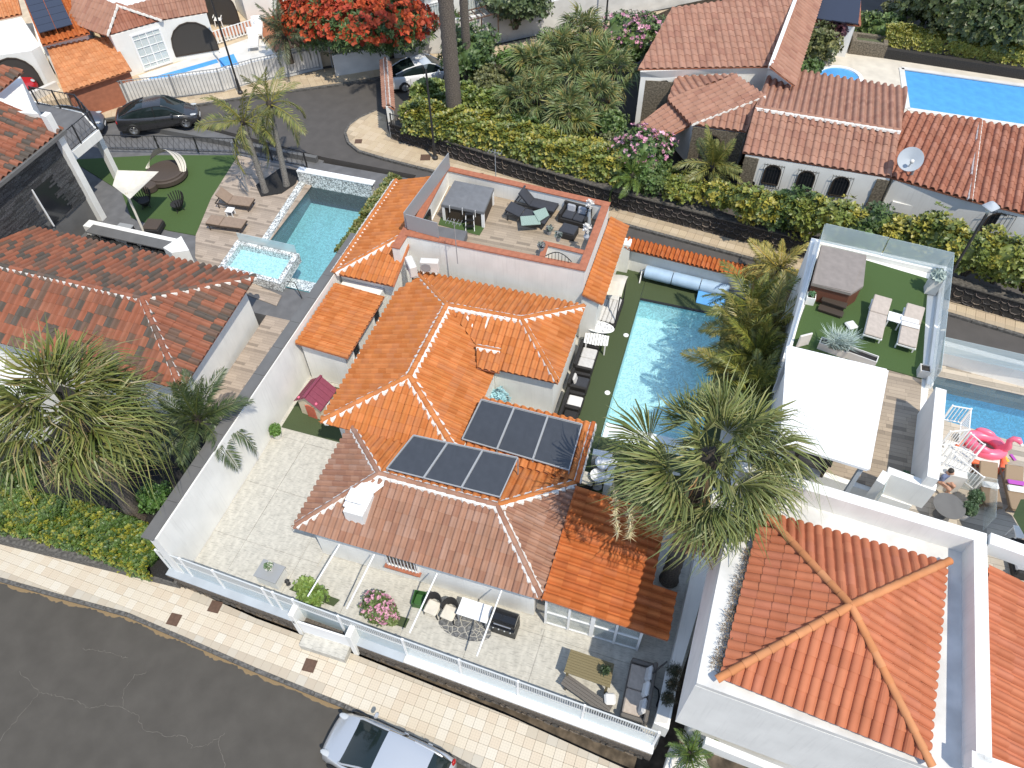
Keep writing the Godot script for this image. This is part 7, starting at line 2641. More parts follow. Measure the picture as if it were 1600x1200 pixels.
	f = [Vector3(-20.98, 1.9, -45.36), Vector3(-19.94, 1.9, -44.55), Vector3(-15.63, 1.9, -49.17), Vector3(-16.61, 1.9, -57.11), Vector3(-25.35, 1.9, -54.68)]
	block(t, f, 1.88, 4.4)
	out = (f[2] - f[1]).cross(Vector3.UP).normalized()
	if out.z < 0: out = -out
	for k in [.1, .55]: window(t, f[1].lerp(f[2], k) * Vector3(1, 0, 1) + Vector3(0, 3.1, 0), out, 1.3, 1.2, 7, "pane_frost", "white_trim")
	g = G.new()
	g.slab([Vector3(-21.03, 2.6, -43.07), Vector3(-19.06, 2.6, -43.28), Vector3(-20.33, 3.4, -44.18), Vector3(-21.23, 3.4, -44.67)], .08, Vector3.DOWN)
	tag(putw(g, "maroon_awning", "maroon"), "maroon sloping awning roof beside the flame tree", "awning")
	t = thing("pergola", "rusty thin pergola frame before the white bungalow", "pergola", Vector3(-17.64, 1.9, -47.06))
	g = G.new()
	for k in 6: g.bar(Vector3(-17.69, 3.5, -44.51).lerp(Vector3(-16.13, 3.5, -46.06), k / 5.0), Vector3(-16.82, 3.5, -43.51).lerp(Vector3(-15.29, 3.5, -45.19), k / 5.0), .05, .05)
	for e in [[Vector3(-17.69, 3.5, -44.51), Vector3(-16.13, 3.5, -46.06)], [Vector3(-16.82, 3.5, -43.51), Vector3(-15.29, 3.5, -45.19)]]: g.bar(e[0], e[1], .06, .06)
	stuff(putw(g, "rafters", "rust", t))
	for e in [Vector3(-16.82, 3.5, -43.51), Vector3(-16.1, 3.5, -44.33), Vector3(-15.29, 3.5, -45.19)]:
		g = G.new()
		g.bar(Vector3(e.x, 1.9, e.z), e, .06, .06)
		putw(g, "post", "rust", t)
	for e in [[Vector3(-13.33, 1.92, -50.57), "white garden lounge chair behind the tall street wall, left one"], [Vector3(-12.47, 1.92, -51.42), "white garden lounge chair behind the tall street wall, right one"]]:
		lounger("garden_lounger", e[1], e[0], .6, "white_trim", "white_trim", .7, 1.8, .6, "white loungers behind the street wall")

func rear_right_house():
	var t = thing("hacienda", "large stone and white villa with many pinkish clay tile roofs at top right", "house", Vector3(2.43, 2, -36.23))
	var S = 45
	# upper roof with white verge
	roof(t, [Vector3(-5.09, 5.2, -37.53), Vector3(1.43, 5.2, -39.67), Vector3(2.09, 6.4, -45.84), Vector3(-4.32, 6.4, -42.4)], .36, .45, "pink", "roman", 90, .045)
	roof(t, [Vector3(2.82, 5.1, -38.26), Vector3(3.79, 5.1, -50.38), Vector3(2.23, 5.9, -47.96), Vector3(1.38, 5.9, -38.27)], .36, .45, "pink", "roman", 20, .05)
	var g = G.new()
	g.bar(Vector3(1.4, 5.8, -38.41), Vector3(2.08, 6.5, -45.59), .18, .2)
	putw(g, "white_verge", "white", t)
	block(t, [Vector3(-4.92, 5, -37.7), Vector3(1.36, 5, -39.91), Vector3(2.68, 5, -38.81), Vector3(3.48, 5, -49.64), Vector3(-4.6, 5, -45.27)], 1.9, 4.95)
	g = G.new()
	g.slab([Vector3(-4.96, 5.1, -37.49), Vector3(1.5, 5.1, -39.89), Vector3(1.64, 4.5, -40), Vector3(-3.27, 4.4, -38.37), Vector3(-4.96, 4.7, -37.72)], .1, Vector3(0, 0, -1))
	putw(g, "gable", "white", t)
	stone_face(t, Vector3(-4.89, 4.6, -37.93) * Vector3(1, 0, 1) + Vector3(-.05, 2, .15), Vector3(-3.13, 4.6, -38.17) * Vector3(1, 0, 1) + Vector3(0, 2, .15), 2.5, .42, TAN, "stone_tan", 40, .035, true, "stone_plain")
	# hip with porch
	var apex = Vector3(1.4, 5, -39.1)
	roof(t, [Vector3(-3.26, 4.2, -36.75), Vector3(-1.77, 4.2, -34.8), Vector3(1.46, 5.1, -36.85), Vector3(-0.16, 5.1, -38.6)], .34, .42, "pink", "roman", 60, .06)
	roof(t, [Vector3(-1.77, 4.2, -34.8), Vector3(0.96, 4.2, -34.88), Vector3(1.46, 5.1, -36.85)], .34, .42, "pink", "roman", 40, .06)
	roof(t, [Vector3(-3.26, 4.2, -36.75), Vector3(-0.16, 5.1, -38.6), Vector3(-3.17, 4.6, -38.43)], .34, .42, "pink", "roman", 10, .06)
	ridge(t, Vector3(-1.76, 4.24, -34.74), Vector3(1.46, 5.12, -36.82), "pink", .1, .03, .03, false)
	block(t, [Vector3(-3.03, 4.1, -36.86), Vector3(-1.68, 4.1, -35), Vector3(0.91, 4.1, -35.03), Vector3(1.53, 4.1, -38.7), Vector3(-1.74, 4.1, -39.45)], 1.9, 4.1, "offwhite")
	var c = [Vector3(-1.61, 4.1, -34.9), Vector3(0.91, 4.1, -34.98)]
	stone_face(t, c[0] * Vector3(1, 0, 1) + Vector3(0, 2, .06), c[1] * Vector3(1, 0, 1) + Vector3(0, 2, .06), 2.05, .4, TAN, "stone_tan", 45, .035, true, "stone_plain")
	arch_window(t, c[0].lerp(c[1], .42) * Vector3(1, 0, 1) + Vector3(0, 3.2, .14), Vector3(0, 0, 1), .8, 1.2, false)
	roof(t, [Vector3(-4.51, 3.5, -35.13), Vector3(-3.14, 3.5, -33.84), Vector3(-1.81, 3.95, -35.15), Vector3(-3.2, 3.95, -36.82)], .34, .42, "pink", "roman", 30, .06)
	for e in [Vector3(-4.32, 3.4, -35.29), Vector3(-3.19, 3.4, -34.22)]:
		g = G.new()
		g.bar(Vector3(e.x, 2, e.z), e, .16, .16)
		putw(g, "porch_post", "wood_dark", t)
	# long wing
	roof(t, [Vector3(0.97, 4.3, -32.9), Vector3(7.7, 4.3, -32.81), Vector3(7.8, 5.2, -35.26), Vector3(1.1, 5.2, -35.46)], .34, .42, "pink", "roman", 90, .08)
	roof(t, [Vector3(8.56, 4.3, -41.09), Vector3(1.56, 4.3, -41.5), Vector3(1.1, 5.2, -35.46), Vector3(7.8, 5.2, -35.26)], .34, .42, "pink", "roman", 0, .08)
	ridge(t, Vector3(1.1, 5.24, -35.39), Vector3(7.78, 5.24, -35.19), "pink", .1, .08, .03, false)
	var w0 = Vector3(1.14, 4.2, -32.95); var w1 = Vector3(7.68, 4.2, -32.85)
	block(t, [w0, w1, Vector3(8.5, 4.2, -41.06), Vector3(1.7, 4.2, -41.44)], 1.9, 4.18)
	for k in [.22, .46, .7]: arch_window(t, w0.lerp(w1, k) * Vector3(1, 0, 1) + Vector3(0, 3.35, 0), Vector3(0, 0, 1), .75, 1.05)
	stone_face(t, w0 * Vector3(1, 0, 1) + Vector3(0, 2, .05), w0.lerp(w1, .1) * Vector3(1, 0, 1) + Vector3(0, 2, .05), 2.1, .4, TAN, "stone_tan", 14, .035, true, "stone_plain")
	stone_face(t, w0.lerp(w1, .92) * Vector3(1, 0, 1) + Vector3(0, 2, .05), w1 * Vector3(1, 0, 1) + Vector3(0, 2, .05), 2.1, .4, TAN, "stone_tan", 12, .035, true, "stone_plain")
	# darker right wing
	roof(t, [Vector3(7.79, 4, -33.28), Vector3(11.16, 4, -32.46), Vector3(11.58, 4.9, -37.78), Vector3(7.97, 4.9, -37.74)], .34, .42, "brick", "roman", 80, .08)
	roof(t, [Vector3(11.16, 4, -32.46), Vector3(16.32, 4, -31.71), Vector3(17.02, 4.9, -37.5), Vector3(11.58, 4.9, -37.78)], .34, .42, "brick", "roman", 50, .08)
	ridge(t, Vector3(11.13, 4.05, -32.39), Vector3(11.55, 4.95, -37.69), "brick", .08, .05, .03, false)
	w0 = Vector3(7.94, 3.9, -33.26); w1 = Vector3(15.88, 3.9, -31.71)
	block(t, [w0, w1, Vector3(17.5, 3.9, -38.81), Vector3(8.42, 3.9, -39.13)], 1.9, 3.88)
	arch_window(t, Vector3(12.63, 3.9, -32.36) * Vector3(1, 0, 1) + Vector3(0, 3.1, 0), Vector3(-.05, 0, 1), .9, 1.15)
	g = G.new()
	g.bar(Vector3(8.29, 2.6, -33.2), Vector3(17.18, 2.6, -32.37), .2, .5)
	tag(put(g, "terrace_parapet", "white"), "low white terrace parapet in front of the villa's right wing", "wall")
	t = thing("satellite_dish", "large grey satellite dish on a slanted pole before the tiled roofs", "satellite dish", Vector3(8.67, 2.2, -33.61))
	g = G.new()
	g.tube([Vector3(8.76, 2.2, -33.79), Vector3(8.59, 4.9, -33.35)], .06, 8)
	putw(g, "pole", "grey_metal", t)
	var d = Vector3(8.17, 5.2, -32.97)
	g = G.new()
	g.lathe(Vector3.ZERO, [Vector2(0, 0), Vector2(.22, .03), Vector2(.42, .1), Vector2(.54, .17), Vector2(.53, .19), Vector2(0, .03)], 24)
	var dish = putw(g, "dish", "grey_blue", t)
	dish.transform = where(t).affine_inverse() * Transform3D(Basis(Vector3(1, 0, .2).normalized(), .85), d)
	g = G.new()
	g.tube([d + Vector3(0, -.35, .2), d + Vector3(0, .2, .42)], .03, 6)
	g.ball(d + Vector3(0, .2, .42), Vector3(.1, .1, .1), 8, 6)
	putw(g, "receiver", "offwhite", t)
	# little outbuilding at the top
	t = thing("outbuilding", "small white outbuilding with black panels on its clay roof at the top", "house", Vector3(5.1, 2, -50.74))
	roof(t, [Vector3(3.51, 4, -48.23), Vector3(6.21, 4, -48.41), Vector3(5.92, 4.7, -51.97), Vector3(3.49, 4.7, -51.29)], .34, .42, "brick", "roman", 20, .06)
	block(t, [Vector3(3.68, 3.9, -48.42), Vector3(5.92, 3.9, -48.38), Vector3(5.97, 3.9, -53.02), Vector3(3.87, 3.9, -52.42)], 1.9, 3.88)
	for k in 3:
		g = G.new()
		var a = Vector3(3.59, 4.25, -48.12).lerp(Vector3(5.09, 4.25, -48.12), k * .5); var b = Vector3(3.7, 4.85, -50.61).lerp(Vector3(5.04, 4.85, -50.8), k * .5)
		g.slab([a, a.lerp(a + Vector3(1.0, 0, .1), .9), b + Vector3(.9, 0, .1), b], .06, Vector3.DOWN)
		putw(g, "solar_module", "solar_cell", t)
	# pool terrace behind
	g = G.new()
	var pool = [Vector3(9.19, 2, -47.93), Vector3(21.23, 2, -47.67), Vector3(20.44, 2, -43.19), Vector3(9.43, 2, -43.28)]
	ring_deck(g, [Vector3(2.69, 2, -51.39), Vector3(22.34, 2, -50.17), Vector3(20.87, 2, -42.22), Vector3(2.84, 2, -41.51)], pool, 1.9, 2.05)
	struct(g, "rear_pool_deck", "deck_pool")
	t = thing("covered_pool", "large pool under a bright blue bubble cover at top right", "swimming pool", Vector3(12.35, 2, -45.67))
	g = G.new()
	g.prism(pool, 1.7, 2.0)
	putw(g, "pool_cover", "cover_blue", t)
	g = G.new()
	for k in 4: g.bar(pool[k] + Vector3(0, .06, 0), pool[(k + 1) % 4] + Vector3(0, .06, 0), .3, .06)
	putw(g, "coping", "offwhite", t)
	t = thing("round_pool", "small round blue paddling pool with white rim behind the long roof", "swimming pool", Vector3(5.67, 2.05, -45.73))
	g = G.new()
	g.lathe(Vector3.ZERO, [Vector2(1.35, 0), Vector2(1.35, .1), Vector2(1.12, .12), Vector2(1.1, .02)], 28)
	put(g, "rim", "white_trim", t)
	g = G.new()
	g.lathe(Vector3.ZERO, [Vector2(1.11, .05), Vector2(0, .05)], 28)
	put(g, "water", "cover_blue", t)
	t = thing("stone_basin", "square stone basin with green water on the pale pool terrace", "fountain", Vector3(7.14, 2.05, -49.51))
	g = G.new()
	wall_run(g, [Vector3(-.9, 0, -.5), Vector3(.9, 0, -.5), Vector3(.9, 0, .5), Vector3(-.9, 0, .5)], 0, .8, .25, true)
	put(g, "basin", "stone_plain", t)
	g = G.new()
	g.box(Vector3(0, .3, 0), Vector3(1.6, .6, .8))
	put(g, "water", "basin_green", t)
	pot("large_pot", "large terracotta pot with dark maroon foliage beside the outbuilding", Vector3(4.97, 2.05, -48.72), .45, .9, "terracotta", [Color(.06, .02, .03), Color(.08, .03, .04)], Vector3(1.5, 1.3, 1.5), .2, 260)
	g = G.new()
	g.bar(Vector3(7.99, 2.3, -49.07), Vector3(21.19, 2.3, -48.39), .35, .6)
	tag(put(g, "planter_wall", "lava_joint"), "low black planter wall under the clipped yellow hedge at top right", "wall")
	hedge("clipped_hedge", "clipped yellow-green hedge above the black planter wall at top right", [Vector3(7.92, 2.5, -50.13), Vector3(11.3, 2.5, -49.93)], .9, .9, [Color(.2, .2, .03), Color(.15, .17, .03), Color(.25, .23, .04)], 1500, .09)
	hedge("clipped_hedge", "long clipped yellow-green hedge reaching the right edge at top right", [Vector3(11.45, 2.5, -49.89), Vector3(17.24, 2.5, -49.4)], .9, .9, [Color(.2, .2, .03), Color(.15, .17, .03), Color(.25, .23, .04)], 2200, .09)
	g = G.new()
	g.prism([Vector3(6.82, 2.03, -50.99), Vector3(9.15, 2.03, -53.8), Vector3(13.01, 2.03, -57.15), Vector3(11.85, 2.03, -58), Vector3(8.56, 2.03, -54.56), Vector3(6.61, 2.03, -51.82)], 2.0, 2.04)
	struct(g, "terracotta_path", "terracotta_floor")

const YG := [Color(.19, .19, .03), Color(.12, .15, .03), Color(.26, .23, .035), Color(.08, .11, .025), Color(.15, .17, .03)]
const MG := [Color(.05, .09, .022), Color(.07, .12, .03), Color(.04, .07, .02), Color(.09, .13, .035)]
const DG := [Color(.045, .08, .025), Color(.06, .1, .03), Color(.08, .115, .035)]
const OG := [Color(.1, .11, .04), Color(.13, .13, .045), Color(.075, .09, .03)]
const PINK := [Color(.62, .3, .4), Color(.7, .4, .48), Color(.55, .24, .36)]

func rear_garden():
	hedge("hedge", "long yellow-green hedge growing behind the lava wall coping", [Vector3(-16.91, 2.05, -34.13), Vector3(-14.52, 2.05, -33.83), Vector3(-12.22, 2.05, -33.6), Vector3(-9.54, 2.05, -33.08), Vector3(-7.01, 2.05, -32.68), Vector3(-4.42, 2.05, -32.41)], 1.5, 1.15, YG, 4300, .16)
	hedge("hedge", "green hedge row between garden path and car", [Vector3(-17.37, 2.05, -36.42), Vector3(-15.47, 2.05, -36.4), Vector3(-13.24, 2.05, -36.63), Vector3(-11.72, 2.05, -36.65)], 1.4, 1.0, [Color(.1, .15, .03), Color(.15, .18, .035), Color(.06, .09, .02)], 2200, .15)
	for e in [
		[Vector3(-15.31, 2, -39.8), Vector3(3.2, 3.0, 2.6), DG, 1100, .16, "dark round shrub hiding half of the white car"],
		[Vector3(-13.46, 2, -37.86), Vector3(2.4, 1.9, 2.0), OG, 600, .13, "olive-brown wispy shrub right of the dark round shrub"],
		[Vector3(-12.38, 2, -40.03), Vector3(2.6, 2.2, 2.2), [Color(.09, .17, .03), Color(.12, .2, .035), Color(.07, .13, .025)], 800, .13, "bright green shrub behind the fan palm thicket"],
		[Vector3(-7.54, 2, -35.49), Vector3(2.4, 1.4, 1.8), YG, 560, .14, "yellow-green shrub under the fan palms"],
		[Vector3(-6.04, 2, -35.93), Vector3(2.0, 1.5, 1.6), MG, 460, .13, "mid green shrub beside the paved garden court"],
		[Vector3(-5.16, 2, -34.31), Vector3(2.0, 1.3, 1.7), OG, 460, .13, "grey-green shrub in front of the garden court"],
		[Vector3(-6.16, 2, -33.42), Vector3(2.2, 1.2, 1.5), YG, 460, .14, "yellow shrub left of the pink oleander"],
		[Vector3(-2.81, 2.1, -31.69), Vector3(2.2, 1.4, 1.7), MG, 460, .13, "dark green shrub on the lava wall below the oleander"],
		[Vector3(-1.51, 2.1, -31.54), Vector3(2.2, 1.2, 1.5), YG, 460, .13, "yellow-tipped shrub on the lava wall left of the feathery palm"],
		[Vector3(0.71, 2.1, -31.4), Vector3(2.4, 1.4, 1.6), YG, 520, .13, "yellow-green shrub on the lava wall right of the feathery palm"],
		[Vector3(-11.03, 2, -43.75), Vector3(2.6, 1.6, 2.0), MG, 520, .13, "green shrub at the far garden edge by the road"],
		[Vector3(-5.92, 2, -46.31), Vector3(2.4, 2.2, 2.2), DG, 560, .13, "dark shrub against the hacienda's stone corner"],
		[Vector3(-9.29, 2, -35.96), Vector3(2.2, 1.3, 1.8), DG, 420, .13, "low dark shrub in the shade of the fan palms"],
		[Vector3(-10.54, 2, -34.62), Vector3(2.0, 1.2, 1.6), MG, 420, .13, "low green shrub between hedge and fan palms"],
		[Vector3(2.32, 2.1, -30.6), Vector3(2.3, 2.0, 1.6), YG, 640, .16, "first lime shrub of the right row above the lava wall"],
		[Vector3(3.45, 2.1, -30.58), Vector3(2.2, 2.1, 1.6), MG, 600, .16, "darker lime shrub before the leftmost arched window"],
		[Vector3(4.55, 2.1, -30.37), Vector3(2.3, 2.3, 1.6), YG, 640, .16, "lime shrub before the second arched window"],
		[Vector3(5.74, 2.1, -30.24), Vector3(2.4, 2.3, 1.7), YG, 680, .16, "lime shrub behind the hot tub's glass"],
		[Vector3(6.99, 2.1, -30.14), Vector3(2.5, 2.2, 1.7), MG, 680, .16, "leafy green shrub behind the middle of the glass balustrade"],
		[Vector3(8.39, 2.1, -29.91), Vector3(2.0, 2.0, 1.6), YG, 560, .16, "lime shrub left of the tall twin shrubs"],
		[Vector3(9.35, 2.1, -29.74), Vector3(1.8, 2.9, 1.5), YG, 620, .16, "tall upright lime shrub behind the far terrace corner, left twin"],
		[Vector3(10.24, 2.1, -29.65), Vector3(1.8, 2.8, 1.5), YG, 620, .16, "tall upright lime shrub behind the far terrace corner, right twin"],
		[Vector3(11.49, 2.1, -29.59), Vector3(2.2, 2.5, 1.6), YG, 640, .16, "lime shrub at the foot of the right lamp post"],
		[Vector3(12.66, 2.1, -29.42), Vector3(2.3, 2.4, 1.6), YG, 640, .16, "lime shrub right of the lamp post"],
		[Vector3(13.89, 2.1, -29.23), Vector3(2.4, 2.4, 1.6), YG, 640, .16, "lime shrub at the right edge above the lava wall"],
		[Vector3(13.29, 2.1, -30.56), Vector3(2.0, 1.6, 1.5), MG, 420, .15, "small green shrub behind the lime row near the barred window"],
		[Vector3(4.34, 2.1, -31.44), Vector3(2.0, 1.4, 1.4), MG, 380, .15, "low green shrub directly below the arched windows"],
		[Vector3(7.57, 2.1, -51.06), Vector3(2.6, 1.6, 1.6), MG, 420, .16, "feathery green shrub beside the stone basin"],
		[Vector3(7.05, 2.1, -52.41), Vector3(1.3, 1.1, 1.2), DG, 200, .13, "small dark ball shrub right of the outbuilding"],
		[Vector3(4.09, 2.1, -47.06), Vector3(2.2, 2.0, 2.0), OG, 360, .2, "yellowish palm-like shrub tucked against the verge of the upper roof"],
		[Vector3(3.81, 2.1, -45.41), Vector3(1.6, 1.0, 1.4), MG, 200, .15, "small green shrub by the paddling pool"],
		[Vector3(8.73, 2.1, -53.34), Vector3(2.2, 1.5, 1.6), OG, 300, .14, "brownish shrub at the foot of the leaning trunk"]]:
		bush("garden_shrub", e[5], "shrub", e[0], e[1], e[2], e[3], e[4])
	bush("oleander", "oleander with pink blossoms behind the far fan palms", "shrub", Vector3(-6.48, 2, -44.07), Vector3(4.0, 3.0, 3.0), MG, 1000, .14, "", "broad", PINK, 190)
	bush("oleander", "oleander with pink blossoms before the hacienda's porch", "shrub", Vector3(-3.73, 2, -33.14), Vector3(3.2, 2.3, 2.4), MG, 800, .14, "", "broad", PINK, 180)
	for e in [
		[Vector3(12.59, 2.2, -51.17), Vector3(7.0, 4.0, 5.0), "broad dark green tree behind the clipped hedge, leftmost"],
		[Vector3(15.6, 2.2, -52.45), Vector3(7.0, 4.6, 5.0), "big dark green tree behind the clipped hedge at the right edge"],
		[Vector3(14.1, 2.2, -56.97), Vector3(8.0, 4.5, 5.0), "tall olive green tree at the top right corner"],
		[Vector3(17.34, 2.2, -58.36), Vector3(8.0, 5.0, 5.0), "dense tree cut by the top right frame corner"],
		[Vector3(10.82, 2.2, -53.53), Vector3(3.6, 2.6, 3.0), "smaller dark tree beside the terracotta path"],
		[Vector3(9.73, 2.2, -56.71), Vector3(4.0, 3.0, 3.0), "shaded tree at the top behind the terracotta path"]]:
		bush("broadleaf_tree", e[2], "tree", e[0], e[1], [Color(.05, .075, .02), Color(.075, .095, .028), Color(.04, .06, .018), Color(.1, .11, .035)], 3200, .24, "", "broad", [], 0, "bark", .6)
	var t = thing("tree_trunk", "leaning bare grey palm trunk at the top right garden", "palm trunk", Vector3(9.22, 2.1, -52.4))
	var g = G.new()
	g.tube([Vector3.ZERO, Vector3(1.0, 3.5, -.6), Vector3(2.0, 7, -1.0)], [.3, .26, .25], 10)
	put(g, "trunk", "bark", t)
	bush("flame_tree", "flame tree with scarlet blossom crown at the top", "tree", Vector3(-23.27, 1.5, -40.93), Vector3(8.6, 4.2, 5.6), MG, 3600, .26, "", "fine", [Color(.42, .055, .014), Color(.5, .085, .02), Color(.34, .035, .011), Color(.4, .06, .015)], 2600, "bark", 1.0)
	bush("street_tree", "grey-green leafy tree overhanging the tall street wall", "tree", Vector3(-14.64, 1.9, -46.7), Vector3(4.6, 2.8, 3.4), [Color(.07, .1, .04), Color(.1, .13, .055), Color(.055, .08, .03)], 1300, .2, "", "broad", [], 0, "bark", .6)
	bush("agave_bed", "spiky green plants before the white bungalow", "plant", Vector3(-18.64, 1.9, -45.47), Vector3(3.0, .9, 1.4), MG, 260, .3, "", "blade")
	hedge("hedge", "leafy hedge along the right rim of the teal pool", [Vector3(-15.91, 0.8, -29.69), Vector3(-15.99, 0.8, -26.25), Vector3(-16.01, 0.8, -23.46)], .6, .95, [Color(.07, .1, .025), Color(.11, .13, .035), Color(.17, .16, .04)], 2600, .11)

func trees():
	palm("fan_palm", "tall fan palm with grey-green crown at the head of the side passage", Vector3(1.61, 0, -12.52), Vector3(1.6, 7.4, -12.7), .3, .22, "bark", "fan", 44, 2.9, [Color(.13, .16, .055), Color(.17, .19, .07), Color(.1, .125, .04), Color(.21, .21, .085), Color(.15, .17, .055)], Vector3(.3, -.05, .15), -.95, 6)
	# flower stalks hanging from its crown
	var t = thing("palm_flower_stalks", "pale drooping flower stalks hanging left of the big fan palm", "flower stalk", Vector3(1.55, 7.5, -12.7))
	var r := RandomNumberGenerator.new()
	r.seed = 2
	for e in [[Vector3(-0.18, 6.6, -10.88), Vector3(-0.02, 5.6, -10.66)], [Vector3(-0.75, 6.8, -11.34), Vector3(-0.38, 6, -10.43)]]:
		var g = G.new()
		g.col = Color(.25, .22, .08)
		var a = Vector3(1.4, 7.6, -12.8); var m = a.lerp(e[0], .6) + Vector3(0, .5, 0)
		g.tube([a, m, e[0], e[1]], [.03, .025, .018, .008], 5)
		for k in 160:
			var p = e[0].lerp(e[1], r.randf_range(-.15, 1.0))
			var d = Vector3(r.randfn(), r.randfn() - .6, r.randfn()).normalized() * r.randf_range(.12, .3)
			g.col = tone([Color(.42, .36, .2), Color(.5, .43, .26)], r)
			var s = d.cross(Vector3.UP).normalized() * .012
			g.tri(p - s, p + d, p + s)
		putw(g, "stalk", "leaf", t)
	palm("fan_palm", "wind-swept big fan palm in the left front garden", Vector3(-18.06, 0, -9.13), Vector3(-18.14, 5.9, -9.63), .3, .2, "bark", "swept", 44, 3.0, GREEN_PALM, Vector3(.35, 0, .05), -.4, 2)
	palm("date_palm", "dark feathery palm leaning over the boundary wall coping", Vector3(-17.95, 0, -11.77), Vector3(-16.23, 3, -12.19), .16, .13, "bark_dark", "feather", 30, 2.2, DARK_PALM, Vector3.ZERO, -.3)
	palm("queen_palm", "left slender palm with pale trunk by the teal pool", Vector3(-22.71, 0.8, -27.69), Vector3(-22.75, 4.9, -27.76), .17, .11, "bark_pale", "feather", 15, 2.3, OLIVE_PALM, Vector3(.1, 0, .1), -.75, 0, "pair of slender palms by the teal pool")
	palm("queen_palm", "right slender palm with pale trunk in the black gravel bed", Vector3(-21.89, 0.8, -28.52), Vector3(-21.73, 5.4, -28.81), .17, .11, "bark_pale", "feather", 15, 2.3, OLIVE_PALM, Vector3(.15, 0, .1), -.75, 0, "pair of slender palms by the teal pool")
	var q = [[Vector3(2.6, 2.7, -24.28), "queen palm nearest the pool's far right corner"], [Vector3(2.42, 2.7, -22.55), "olive queen palm at the middle of the pool's right side"], [Vector3(3.21, 2.8, -21.46), "bronze queen palm between pool and glass balustrade"], [Vector3(3.5, 2.9, -23.04), "queen palm close to the balustrade's far end"], [Vector3(3.24, 2.8, -19.77), "queen palm half hidden behind the big fan palm"], [Vector3(2.52, 2.3, -20.69), "low queen palm at the pool edge beside the fan palm"]]
	for k in q.size():
		var e = q[k]
		palm("queen_palm", e[1], Vector3(e[0].x, 0, e[0].z), e[0], .13, .1, "bark", "feather", 24, 2.15, [Color(.1, .12, .025), Color(.13, .145, .03), Color(.075, .095, .02), Color(.17, .17, .035)] if k % 2 == 0 else [Color(.13, .13, .03), Color(.16, .15, .035), Color(.09, .1, .022), Color(.2, .17, .05)], Vector3(0, 0, .15), -.6, 0, "queen palms between pool and balustrade")
	palm("yellow_palm", "yellowish palm drooping over the tiled pool wall", Vector3(3.6, 0, -27.0), Vector3(3.63, 2.4, -27.34), .14, .1, "bark", "feather", 20, 2.0, [Color(.26, .22, .05), Color(.32, .26, .07), Color(.2, .18, .045)], Vector3(-.2, 0, 0), -.6)
	palm("tall_palm", "very tall thick grey palm trunk rising out of the frame in the rear garden", Vector3(-14.36, 2, -34.62), Vector3(-14.36, 2, -34.62) + Vector3(0, 15, 0), .42, .33, "bark", "feather", 20, 2.6, DARK_PALM, Vector3.ZERO, -.3)
	palm("tall_palm", "second thinner tall palm trunk beside the far road", Vector3(-15.14, 1.6, -39), Vector3(-15.14, 1.6, -39) + Vector3(0, 14, 0), .26, .2, "bark", "feather", 18, 2.4, DARK_PALM, Vector3.ZERO, -.3)
	var f = [[Vector3(-9.25, 2, -42.32), 2.4, 1.7, "tallest fan palm of the thicket with yellow lower fronds"], [Vector3(-11.17, 2, -38.88), 1.6, 1.7, "fan palm at the thicket's left rear"], [Vector3(-10.3, 2, -40.78), 1.7, 1.6, "dark fan palm left of the tallest one"], [Vector3(-8.67, 2, -38.53), 1.7, 1.8, "large fan palm in the middle of the thicket"], [Vector3(-6.65, 2, -39.47), 1.8, 1.8, "fan palm at the thicket's right side by the oleander"], [Vector3(-10.14, 2, -36.38), 1.5, 1.7, "fan palm at the thicket's left front"], [Vector3(-8.2, 2, -35.3), 1.3, 1.7, "bright fan palm at the thicket's front near the hedge"], [Vector3(-7.07, 2, -37.27), 1.4, 1.6, "fan palm between thicket and paved court"], [Vector3(-8.03, 2, -40.53), 2.0, 1.6, "fan palm right behind the tallest one"], [Vector3(-11.1, 2, -36.1), 1.3, 1.4, "small fan palm by the garden hedge"]]
	for e in f:
		palm("garden_fan_palm", e[3], e[0], e[0] + Vector3(0, e[1], 0), .16, .14, "bark_dark", "smallfan", 30, e[2], [Color(.1, .14, .05), Color(.13, .17, .065), Color(.07, .1, .035), Color(.16, .19, .075), Color(.2, .18, .06)], Vector3.ZERO, -.5, 2, "fan palms of the rear garden thicket")
	palm("garden_palm", "feathery palm before the hacienda's stone wall", Vector3(-0.22, 2, -32.6), Vector3(-0.22, 2, -32.6) + Vector3(0, 1.5, 0), .14, .12, "bark_dark", "feather", 26, 1.8, OLIVE_PALM, Vector3.ZERO, -.5)
	palm("garden_palm", "soft feathery palm below the pink oleander", Vector3(-3.9, 2, -31.52), Vector3(-3.9, 2, -31.52) + Vector3(0, .9, 0), .14, .12, "bark_dark", "feather", 22, 1.5, [Color(.08, .13, .03), Color(.11, .16, .04)], Vector3.ZERO, -.5)
	palm("grey_palm", "grey-green feathery palm behind the street wall left of the flame tree", Vector3(-26.7, 1.9, -38.64), Vector3(-26.7, 1.9, -38.64) + Vector3(0, 1.7, 0), .18, .16, "bark_dark", "feather", 28, 2.1, [Color(.08, .095, .05), Color(.11, .12, .065), Color(.06, .075, .04)], Vector3.ZERO, -.45)
	palm("entrance_palm", "small palm in the recessed entrance yard at the bottom", Vector3(3.12, 0, -6.83), Vector3(3.12, 0, -6.83) + Vector3(0, .7, 0), .1, .08, "bark_dark", "feather", 16, .95, MG, Vector3.ZERO, -.3)

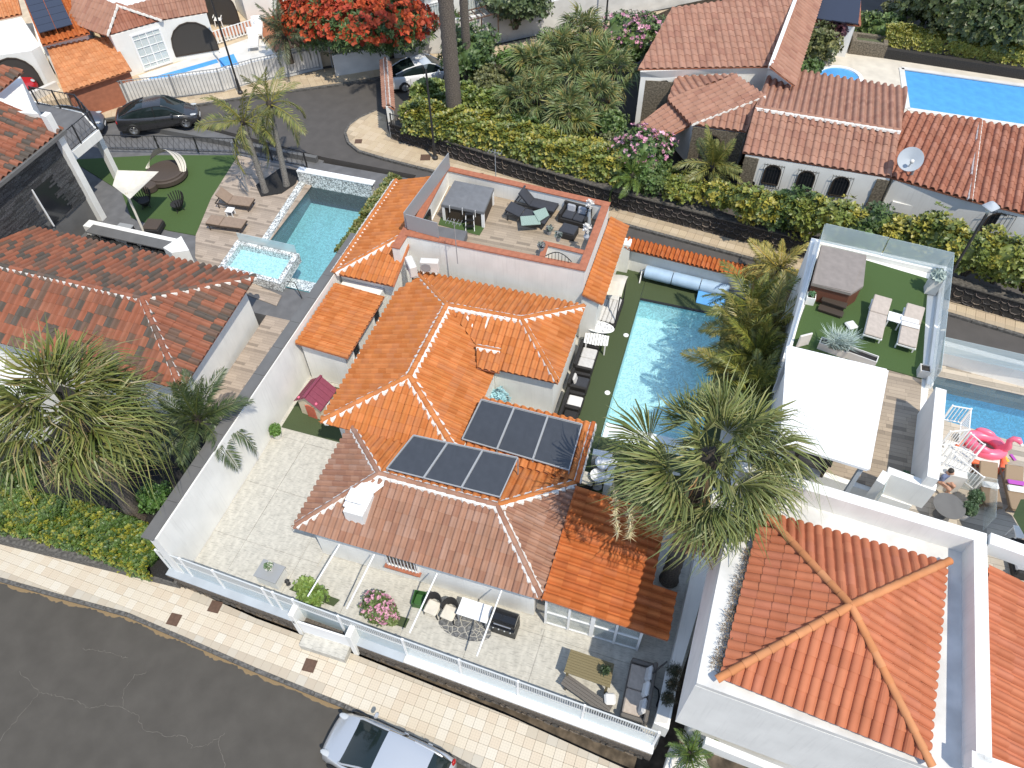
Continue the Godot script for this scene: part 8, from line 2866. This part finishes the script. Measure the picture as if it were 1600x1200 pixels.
func yard():
	var t = thing("playhouse", "toy playhouse with maroon gabled roof and red door by the white store wall", "playhouse", Vector3(-13.75, 0, -15.85), -.12)
	var g = G.new()
	g.prism([Vector3(-.55, 0, -.5), Vector3(.55, 0, -.5), Vector3(.55, 0, .5), Vector3(-.55, 0, .5)], 0, .95)
	for s in [-.5, .5]: g.tri(Vector3(-.55, .95, s), Vector3(.55, .95, s), Vector3(0, 1.42, s))
	put(g, "wall", "cream_plastic", t)
	for s in [-1, 1]:
		for j in 4:
			for k in 5:
				g = G.new()
				var d = Vector3(s * .16, -.13, 0)
				var a = Vector3(0, 1.47, -.62) + d * j + Vector3(0, 0, k * .25)
				g.slab([a, a + Vector3(0, 0, .24), a + d * 1.12 + Vector3(0, -.02, .24), a + d * 1.12 + Vector3(0, -.02, 0)], .04, Vector3.DOWN)
				put(g, "roof_shingle", "maroon", t)
	g = G.new()
	g.bar(Vector3(0, 1.48, -.64), Vector3(0, 1.48, .64), .1, .07)
	put(g, "roof_ridge", "maroon", t)
	for s in [-1, 1]:
		g = G.new()
		g.ball(Vector3(s * .42, 1.13, .5), Vector3(.06, .06, .06), 8, 6)
		put(g, "roof_knob", "pink", t)
	g = G.new()
	for k in 4: g.box(Vector3(-.165 + k * .11, .38 + .03 * (1 if k in [1, 2] else 0), .52), Vector3(.1, .76 + .06 * (1 if k in [1, 2] else 0), .04))
	put(g, "door", "door_red", t)
	window(t, Vector3(-13.2, .55, -15.75), Vector3(1, 0, 0), .3, .3)
	pot("ball_pot", "cream pot with round green ball plant at the boundary wall", Vector3(-14.73, 0, -14.02), .2, .3, "offwhite", [Color(.08, .16, .03), Color(.1, .19, .04)], Vector3(.5, .5, .5), .06, 300)
	t = thing("grey_bench", "grey slab-topped box with white flower pot at the front screen", "bench", Vector3(-11.85, 0, -8.41), -.05)
	g = G.new()
	g.rbox(Vector3(0, .3, 0), Vector3(.85, .6, .62), .02)
	put(g, "box", "white", t)
	g = G.new()
	g.rbox(Vector3(0, .63, 0), Vector3(.9, .05, .68), .01)
	put(g, "slab", "grey_metal", t)
	pot("flower_pot", "small white-flowered plant on the grey slab-topped box", Vector3(-11.83, 0.66, -8.47), .1, .16, "white_trim", [Color(.08, .14, .06), Color(.6, .6, .55)], Vector3(.3, .26, .3), .07, 70)
	t = thing("lantern", "small black lantern on the front terrace left of the turf square", "lantern", Vector3(-11.26, 0, -8.39))
	g = G.new()
	g.lathe(Vector3.ZERO, [Vector2(.09, 0), Vector2(.09, .03), Vector2(.07, .04), Vector2(.07, .22), Vector2(.1, .24), Vector2(.02, .32), Vector2(0, .33)], 6)
	g.tube([Vector3(-.05, .3, 0), Vector3(0, .42, 0), Vector3(.05, .3, 0)], .008, 5)
	put(g, "housing", "dark_metal", t)
	for e in [[Vector3(-11.02, 0.02, -8.47), Vector3(-9.25, 0.02, -8.39), Vector3(-9.36, 0.02, -8.11), Vector3(-11.13, 0.02, -8.21)], [Vector3(-8.03, 0.02, -8.45), Vector3(-6.65, 0.02, -8.47), Vector3(-6.67, 0.02, -8.13), Vector3(-8.18, 0.02, -8.14)]]:
		g = G.new()
		g.prism(e, 0, .03)
		struct(g, "turf_square", "turf")
	bush("young_shrub", "light green young shrub on the left turf square", "shrub", Vector3(-10.21, 0.02, -8.17), Vector3(.95, .85, .8), [Color(.12, .19, .04), Color(.16, .23, .05)], 260, .11)
	bush("pink_oleander", "pink flowering oleander on the right turf square of the front terrace", "shrub", Vector3(-7.44, 0.02, -8.25), Vector3(1.35, .95, 1.05), [Color(.08, .12, .035), Color(.12, .16, .05)], 620, .09, "", "broad", PINK, 170)
	t = thing("crate", "green plastic crate against the facade beside the chairs", "crate", Vector3(-6.55, 0, -9.16), .1)
	g = G.new()
	for s in [-1, 1]:
		g.box(Vector3(s * .2, .17, 0), Vector3(.02, .34, .5)); g.box(Vector3(0, .17, s * .24), Vector3(.38, .34, .02))
	g.box(Vector3(0, .02, 0), Vector3(.38, .03, .46))
	put(g, "box", "green_plastic", t)
	for e in [[Vector3(-5.95, 0, -9.05), "left dark rattan armchair with cream cushion on the front terrace"], [Vector3(-5.34, 0, -9.04), "right dark rattan armchair with cream cushion next to the white table"]]:
		t = thing("rattan_armchair", e[1], "armchair", e[0], -.1, "rattan armchairs on the front terrace")
		g = G.new()
		var prev = []
		for k in 15:
			var a = PI * -.02 + PI * 1.04 * k / 14
			var top = .55 + .25 * sin(a)
			var c = Vector3(cos(a) * .32, 0, -sin(a) * .34 + .05)
			var p = [c * .86 + Vector3(0, .3, 0), c * 1.04 + Vector3(0, top, 0), c * .95 + Vector3(0, top, 0), c * .78 + Vector3(0, .36, 0)]
			if prev.size():
				for j in 3: g.quad(prev[j], prev[j + 1], p[j + 1], p[j])
			prev = p
		put(g, "shell", "rattan_dark", t)
		g = G.new()
		g.rbox(Vector3(0, .39, .1), Vector3(.48, .1, .5), .04)
		put(g, "cushion", "cream_cloth", t)
		for k in 4:
			g = G.new()
			g.bar(Vector3(.26 * (1 if k % 2 else -1), 0, .3 if k > 1 else -.2), Vector3(.22 * (1 if k % 2 else -1), .36, .26 if k > 1 else -.16), .03, .03)
			put(g, "leg", "rattan_dark", t)
	table("white_table", "white rectangular table before the facade beside the barbecue", Vector3(-4.49, 0, -9.16), -.02, 1.1, .62, .72, "white_trim", "grey_metal")
	t = thing("flagstone_rug", "oval patch of grey crazy-paving flagstones on the terrace floor", "paving patch", Vector3(-4.74, 0, -8.75))
	var r := RandomNumberGenerator.new()
	r.seed = 14
	var pts = PackedVector2Array()
	for k in 46: pts.append(Vector2(r.randf_range(-.95, .95), r.randf_range(-.42, .42)))
	var c = Vector3(-4.74, 0, -8.75)
	for i in pts.size():
		var cell = PackedVector2Array()
		for k in 20: cell.append(Vector2(cos(TAU * k / 20) * .95, sin(TAU * k / 20) * .42))
		for j in pts.size():
			if j == i or cell.is_empty(): continue
			var m = (pts[i] + pts[j]) * .5; var d = (pts[j] - pts[i]).normalized()
			m -= d * .012
			var half = PackedVector2Array([m + d.orthogonal() * 9, m - d.orthogonal() * 9, m - d.orthogonal() * 9 - d * 9, m + d.orthogonal() * 9 - d * 9])
			var cut = Geometry2D.intersect_polygons(cell, half)
			cell = cut[0] if cut.size() else PackedVector2Array()
		if cell.size() < 3: continue
		g = G.new()
		var ring = []
		for p in cell: ring.append(Vector3(p.x, 0, p.y))
		g.prism(ring, .002, .014)
		put(g, "flagstone", "flag_grey", t)
	t = thing("barbecue", "black gas barbecue with closed lid on the front terrace", "barbecue", Vector3(-3.39, 0, -9.12), -.03)
	g = G.new()
	var prof = []
	for k in 9: prof.append(Vector2(cos(PI * k / 8) * .27, sin(PI * k / 8) * .27))
	for k in 8: g.quad(Vector3(-.42, .88 + prof[k].y, prof[k].x), Vector3(.42, .88 + prof[k].y, prof[k].x), Vector3(.42, .88 + prof[k + 1].y, prof[k + 1].x), Vector3(-.42, .88 + prof[k + 1].y, prof[k + 1].x))
	for s in [-.42, .42]:
		for k in 8: g.tri(Vector3(s, .88, 0), Vector3(s, .88 + prof[k].y, prof[k].x), Vector3(s, .88 + prof[k + 1].y, prof[k + 1].x))
	put(g, "lid", "black_gloss", t)
	g = G.new()
	g.rbox(Vector3(0, .42, 0), Vector3(.86, .8, .54), .02)
	put(g, "cabinet", "black", t)
	g = G.new()
	g.rbox(Vector3(0, .74, .31), Vector3(.86, .14, .1), .02)
	put(g, "control_panel", "black_gloss", t)
	for k in 4:
		g = G.new()
		g.ball(Vector3(-.3 + k * .2, .75, .37), Vector3(.035, .035, .03), 8, 5)
		put(g, "knob", "steel", t)
	g = G.new()
	g.bar(Vector3(-.3, .95, .3), Vector3(.3, .95, .3), .03, .03)
	put(g, "handle", "steel", t)
	# dining corner
	var q = [Vector3(-1.06, 0.75, -8.82), Vector3(0.39, 0.75, -8.77), Vector3(0.42, 0.75, -7.99), Vector3(-1.09, 0.75, -8.05)]
	t = thing("dining_table", "long olive wooden slatted table on the shaded front terrace", "table", (q[0] + q[2]) * .5 * Vector3(1, 0, 1))
	for k in 9:
		g = G.new()
		var a = k / 9.0; var b = (k + .9) / 9.0
		g.slab([q[0].lerp(q[3], a), q[1].lerp(q[2], a), q[1].lerp(q[2], b), q[0].lerp(q[3], b)], .035, Vector3.DOWN)
		putw(g, "plank", "wood_olive", t)
	for p in q:
		var o = p.lerp((q[0] + q[2]) * .5, .14)
		g = G.new()
		g.bar(Vector3(o.x, 0, o.z), Vector3(o.x, .71, o.z), .08, .08)
		putw(g, "leg", "wood_olive", t)
	pot("table_plant", "small dark plant in a pot on the olive wooden table", Vector3(0.16, 0.76, -8.41), .08, .12, "black", [Color(.03, .05, .02)], Vector3(.26, .22, .26), .08, 50)
	t = thing("bench", "grey wooden bench between the olive table and the front screen", "bench", Vector3(-0.24, 0, -7.68), -.32)
	for k in 4:
		g = G.new()
		g.box(Vector3(0, .43, -.15 + k * .1), Vector3(1.7, .03, .09))
		put(g, "slat", "wood_grey", t)
	for s in [-.7, .7]:
		g = G.new()
		g.box(Vector3(s, .2, 0), Vector3(.07, .4, .34))
		put(g, "leg", "wood_grey", t)
	t = thing("terrace_cushion", "white cushion on the bench end near the corner sofa", "cushion", Vector3(0.5, 0.52, -7.74), .3)
	g = G.new()
	g.rbox(Vector3(0, .02, 0), Vector3(.36, .14, .36), .06)
	put(g, "cover", "white_cloth", t)
	t = rattan_seat("corner_sofa", "grey-beige cushioned outdoor sofa in the front right terrace corner", Vector3(1.32, 0, -8.3), -PI / 2, 1.9, .85, "wood_grey", "cushion_beige", 2, 0)
	for e in [[-.55, "cushion_light"], [-.05, "white_cloth"], [.5, "cushion_light"]]:
		g = G.new()
		g.rbox(Vector3(e[0], .58, -.2), Vector3(.5, .4, .16), .07, Basis(Vector3.RIGHT, -.3))
		put(g, "back_cushion", e[1], t)
	t = thing("parasol_pole", "closed dark parasol pole leaning between sofa and planter wall", "pole", Vector3(1.53, 0, -8.94))
	g = G.new()
	g.tube([Vector3(1.5, 0.5, -8.76), Vector3(1.94, 1.3, -9.12)], .03, 6)
	putw(g, "pole", "dark_metal", t)
	t = thing("garden_hose", "black garden hose curled on the floor behind the corner sofa", "hose", Vector3(1.95, -0, -8.5))
	g = G.new()
	g.tube([Vector3(1.78, 0.03, -8.71), Vector3(1.94, 0.03, -8.63), Vector3(2, 0.03, -8.4), Vector3(1.97, 0.03, -8.14), Vector3(2.1, 0.03, -7.98)], .025, 6)
	putw(g, "hose", "black", t)

func pool_side():
	var x0 = -2.1; var x1 = 1.83; var z0 = -26.18; var z1 = -17.87
	var t = thing("main_pool", "bright turquoise swimming pool set in artificial lawn beside the villa", "swimming pool", Vector3(-.1, 0, -22))
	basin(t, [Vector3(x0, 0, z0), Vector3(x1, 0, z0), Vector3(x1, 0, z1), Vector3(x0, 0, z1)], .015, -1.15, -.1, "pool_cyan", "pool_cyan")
	var g = G.new()
	g.prism([Vector3(x0 + .02, 0, z1 - 1.1), Vector3(x1 - .02, 0, z1 - 1.1), Vector3(x1 - .02, 0, z1 - .02), Vector3(x0 + .02, 0, z1 - .02)], -1.1, -.45)
	putw(g, "step", "white_trim", t)
	g = G.new()
	for e in [[Vector3(x0, .025, z0), Vector3(x1, .025, z0)]]: g.bar(e[0], e[1], .12, .05)
	putw(g, "dark_edge", "black", t)
	# back wall with tile coping
	t = thing("pool_garden_wall", "white garden wall topped with orange tiles behind the pool", "wall", Vector3(0, 0, -28))
	var a = Vector3(-3.4, 0, -28.3); var b = Vector3(3.3, 0, -27.75)
	g = G.new()
	g.prism([a, b, b + Vector3(0, 0, .22), a + Vector3(0, 0, .22)], -.03, 1.5)
	putw(g, "wall", "white", t)
	roof(t, [a + Vector3(0, 1.5, .5), b + Vector3(0, 1.5, .5), b + Vector3(0, 1.68, -.12), a + Vector3(0, 1.68, -.12)], .215, .32, "deep", "roman", 80, .075)
	g = G.new()
	g.box(Vector3(-3.35, .85, -28.05), Vector3(.5, 1.75, .5))
	putw(g, "end_pier", "white", t)
	t = thing("tiled_pillar", "dark red tile-clad pillar at the end of the pool wall", "pillar", Vector3(2.95, 0, -26.9))
	g = G.new()
	g.box(Vector3(0, .78, 0), Vector3(.42, 1.56, .9))
	put(g, "core", "terracotta", t)
	for k in 9:
		for s in 2:
			g = G.new()
			g.rbox(Vector3(-.1 + s * .2, .1 + k * .17, .46), Vector3(.18, .15, .04), .01)
			put(g, "facing_tile", "clay_edge", t)
	t = thing("cover_roller", "pale blue rolled pool cover on white roller stands", "pool cover", Vector3(-0.22, 0, -28.03))
	var ra = Vector3(-2.21, 0.5, -27.62); var rb = Vector3(1.81, 0.5, -27.34)
	for k in 3:
		g = G.new()
		var p = ra.lerp(rb, k / 3.0 + .004); var q = ra.lerp(rb, (k + .985) / 3.0)
		g.tube([p, p.lerp(q, .08), p.lerp(q, .92), q], [.3, .32, .32, .3], 16)
		putw(g, "rolled_cover", "cover_pale", t)
	var dir = (rb - ra).normalized()
	g = G.new()
	g.tube([ra - dir * .25, rb + dir * .4], .035, 8)
	putw(g, "axle", "steel", t)
	for p in [ra - dir * .15, rb + dir * .3]:
		g = G.new()
		g.bar(p, Vector3(p.x, .03, p.z + .35), .05, .05); g.bar(p, Vector3(p.x, .03, p.z - .3), .05, .05)
		g.bar(Vector3(p.x, .05, p.z + .4), Vector3(p.x, .05, p.z - .35), .05, .05)
		putw(g, "stand", "white_trim", t)
	g = G.new()
	g.slab([ra.lerp(rb, .66) + Vector3(0, -.1, .3), rb + Vector3(-.05, -.1, .3), rb + Vector3(-.05, -.45, .75), ra.lerp(rb, .66) + Vector3(0, -.45, .75)], .03, Vector3.DOWN)
	putw(g, "loose_flap", "cover_blue", t)
	for e in [[Vector3(-2.27, 0.02, -23.68), "far white round skimmer lid in the lawn beside the pool"], [Vector3(-2.34, 0.02, -20.16), "near white round skimmer lid in the lawn beside the pool"]]:
		t = thing("skimmer_lid", e[1], "lid", e[0], 0, "white lids in the pool lawn")
		g = G.new()
		g.lathe(Vector3.ZERO, [Vector2(.12, 0), Vector2(.12, .02), Vector2(.1, .025), Vector2(0, .025)], 16)
		put(g, "lid", "white_trim", t)
	# canopy daybed
	t = thing("canopy_daybed", "dark rattan daybed with cream canopy and striped mattress by the house wall", "daybed", Vector3(-3.59, 0, -24.75), -.02)
	g = G.new()
	g.rbox(Vector3(0, .18, 0), Vector3(1.55, .34, 1.9), .04)
	put(g, "base", "rattan_dark", t)
	for k in 7:
		g = G.new()
		g.rbox(Vector3(-.6 + k * .2, .41, .05), Vector3(.19, .14, 1.65), .05)
		put(g, "mattress_roll", "cushion_light", t)
	for k in 4:
		g = G.new()
		g.bar(Vector3(.74 * (1 if k % 2 else -1), 0, .9 if k > 1 else -.9), Vector3(.74 * (1 if k % 2 else -1), 1.7, .35 if k > 1 else -.9), .05, .05)
		put(g, "post", "rattan_dark", t)
	g = G.new()
	for i in 8:
		for j in 6:
			var f = func(u, v): return Vector3(-.8 + 1.6 * u, 1.55 + .35 * sin(PI * (v * .8 + .1)) + .04 * sin(u * 9), -1.0 + 1.4 * v)
			g.quad(f.call(i / 8.0, j / 6.0), f.call((i + 1) / 8.0, j / 6.0), f.call((i + 1) / 8.0, (j + 1) / 6.0), f.call(i / 8.0, (j + 1) / 6.0))
	put(g, "canopy", "cream_cloth", t)
	for s in [-.35, .3]:
		g = G.new()
		g.rbox(Vector3(s, .58, -.7), Vector3(.55, .4, .16), .07, Basis(Vector3.RIGHT, -.5))
		put(g, "pillow", "white_cloth", t)
	t = thing("oval_table", "oval white table with leaf-patterned cloth at the house wall", "table", Vector3(-3.47, -0, -23.18))
	g = G.new()
	g.lathe(Vector3.ZERO, [Vector2(.3, 0), Vector2(.06, .05), Vector2(.06, .68), Vector2(.5, .7), Vector2(.52, .73), Vector2(0, .74)], 24)
	var o = put(g, "table", "white_trim", t)
	o.scale = Vector3(1.35, 1, .7)
	var r := RandomNumberGenerator.new()
	r.seed = 5
	g = G.new()
	for k in 60:
		var a2 = r.randf() * TAU; var rad = sqrt(r.randf()) * .46
		var p = Vector3(cos(a2) * rad * 1.3, .744, sin(a2) * rad * .68); var d = Vector3(cos(k), 0, sin(k)) * .05
		g.tri(p - d, p + d.rotated(Vector3.UP, 1.57) * .4, p + d); g.tri(p - d, p + d, p - d.rotated(Vector3.UP, 1.57) * .4)
	stuff(put(g, "leaf_print", "cushion_grey", t))
	t = thing("plastic_table", "white slatted plastic table between oval table and dark sofa", "table", Vector3(-3.41, 0, -22.46), .1)
	for k in 9:
		g = G.new()
		g.rbox(Vector3(-.48 + k * .12, .66, 0), Vector3(.1, .035, .72 - .03 * abs(k - 4)), .01)
		put(g, "slat", "white_trim", t)
	for k in 4:
		g = G.new()
		g.bar(Vector3(.42 * (1 if k % 2 else -1), 0, .26 if k > 1 else -.26), Vector3(.42 * (1 if k % 2 else -1), .64, .26 if k > 1 else -.26), .06, .06)
		put(g, "leg", "white_trim", t)
	rattan_seat("rattan_sofa", "dark rattan two-seat sofa with light grey cushions facing the pool", Vector3(-3.63, 0, -21.52), PI / 2, 1.5, .85, "rattan_dark", "cushion_light", 2, 0)
	t = rattan_seat("rattan_armchair", "dark rattan armchair with hexagonal light pillow facing the pool", Vector3(-3.6, -0, -20.12), PI / 2, .9, .85, "rattan_dark", "cushion_dark", 1, 1)
	rattan_seat("rattan_armchair", "dark rattan armchair with white seat cushion facing the pool", Vector3(-3.57, 0, -19.04), PI / 2, .9, .8, "rattan_dark", "white_cloth", 1, 0)
	rattan_seat("rattan_armchair", "plain dark rattan armchair nearest the solar panels", Vector3(-3.58, 0, -18.31), PI / 2, .75, .75, "rattan_dark", "rattan_dark", 1, 0)
	# outdoor kitchen corner
	t = thing("bar_counter", "white masonry counter with pale slab beside the orange roof edge", "counter", Vector3(-1.44, 0, -16.05))
	g = G.new()
	g.bar(Vector3(-1.31, 0.45, -16.41), Vector3(-1.27, 0.45, -15.13), .3, .9)
	g.bar(Vector3(-2.15, 0.45, -16.43), Vector3(-1.4, 0.45, -16.48), .3, .9)
	putw(g, "counter", "white", t)
	for e in [[Vector3(-1.65, 0.95, -16.05), "far round white stool top at the bar counter"], [Vector3(-1.71, 0.8, -15.53), "near round white stool top at the bar counter"]]:
		t = thing("bar_stool", e[1], "stool", e[0] * Vector3(1, 0, 1), 0, "stools at the bar counter")
		g = G.new()
		g.lathe(Vector3.ZERO, [Vector2(.22, 0), Vector2(.2, .03), Vector2(.04, .05), Vector2(.04, e[0].y - .08), Vector2(.3, e[0].y - .06), Vector2(.32, e[0].y), Vector2(0, e[0].y + .03)], 18)
		put(g, "stool", "white_trim", t)
	for e in [[Vector3(-2.14, 0, -15.45), .5, "grey cube cushion seat in the bar corner"], [Vector3(-0.56, 0, -16.32), .8, "pale marble-topped block beside the fan palm fronds"], [Vector3(0.89, 0, -16.4), .6, "pale marbled block half under the fan palm"]]:
		t = thing("marble_block", e[2], "block", e[0], -.1)
		g = G.new()
		g.rbox(Vector3(0, .22, 0), Vector3(e[1] + .1, .44, e[1]), .03)
		put(g, "base", "rattan_dark", t)
		g = G.new()
		g.rbox(Vector3(0, .5, 0), Vector3(e[1] + .12, .1, e[1] + .04), .03)
		put(g, "top", "travertine", t)
	bush("patio_plant", "pale blue-green potted plant in the small patio", "plant", Vector3(-6.51, 0.3, -17.74), Vector3(.9, 1.3, .5), [Color(.25, .42, .48), Color(.3, .5, .55)], 160, .12)

func roof_terrace():
	var y = 3.12
	var q = [Vector3(-11.6, 4.05, -27.31), Vector3(-9.64, 4.05, -27.27), Vector3(-9.52, 4.05, -25.44), Vector3(-11.56, 4.05, -25.42)]
	var t = thing("covered_spa", "dark wood hot tub under a grey cover on the villa's roof terrace", "hot tub", (q[0] + q[2]) * .5 * Vector3(1, 0, 1) + Vector3(0, y, 0))
	var c = (q[0] + q[2]) * .5
	var inn = []
	for p in q: inn.append(p.lerp(c, .08))
	var g = G.new()
	g.prism(inn, y, 3.9)
	putw(g, "cabinet", "wood_dark", t)
	g = G.new()
	g.prism(q, 3.9, 4.02)
	var top = []
	for p in q: top.append(p.lerp(c, .02) - Vector3(0, .02, 0))
	for k in 4: g.tri(top[k], top[(k + 1) % 4], c + Vector3(0, .07, 0))
	putw(g, "cover", "grey_cloth", t)
	for p in inn:
		g = G.new()
		g.bar(Vector3(p.x, y, p.z), Vector3(p.x, 3.9, p.z), .12, .12)
		putw(g, "corner_post", "white_trim", t)
	for k in 3:
		g = G.new()
		var p = q[3].lerp(q[2], .2 + .3 * k)
		g.bar(p, p + Vector3(0, -.35, .02), .04, .02)
		putw(g, "strap", "white_trim", t)
	g = G.new()
	g.prism([Vector3(-11.72, 3.13, -25.64), Vector3(-9.55, 3.13, -25.6), Vector3(-9.58, 3.13, -24.89), Vector3(-11.64, 3.13, -25.08)], 3.12, 3.14)
	tag(put(g, "turf_mat", "turf_bright"), "green artificial turf mat before the covered hot tub", "mat")
	t = thing("step_ladder", "white folding step ladder on the turf mat", "ladder", Vector3(-10.15, 3.14, -25.27), .3)
	for s in [-1, 1]:
		g = G.new()
		g.bar(Vector3(s * .2, 0, .25), Vector3(s * .17, .75, -.08), .03, .03); g.bar(Vector3(s * .2, 0, -.35), Vector3(s * .17, .75, -.1), .03, .03)
		put(g, "rail", "white_trim", t)
	for k in 3:
		g = G.new()
		g.box(Vector3(0, .24 + .25 * k, .17 - .12 * k), Vector3(.38, .03, .16))
		put(g, "tread", "black", t)
	g = G.new()
	g.prism([Vector3(-11.8, 3.5, -24.55), Vector3(-10.04, 3.5, -24.6), Vector3(-9.96, 3.5, -23.85), Vector3(-11.67, 3.5, -23.89)], 3.12, 3.5)
	tag(put(g, "stair_housing", "slate_floor"), "low slate-topped housing in the terrace's front left corner", "roof box")
	t = thing("terrace_door", "dark door in the left parapet wall of the roof terrace", "door", Vector3(-12.06, 3.12, -25.02))
	g = G.new()
	g.box(Vector3(-12.01, 3.5, -24.77), Vector3(.06, .75, .8))
	putw(g, "leaf", "window_dark", t)
	for e in [[Vector3(-7.81, 3.12, -26.51), "dark sun lounger with mint towel at the front of the roof terrace", 1], [Vector3(-7.65, 3.12, -27.45), "dark sun lounger with raised back at the far terrace wall", 0]]:
		lounger("dark_lounger", e[1], e[0], 1.45, "dark_metal", "cushion_dark", .25 if e[2] else .8, 2.0, .7, "dark loungers on the roof terrace")
	t = thing("mint_towel", "mint green patterned towels spread over the dark loungers", "towel", Vector3(-7.44, 3.55, -26.39))
	for e in [[Vector3(-8.03, 3.62, -26.12), Vector3(-7.25, 3.62, -26.45), Vector3(-6.99, 3.62, -25.86), Vector3(-7.79, 3.62, -25.53)], [Vector3(-7.56, 3.66, -26.59), Vector3(-7.1, 3.66, -27.02), Vector3(-6.79, 3.66, -26.53), Vector3(-7.11, 3.66, -25.96)]]:
		g = G.new()
		g.slab(e, .03, Vector3.DOWN)
		putw(g, "towel", "mint", t)
	rattan_seat("terrace_sofa", "dark rattan sofa with grey pillows in the far right terrace corner", Vector3(-5.72, 3.12, -27.13), -.12, 1.35, .85, "rattan_dark", "cushion_dark", 2, 2, "cushion_grey")
	t = thing("terrace_ottoman", "dark square rattan table in front of the terrace sofa", "ottoman", Vector3(-5.74, 3.12, -26.04), -.12)
	g = G.new()
	g.rbox(Vector3(0, .17, 0), Vector3(.75, .34, .65), .03)
	put(g, "base", "rattan_dark", t)
	g = G.new()
	g.rbox(Vector3(0, .38, 0), Vector3(.72, .08, .62), .03)
	put(g, "cushion", "cushion_dark", t)
	for e in [[Vector3(-5.05, 3.12, -26.99), 1.0, "white orchid in a tall vase beside the terrace sofa"], [Vector3(-4.72, 4, -25.04), .35, "white orchid on the stair well coping"]]:
		t = thing("orchid", e[2], "flower", e[0], 0, "white orchids on the roof terrace")
		g = G.new()
		g.lathe(Vector3.ZERO, [Vector2(.1, 0), Vector2(.13, .1), Vector2(.06, e[1] * .8), Vector2(.08, e[1] * .85)], 10)
		put(g, "vase", "grey_blue", t)
		r_orchid(t, e[1])
	for e in [[Vector3(-6.59, 3.12, -25.88), "glass lantern near the stair well"], [Vector3(-6.38, 3.9, -23.8), "dark lantern hanging at the stair well corner"], [Vector3(-5.86, 3.95, -24.59), "small grey planter with succulents on the stair well wall"]]:
		pot("terrace_lantern", e[1], e[0], .12, .22, "grey_metal", [Color(.12, .15, .13), Color(.2, .2, .2)], Vector3(.3, .25, .3), .08, 40)

func r_orchid(t, h):
	var r := RandomNumberGenerator.new()
	r.seed = 8
	var places = []
	for k in 26: places.append([turned(Vector3(r.randfn(), 1, r.randfn()), r, 1.0, Vector3(r.randf_range(-.14, .14), h + r.randf_range(0, .3), r.randf_range(-.14, .14))), Color(.8, .78, .74)])
	scatter(t, "blossoms", clump("petal", .09), "petal", places)

func cars():
	car("silver_car", "silver hatchback parked along the front kerb at the bottom", Vector3(-5.65, -.72, -4.18), PI - .09, "paint_silver", 4.15, 1.74, 1.5)
	var a = Vector3(-32.41, 1, -30.23); var b = Vector3(-30.1, 1, -31.66)
	var d = (b - a).normalized()
	var c = (a + b) * .5 + Vector3(d.z, 0, -d.x) * .75
	car("black_car", "charcoal liftback car on the rear street at the kerb", c, atan2(-d.z, d.x), "paint_charcoal", 4.5, 1.75, 1.5, "liftback")
	d = (Vector3(-13.88, 1, -43.53) - Vector3(-20.39, 1, -38.21)).normalized()
	car("white_car", "white car half hidden behind the gate wall and dark shrub", Vector3(-18.73, 1, -40.33), atan2(-d.z, d.x), "paint_white", 4.3, 1.76, 1.45, "liftback")
	car("red_car", "red car on the driveway at the left edge", Vector3(-41.45, 1.92, -31.43), -.35, "paint_red", 3.9, 1.7, 1.5)
	car("grey_car", "grey-blue car partly hidden behind the balcony railing", Vector3(-36.3, 1, -29.23), atan2(-d.z, d.x) - .1, "paint_greyblue", 4.2, 1.75, 1.48)
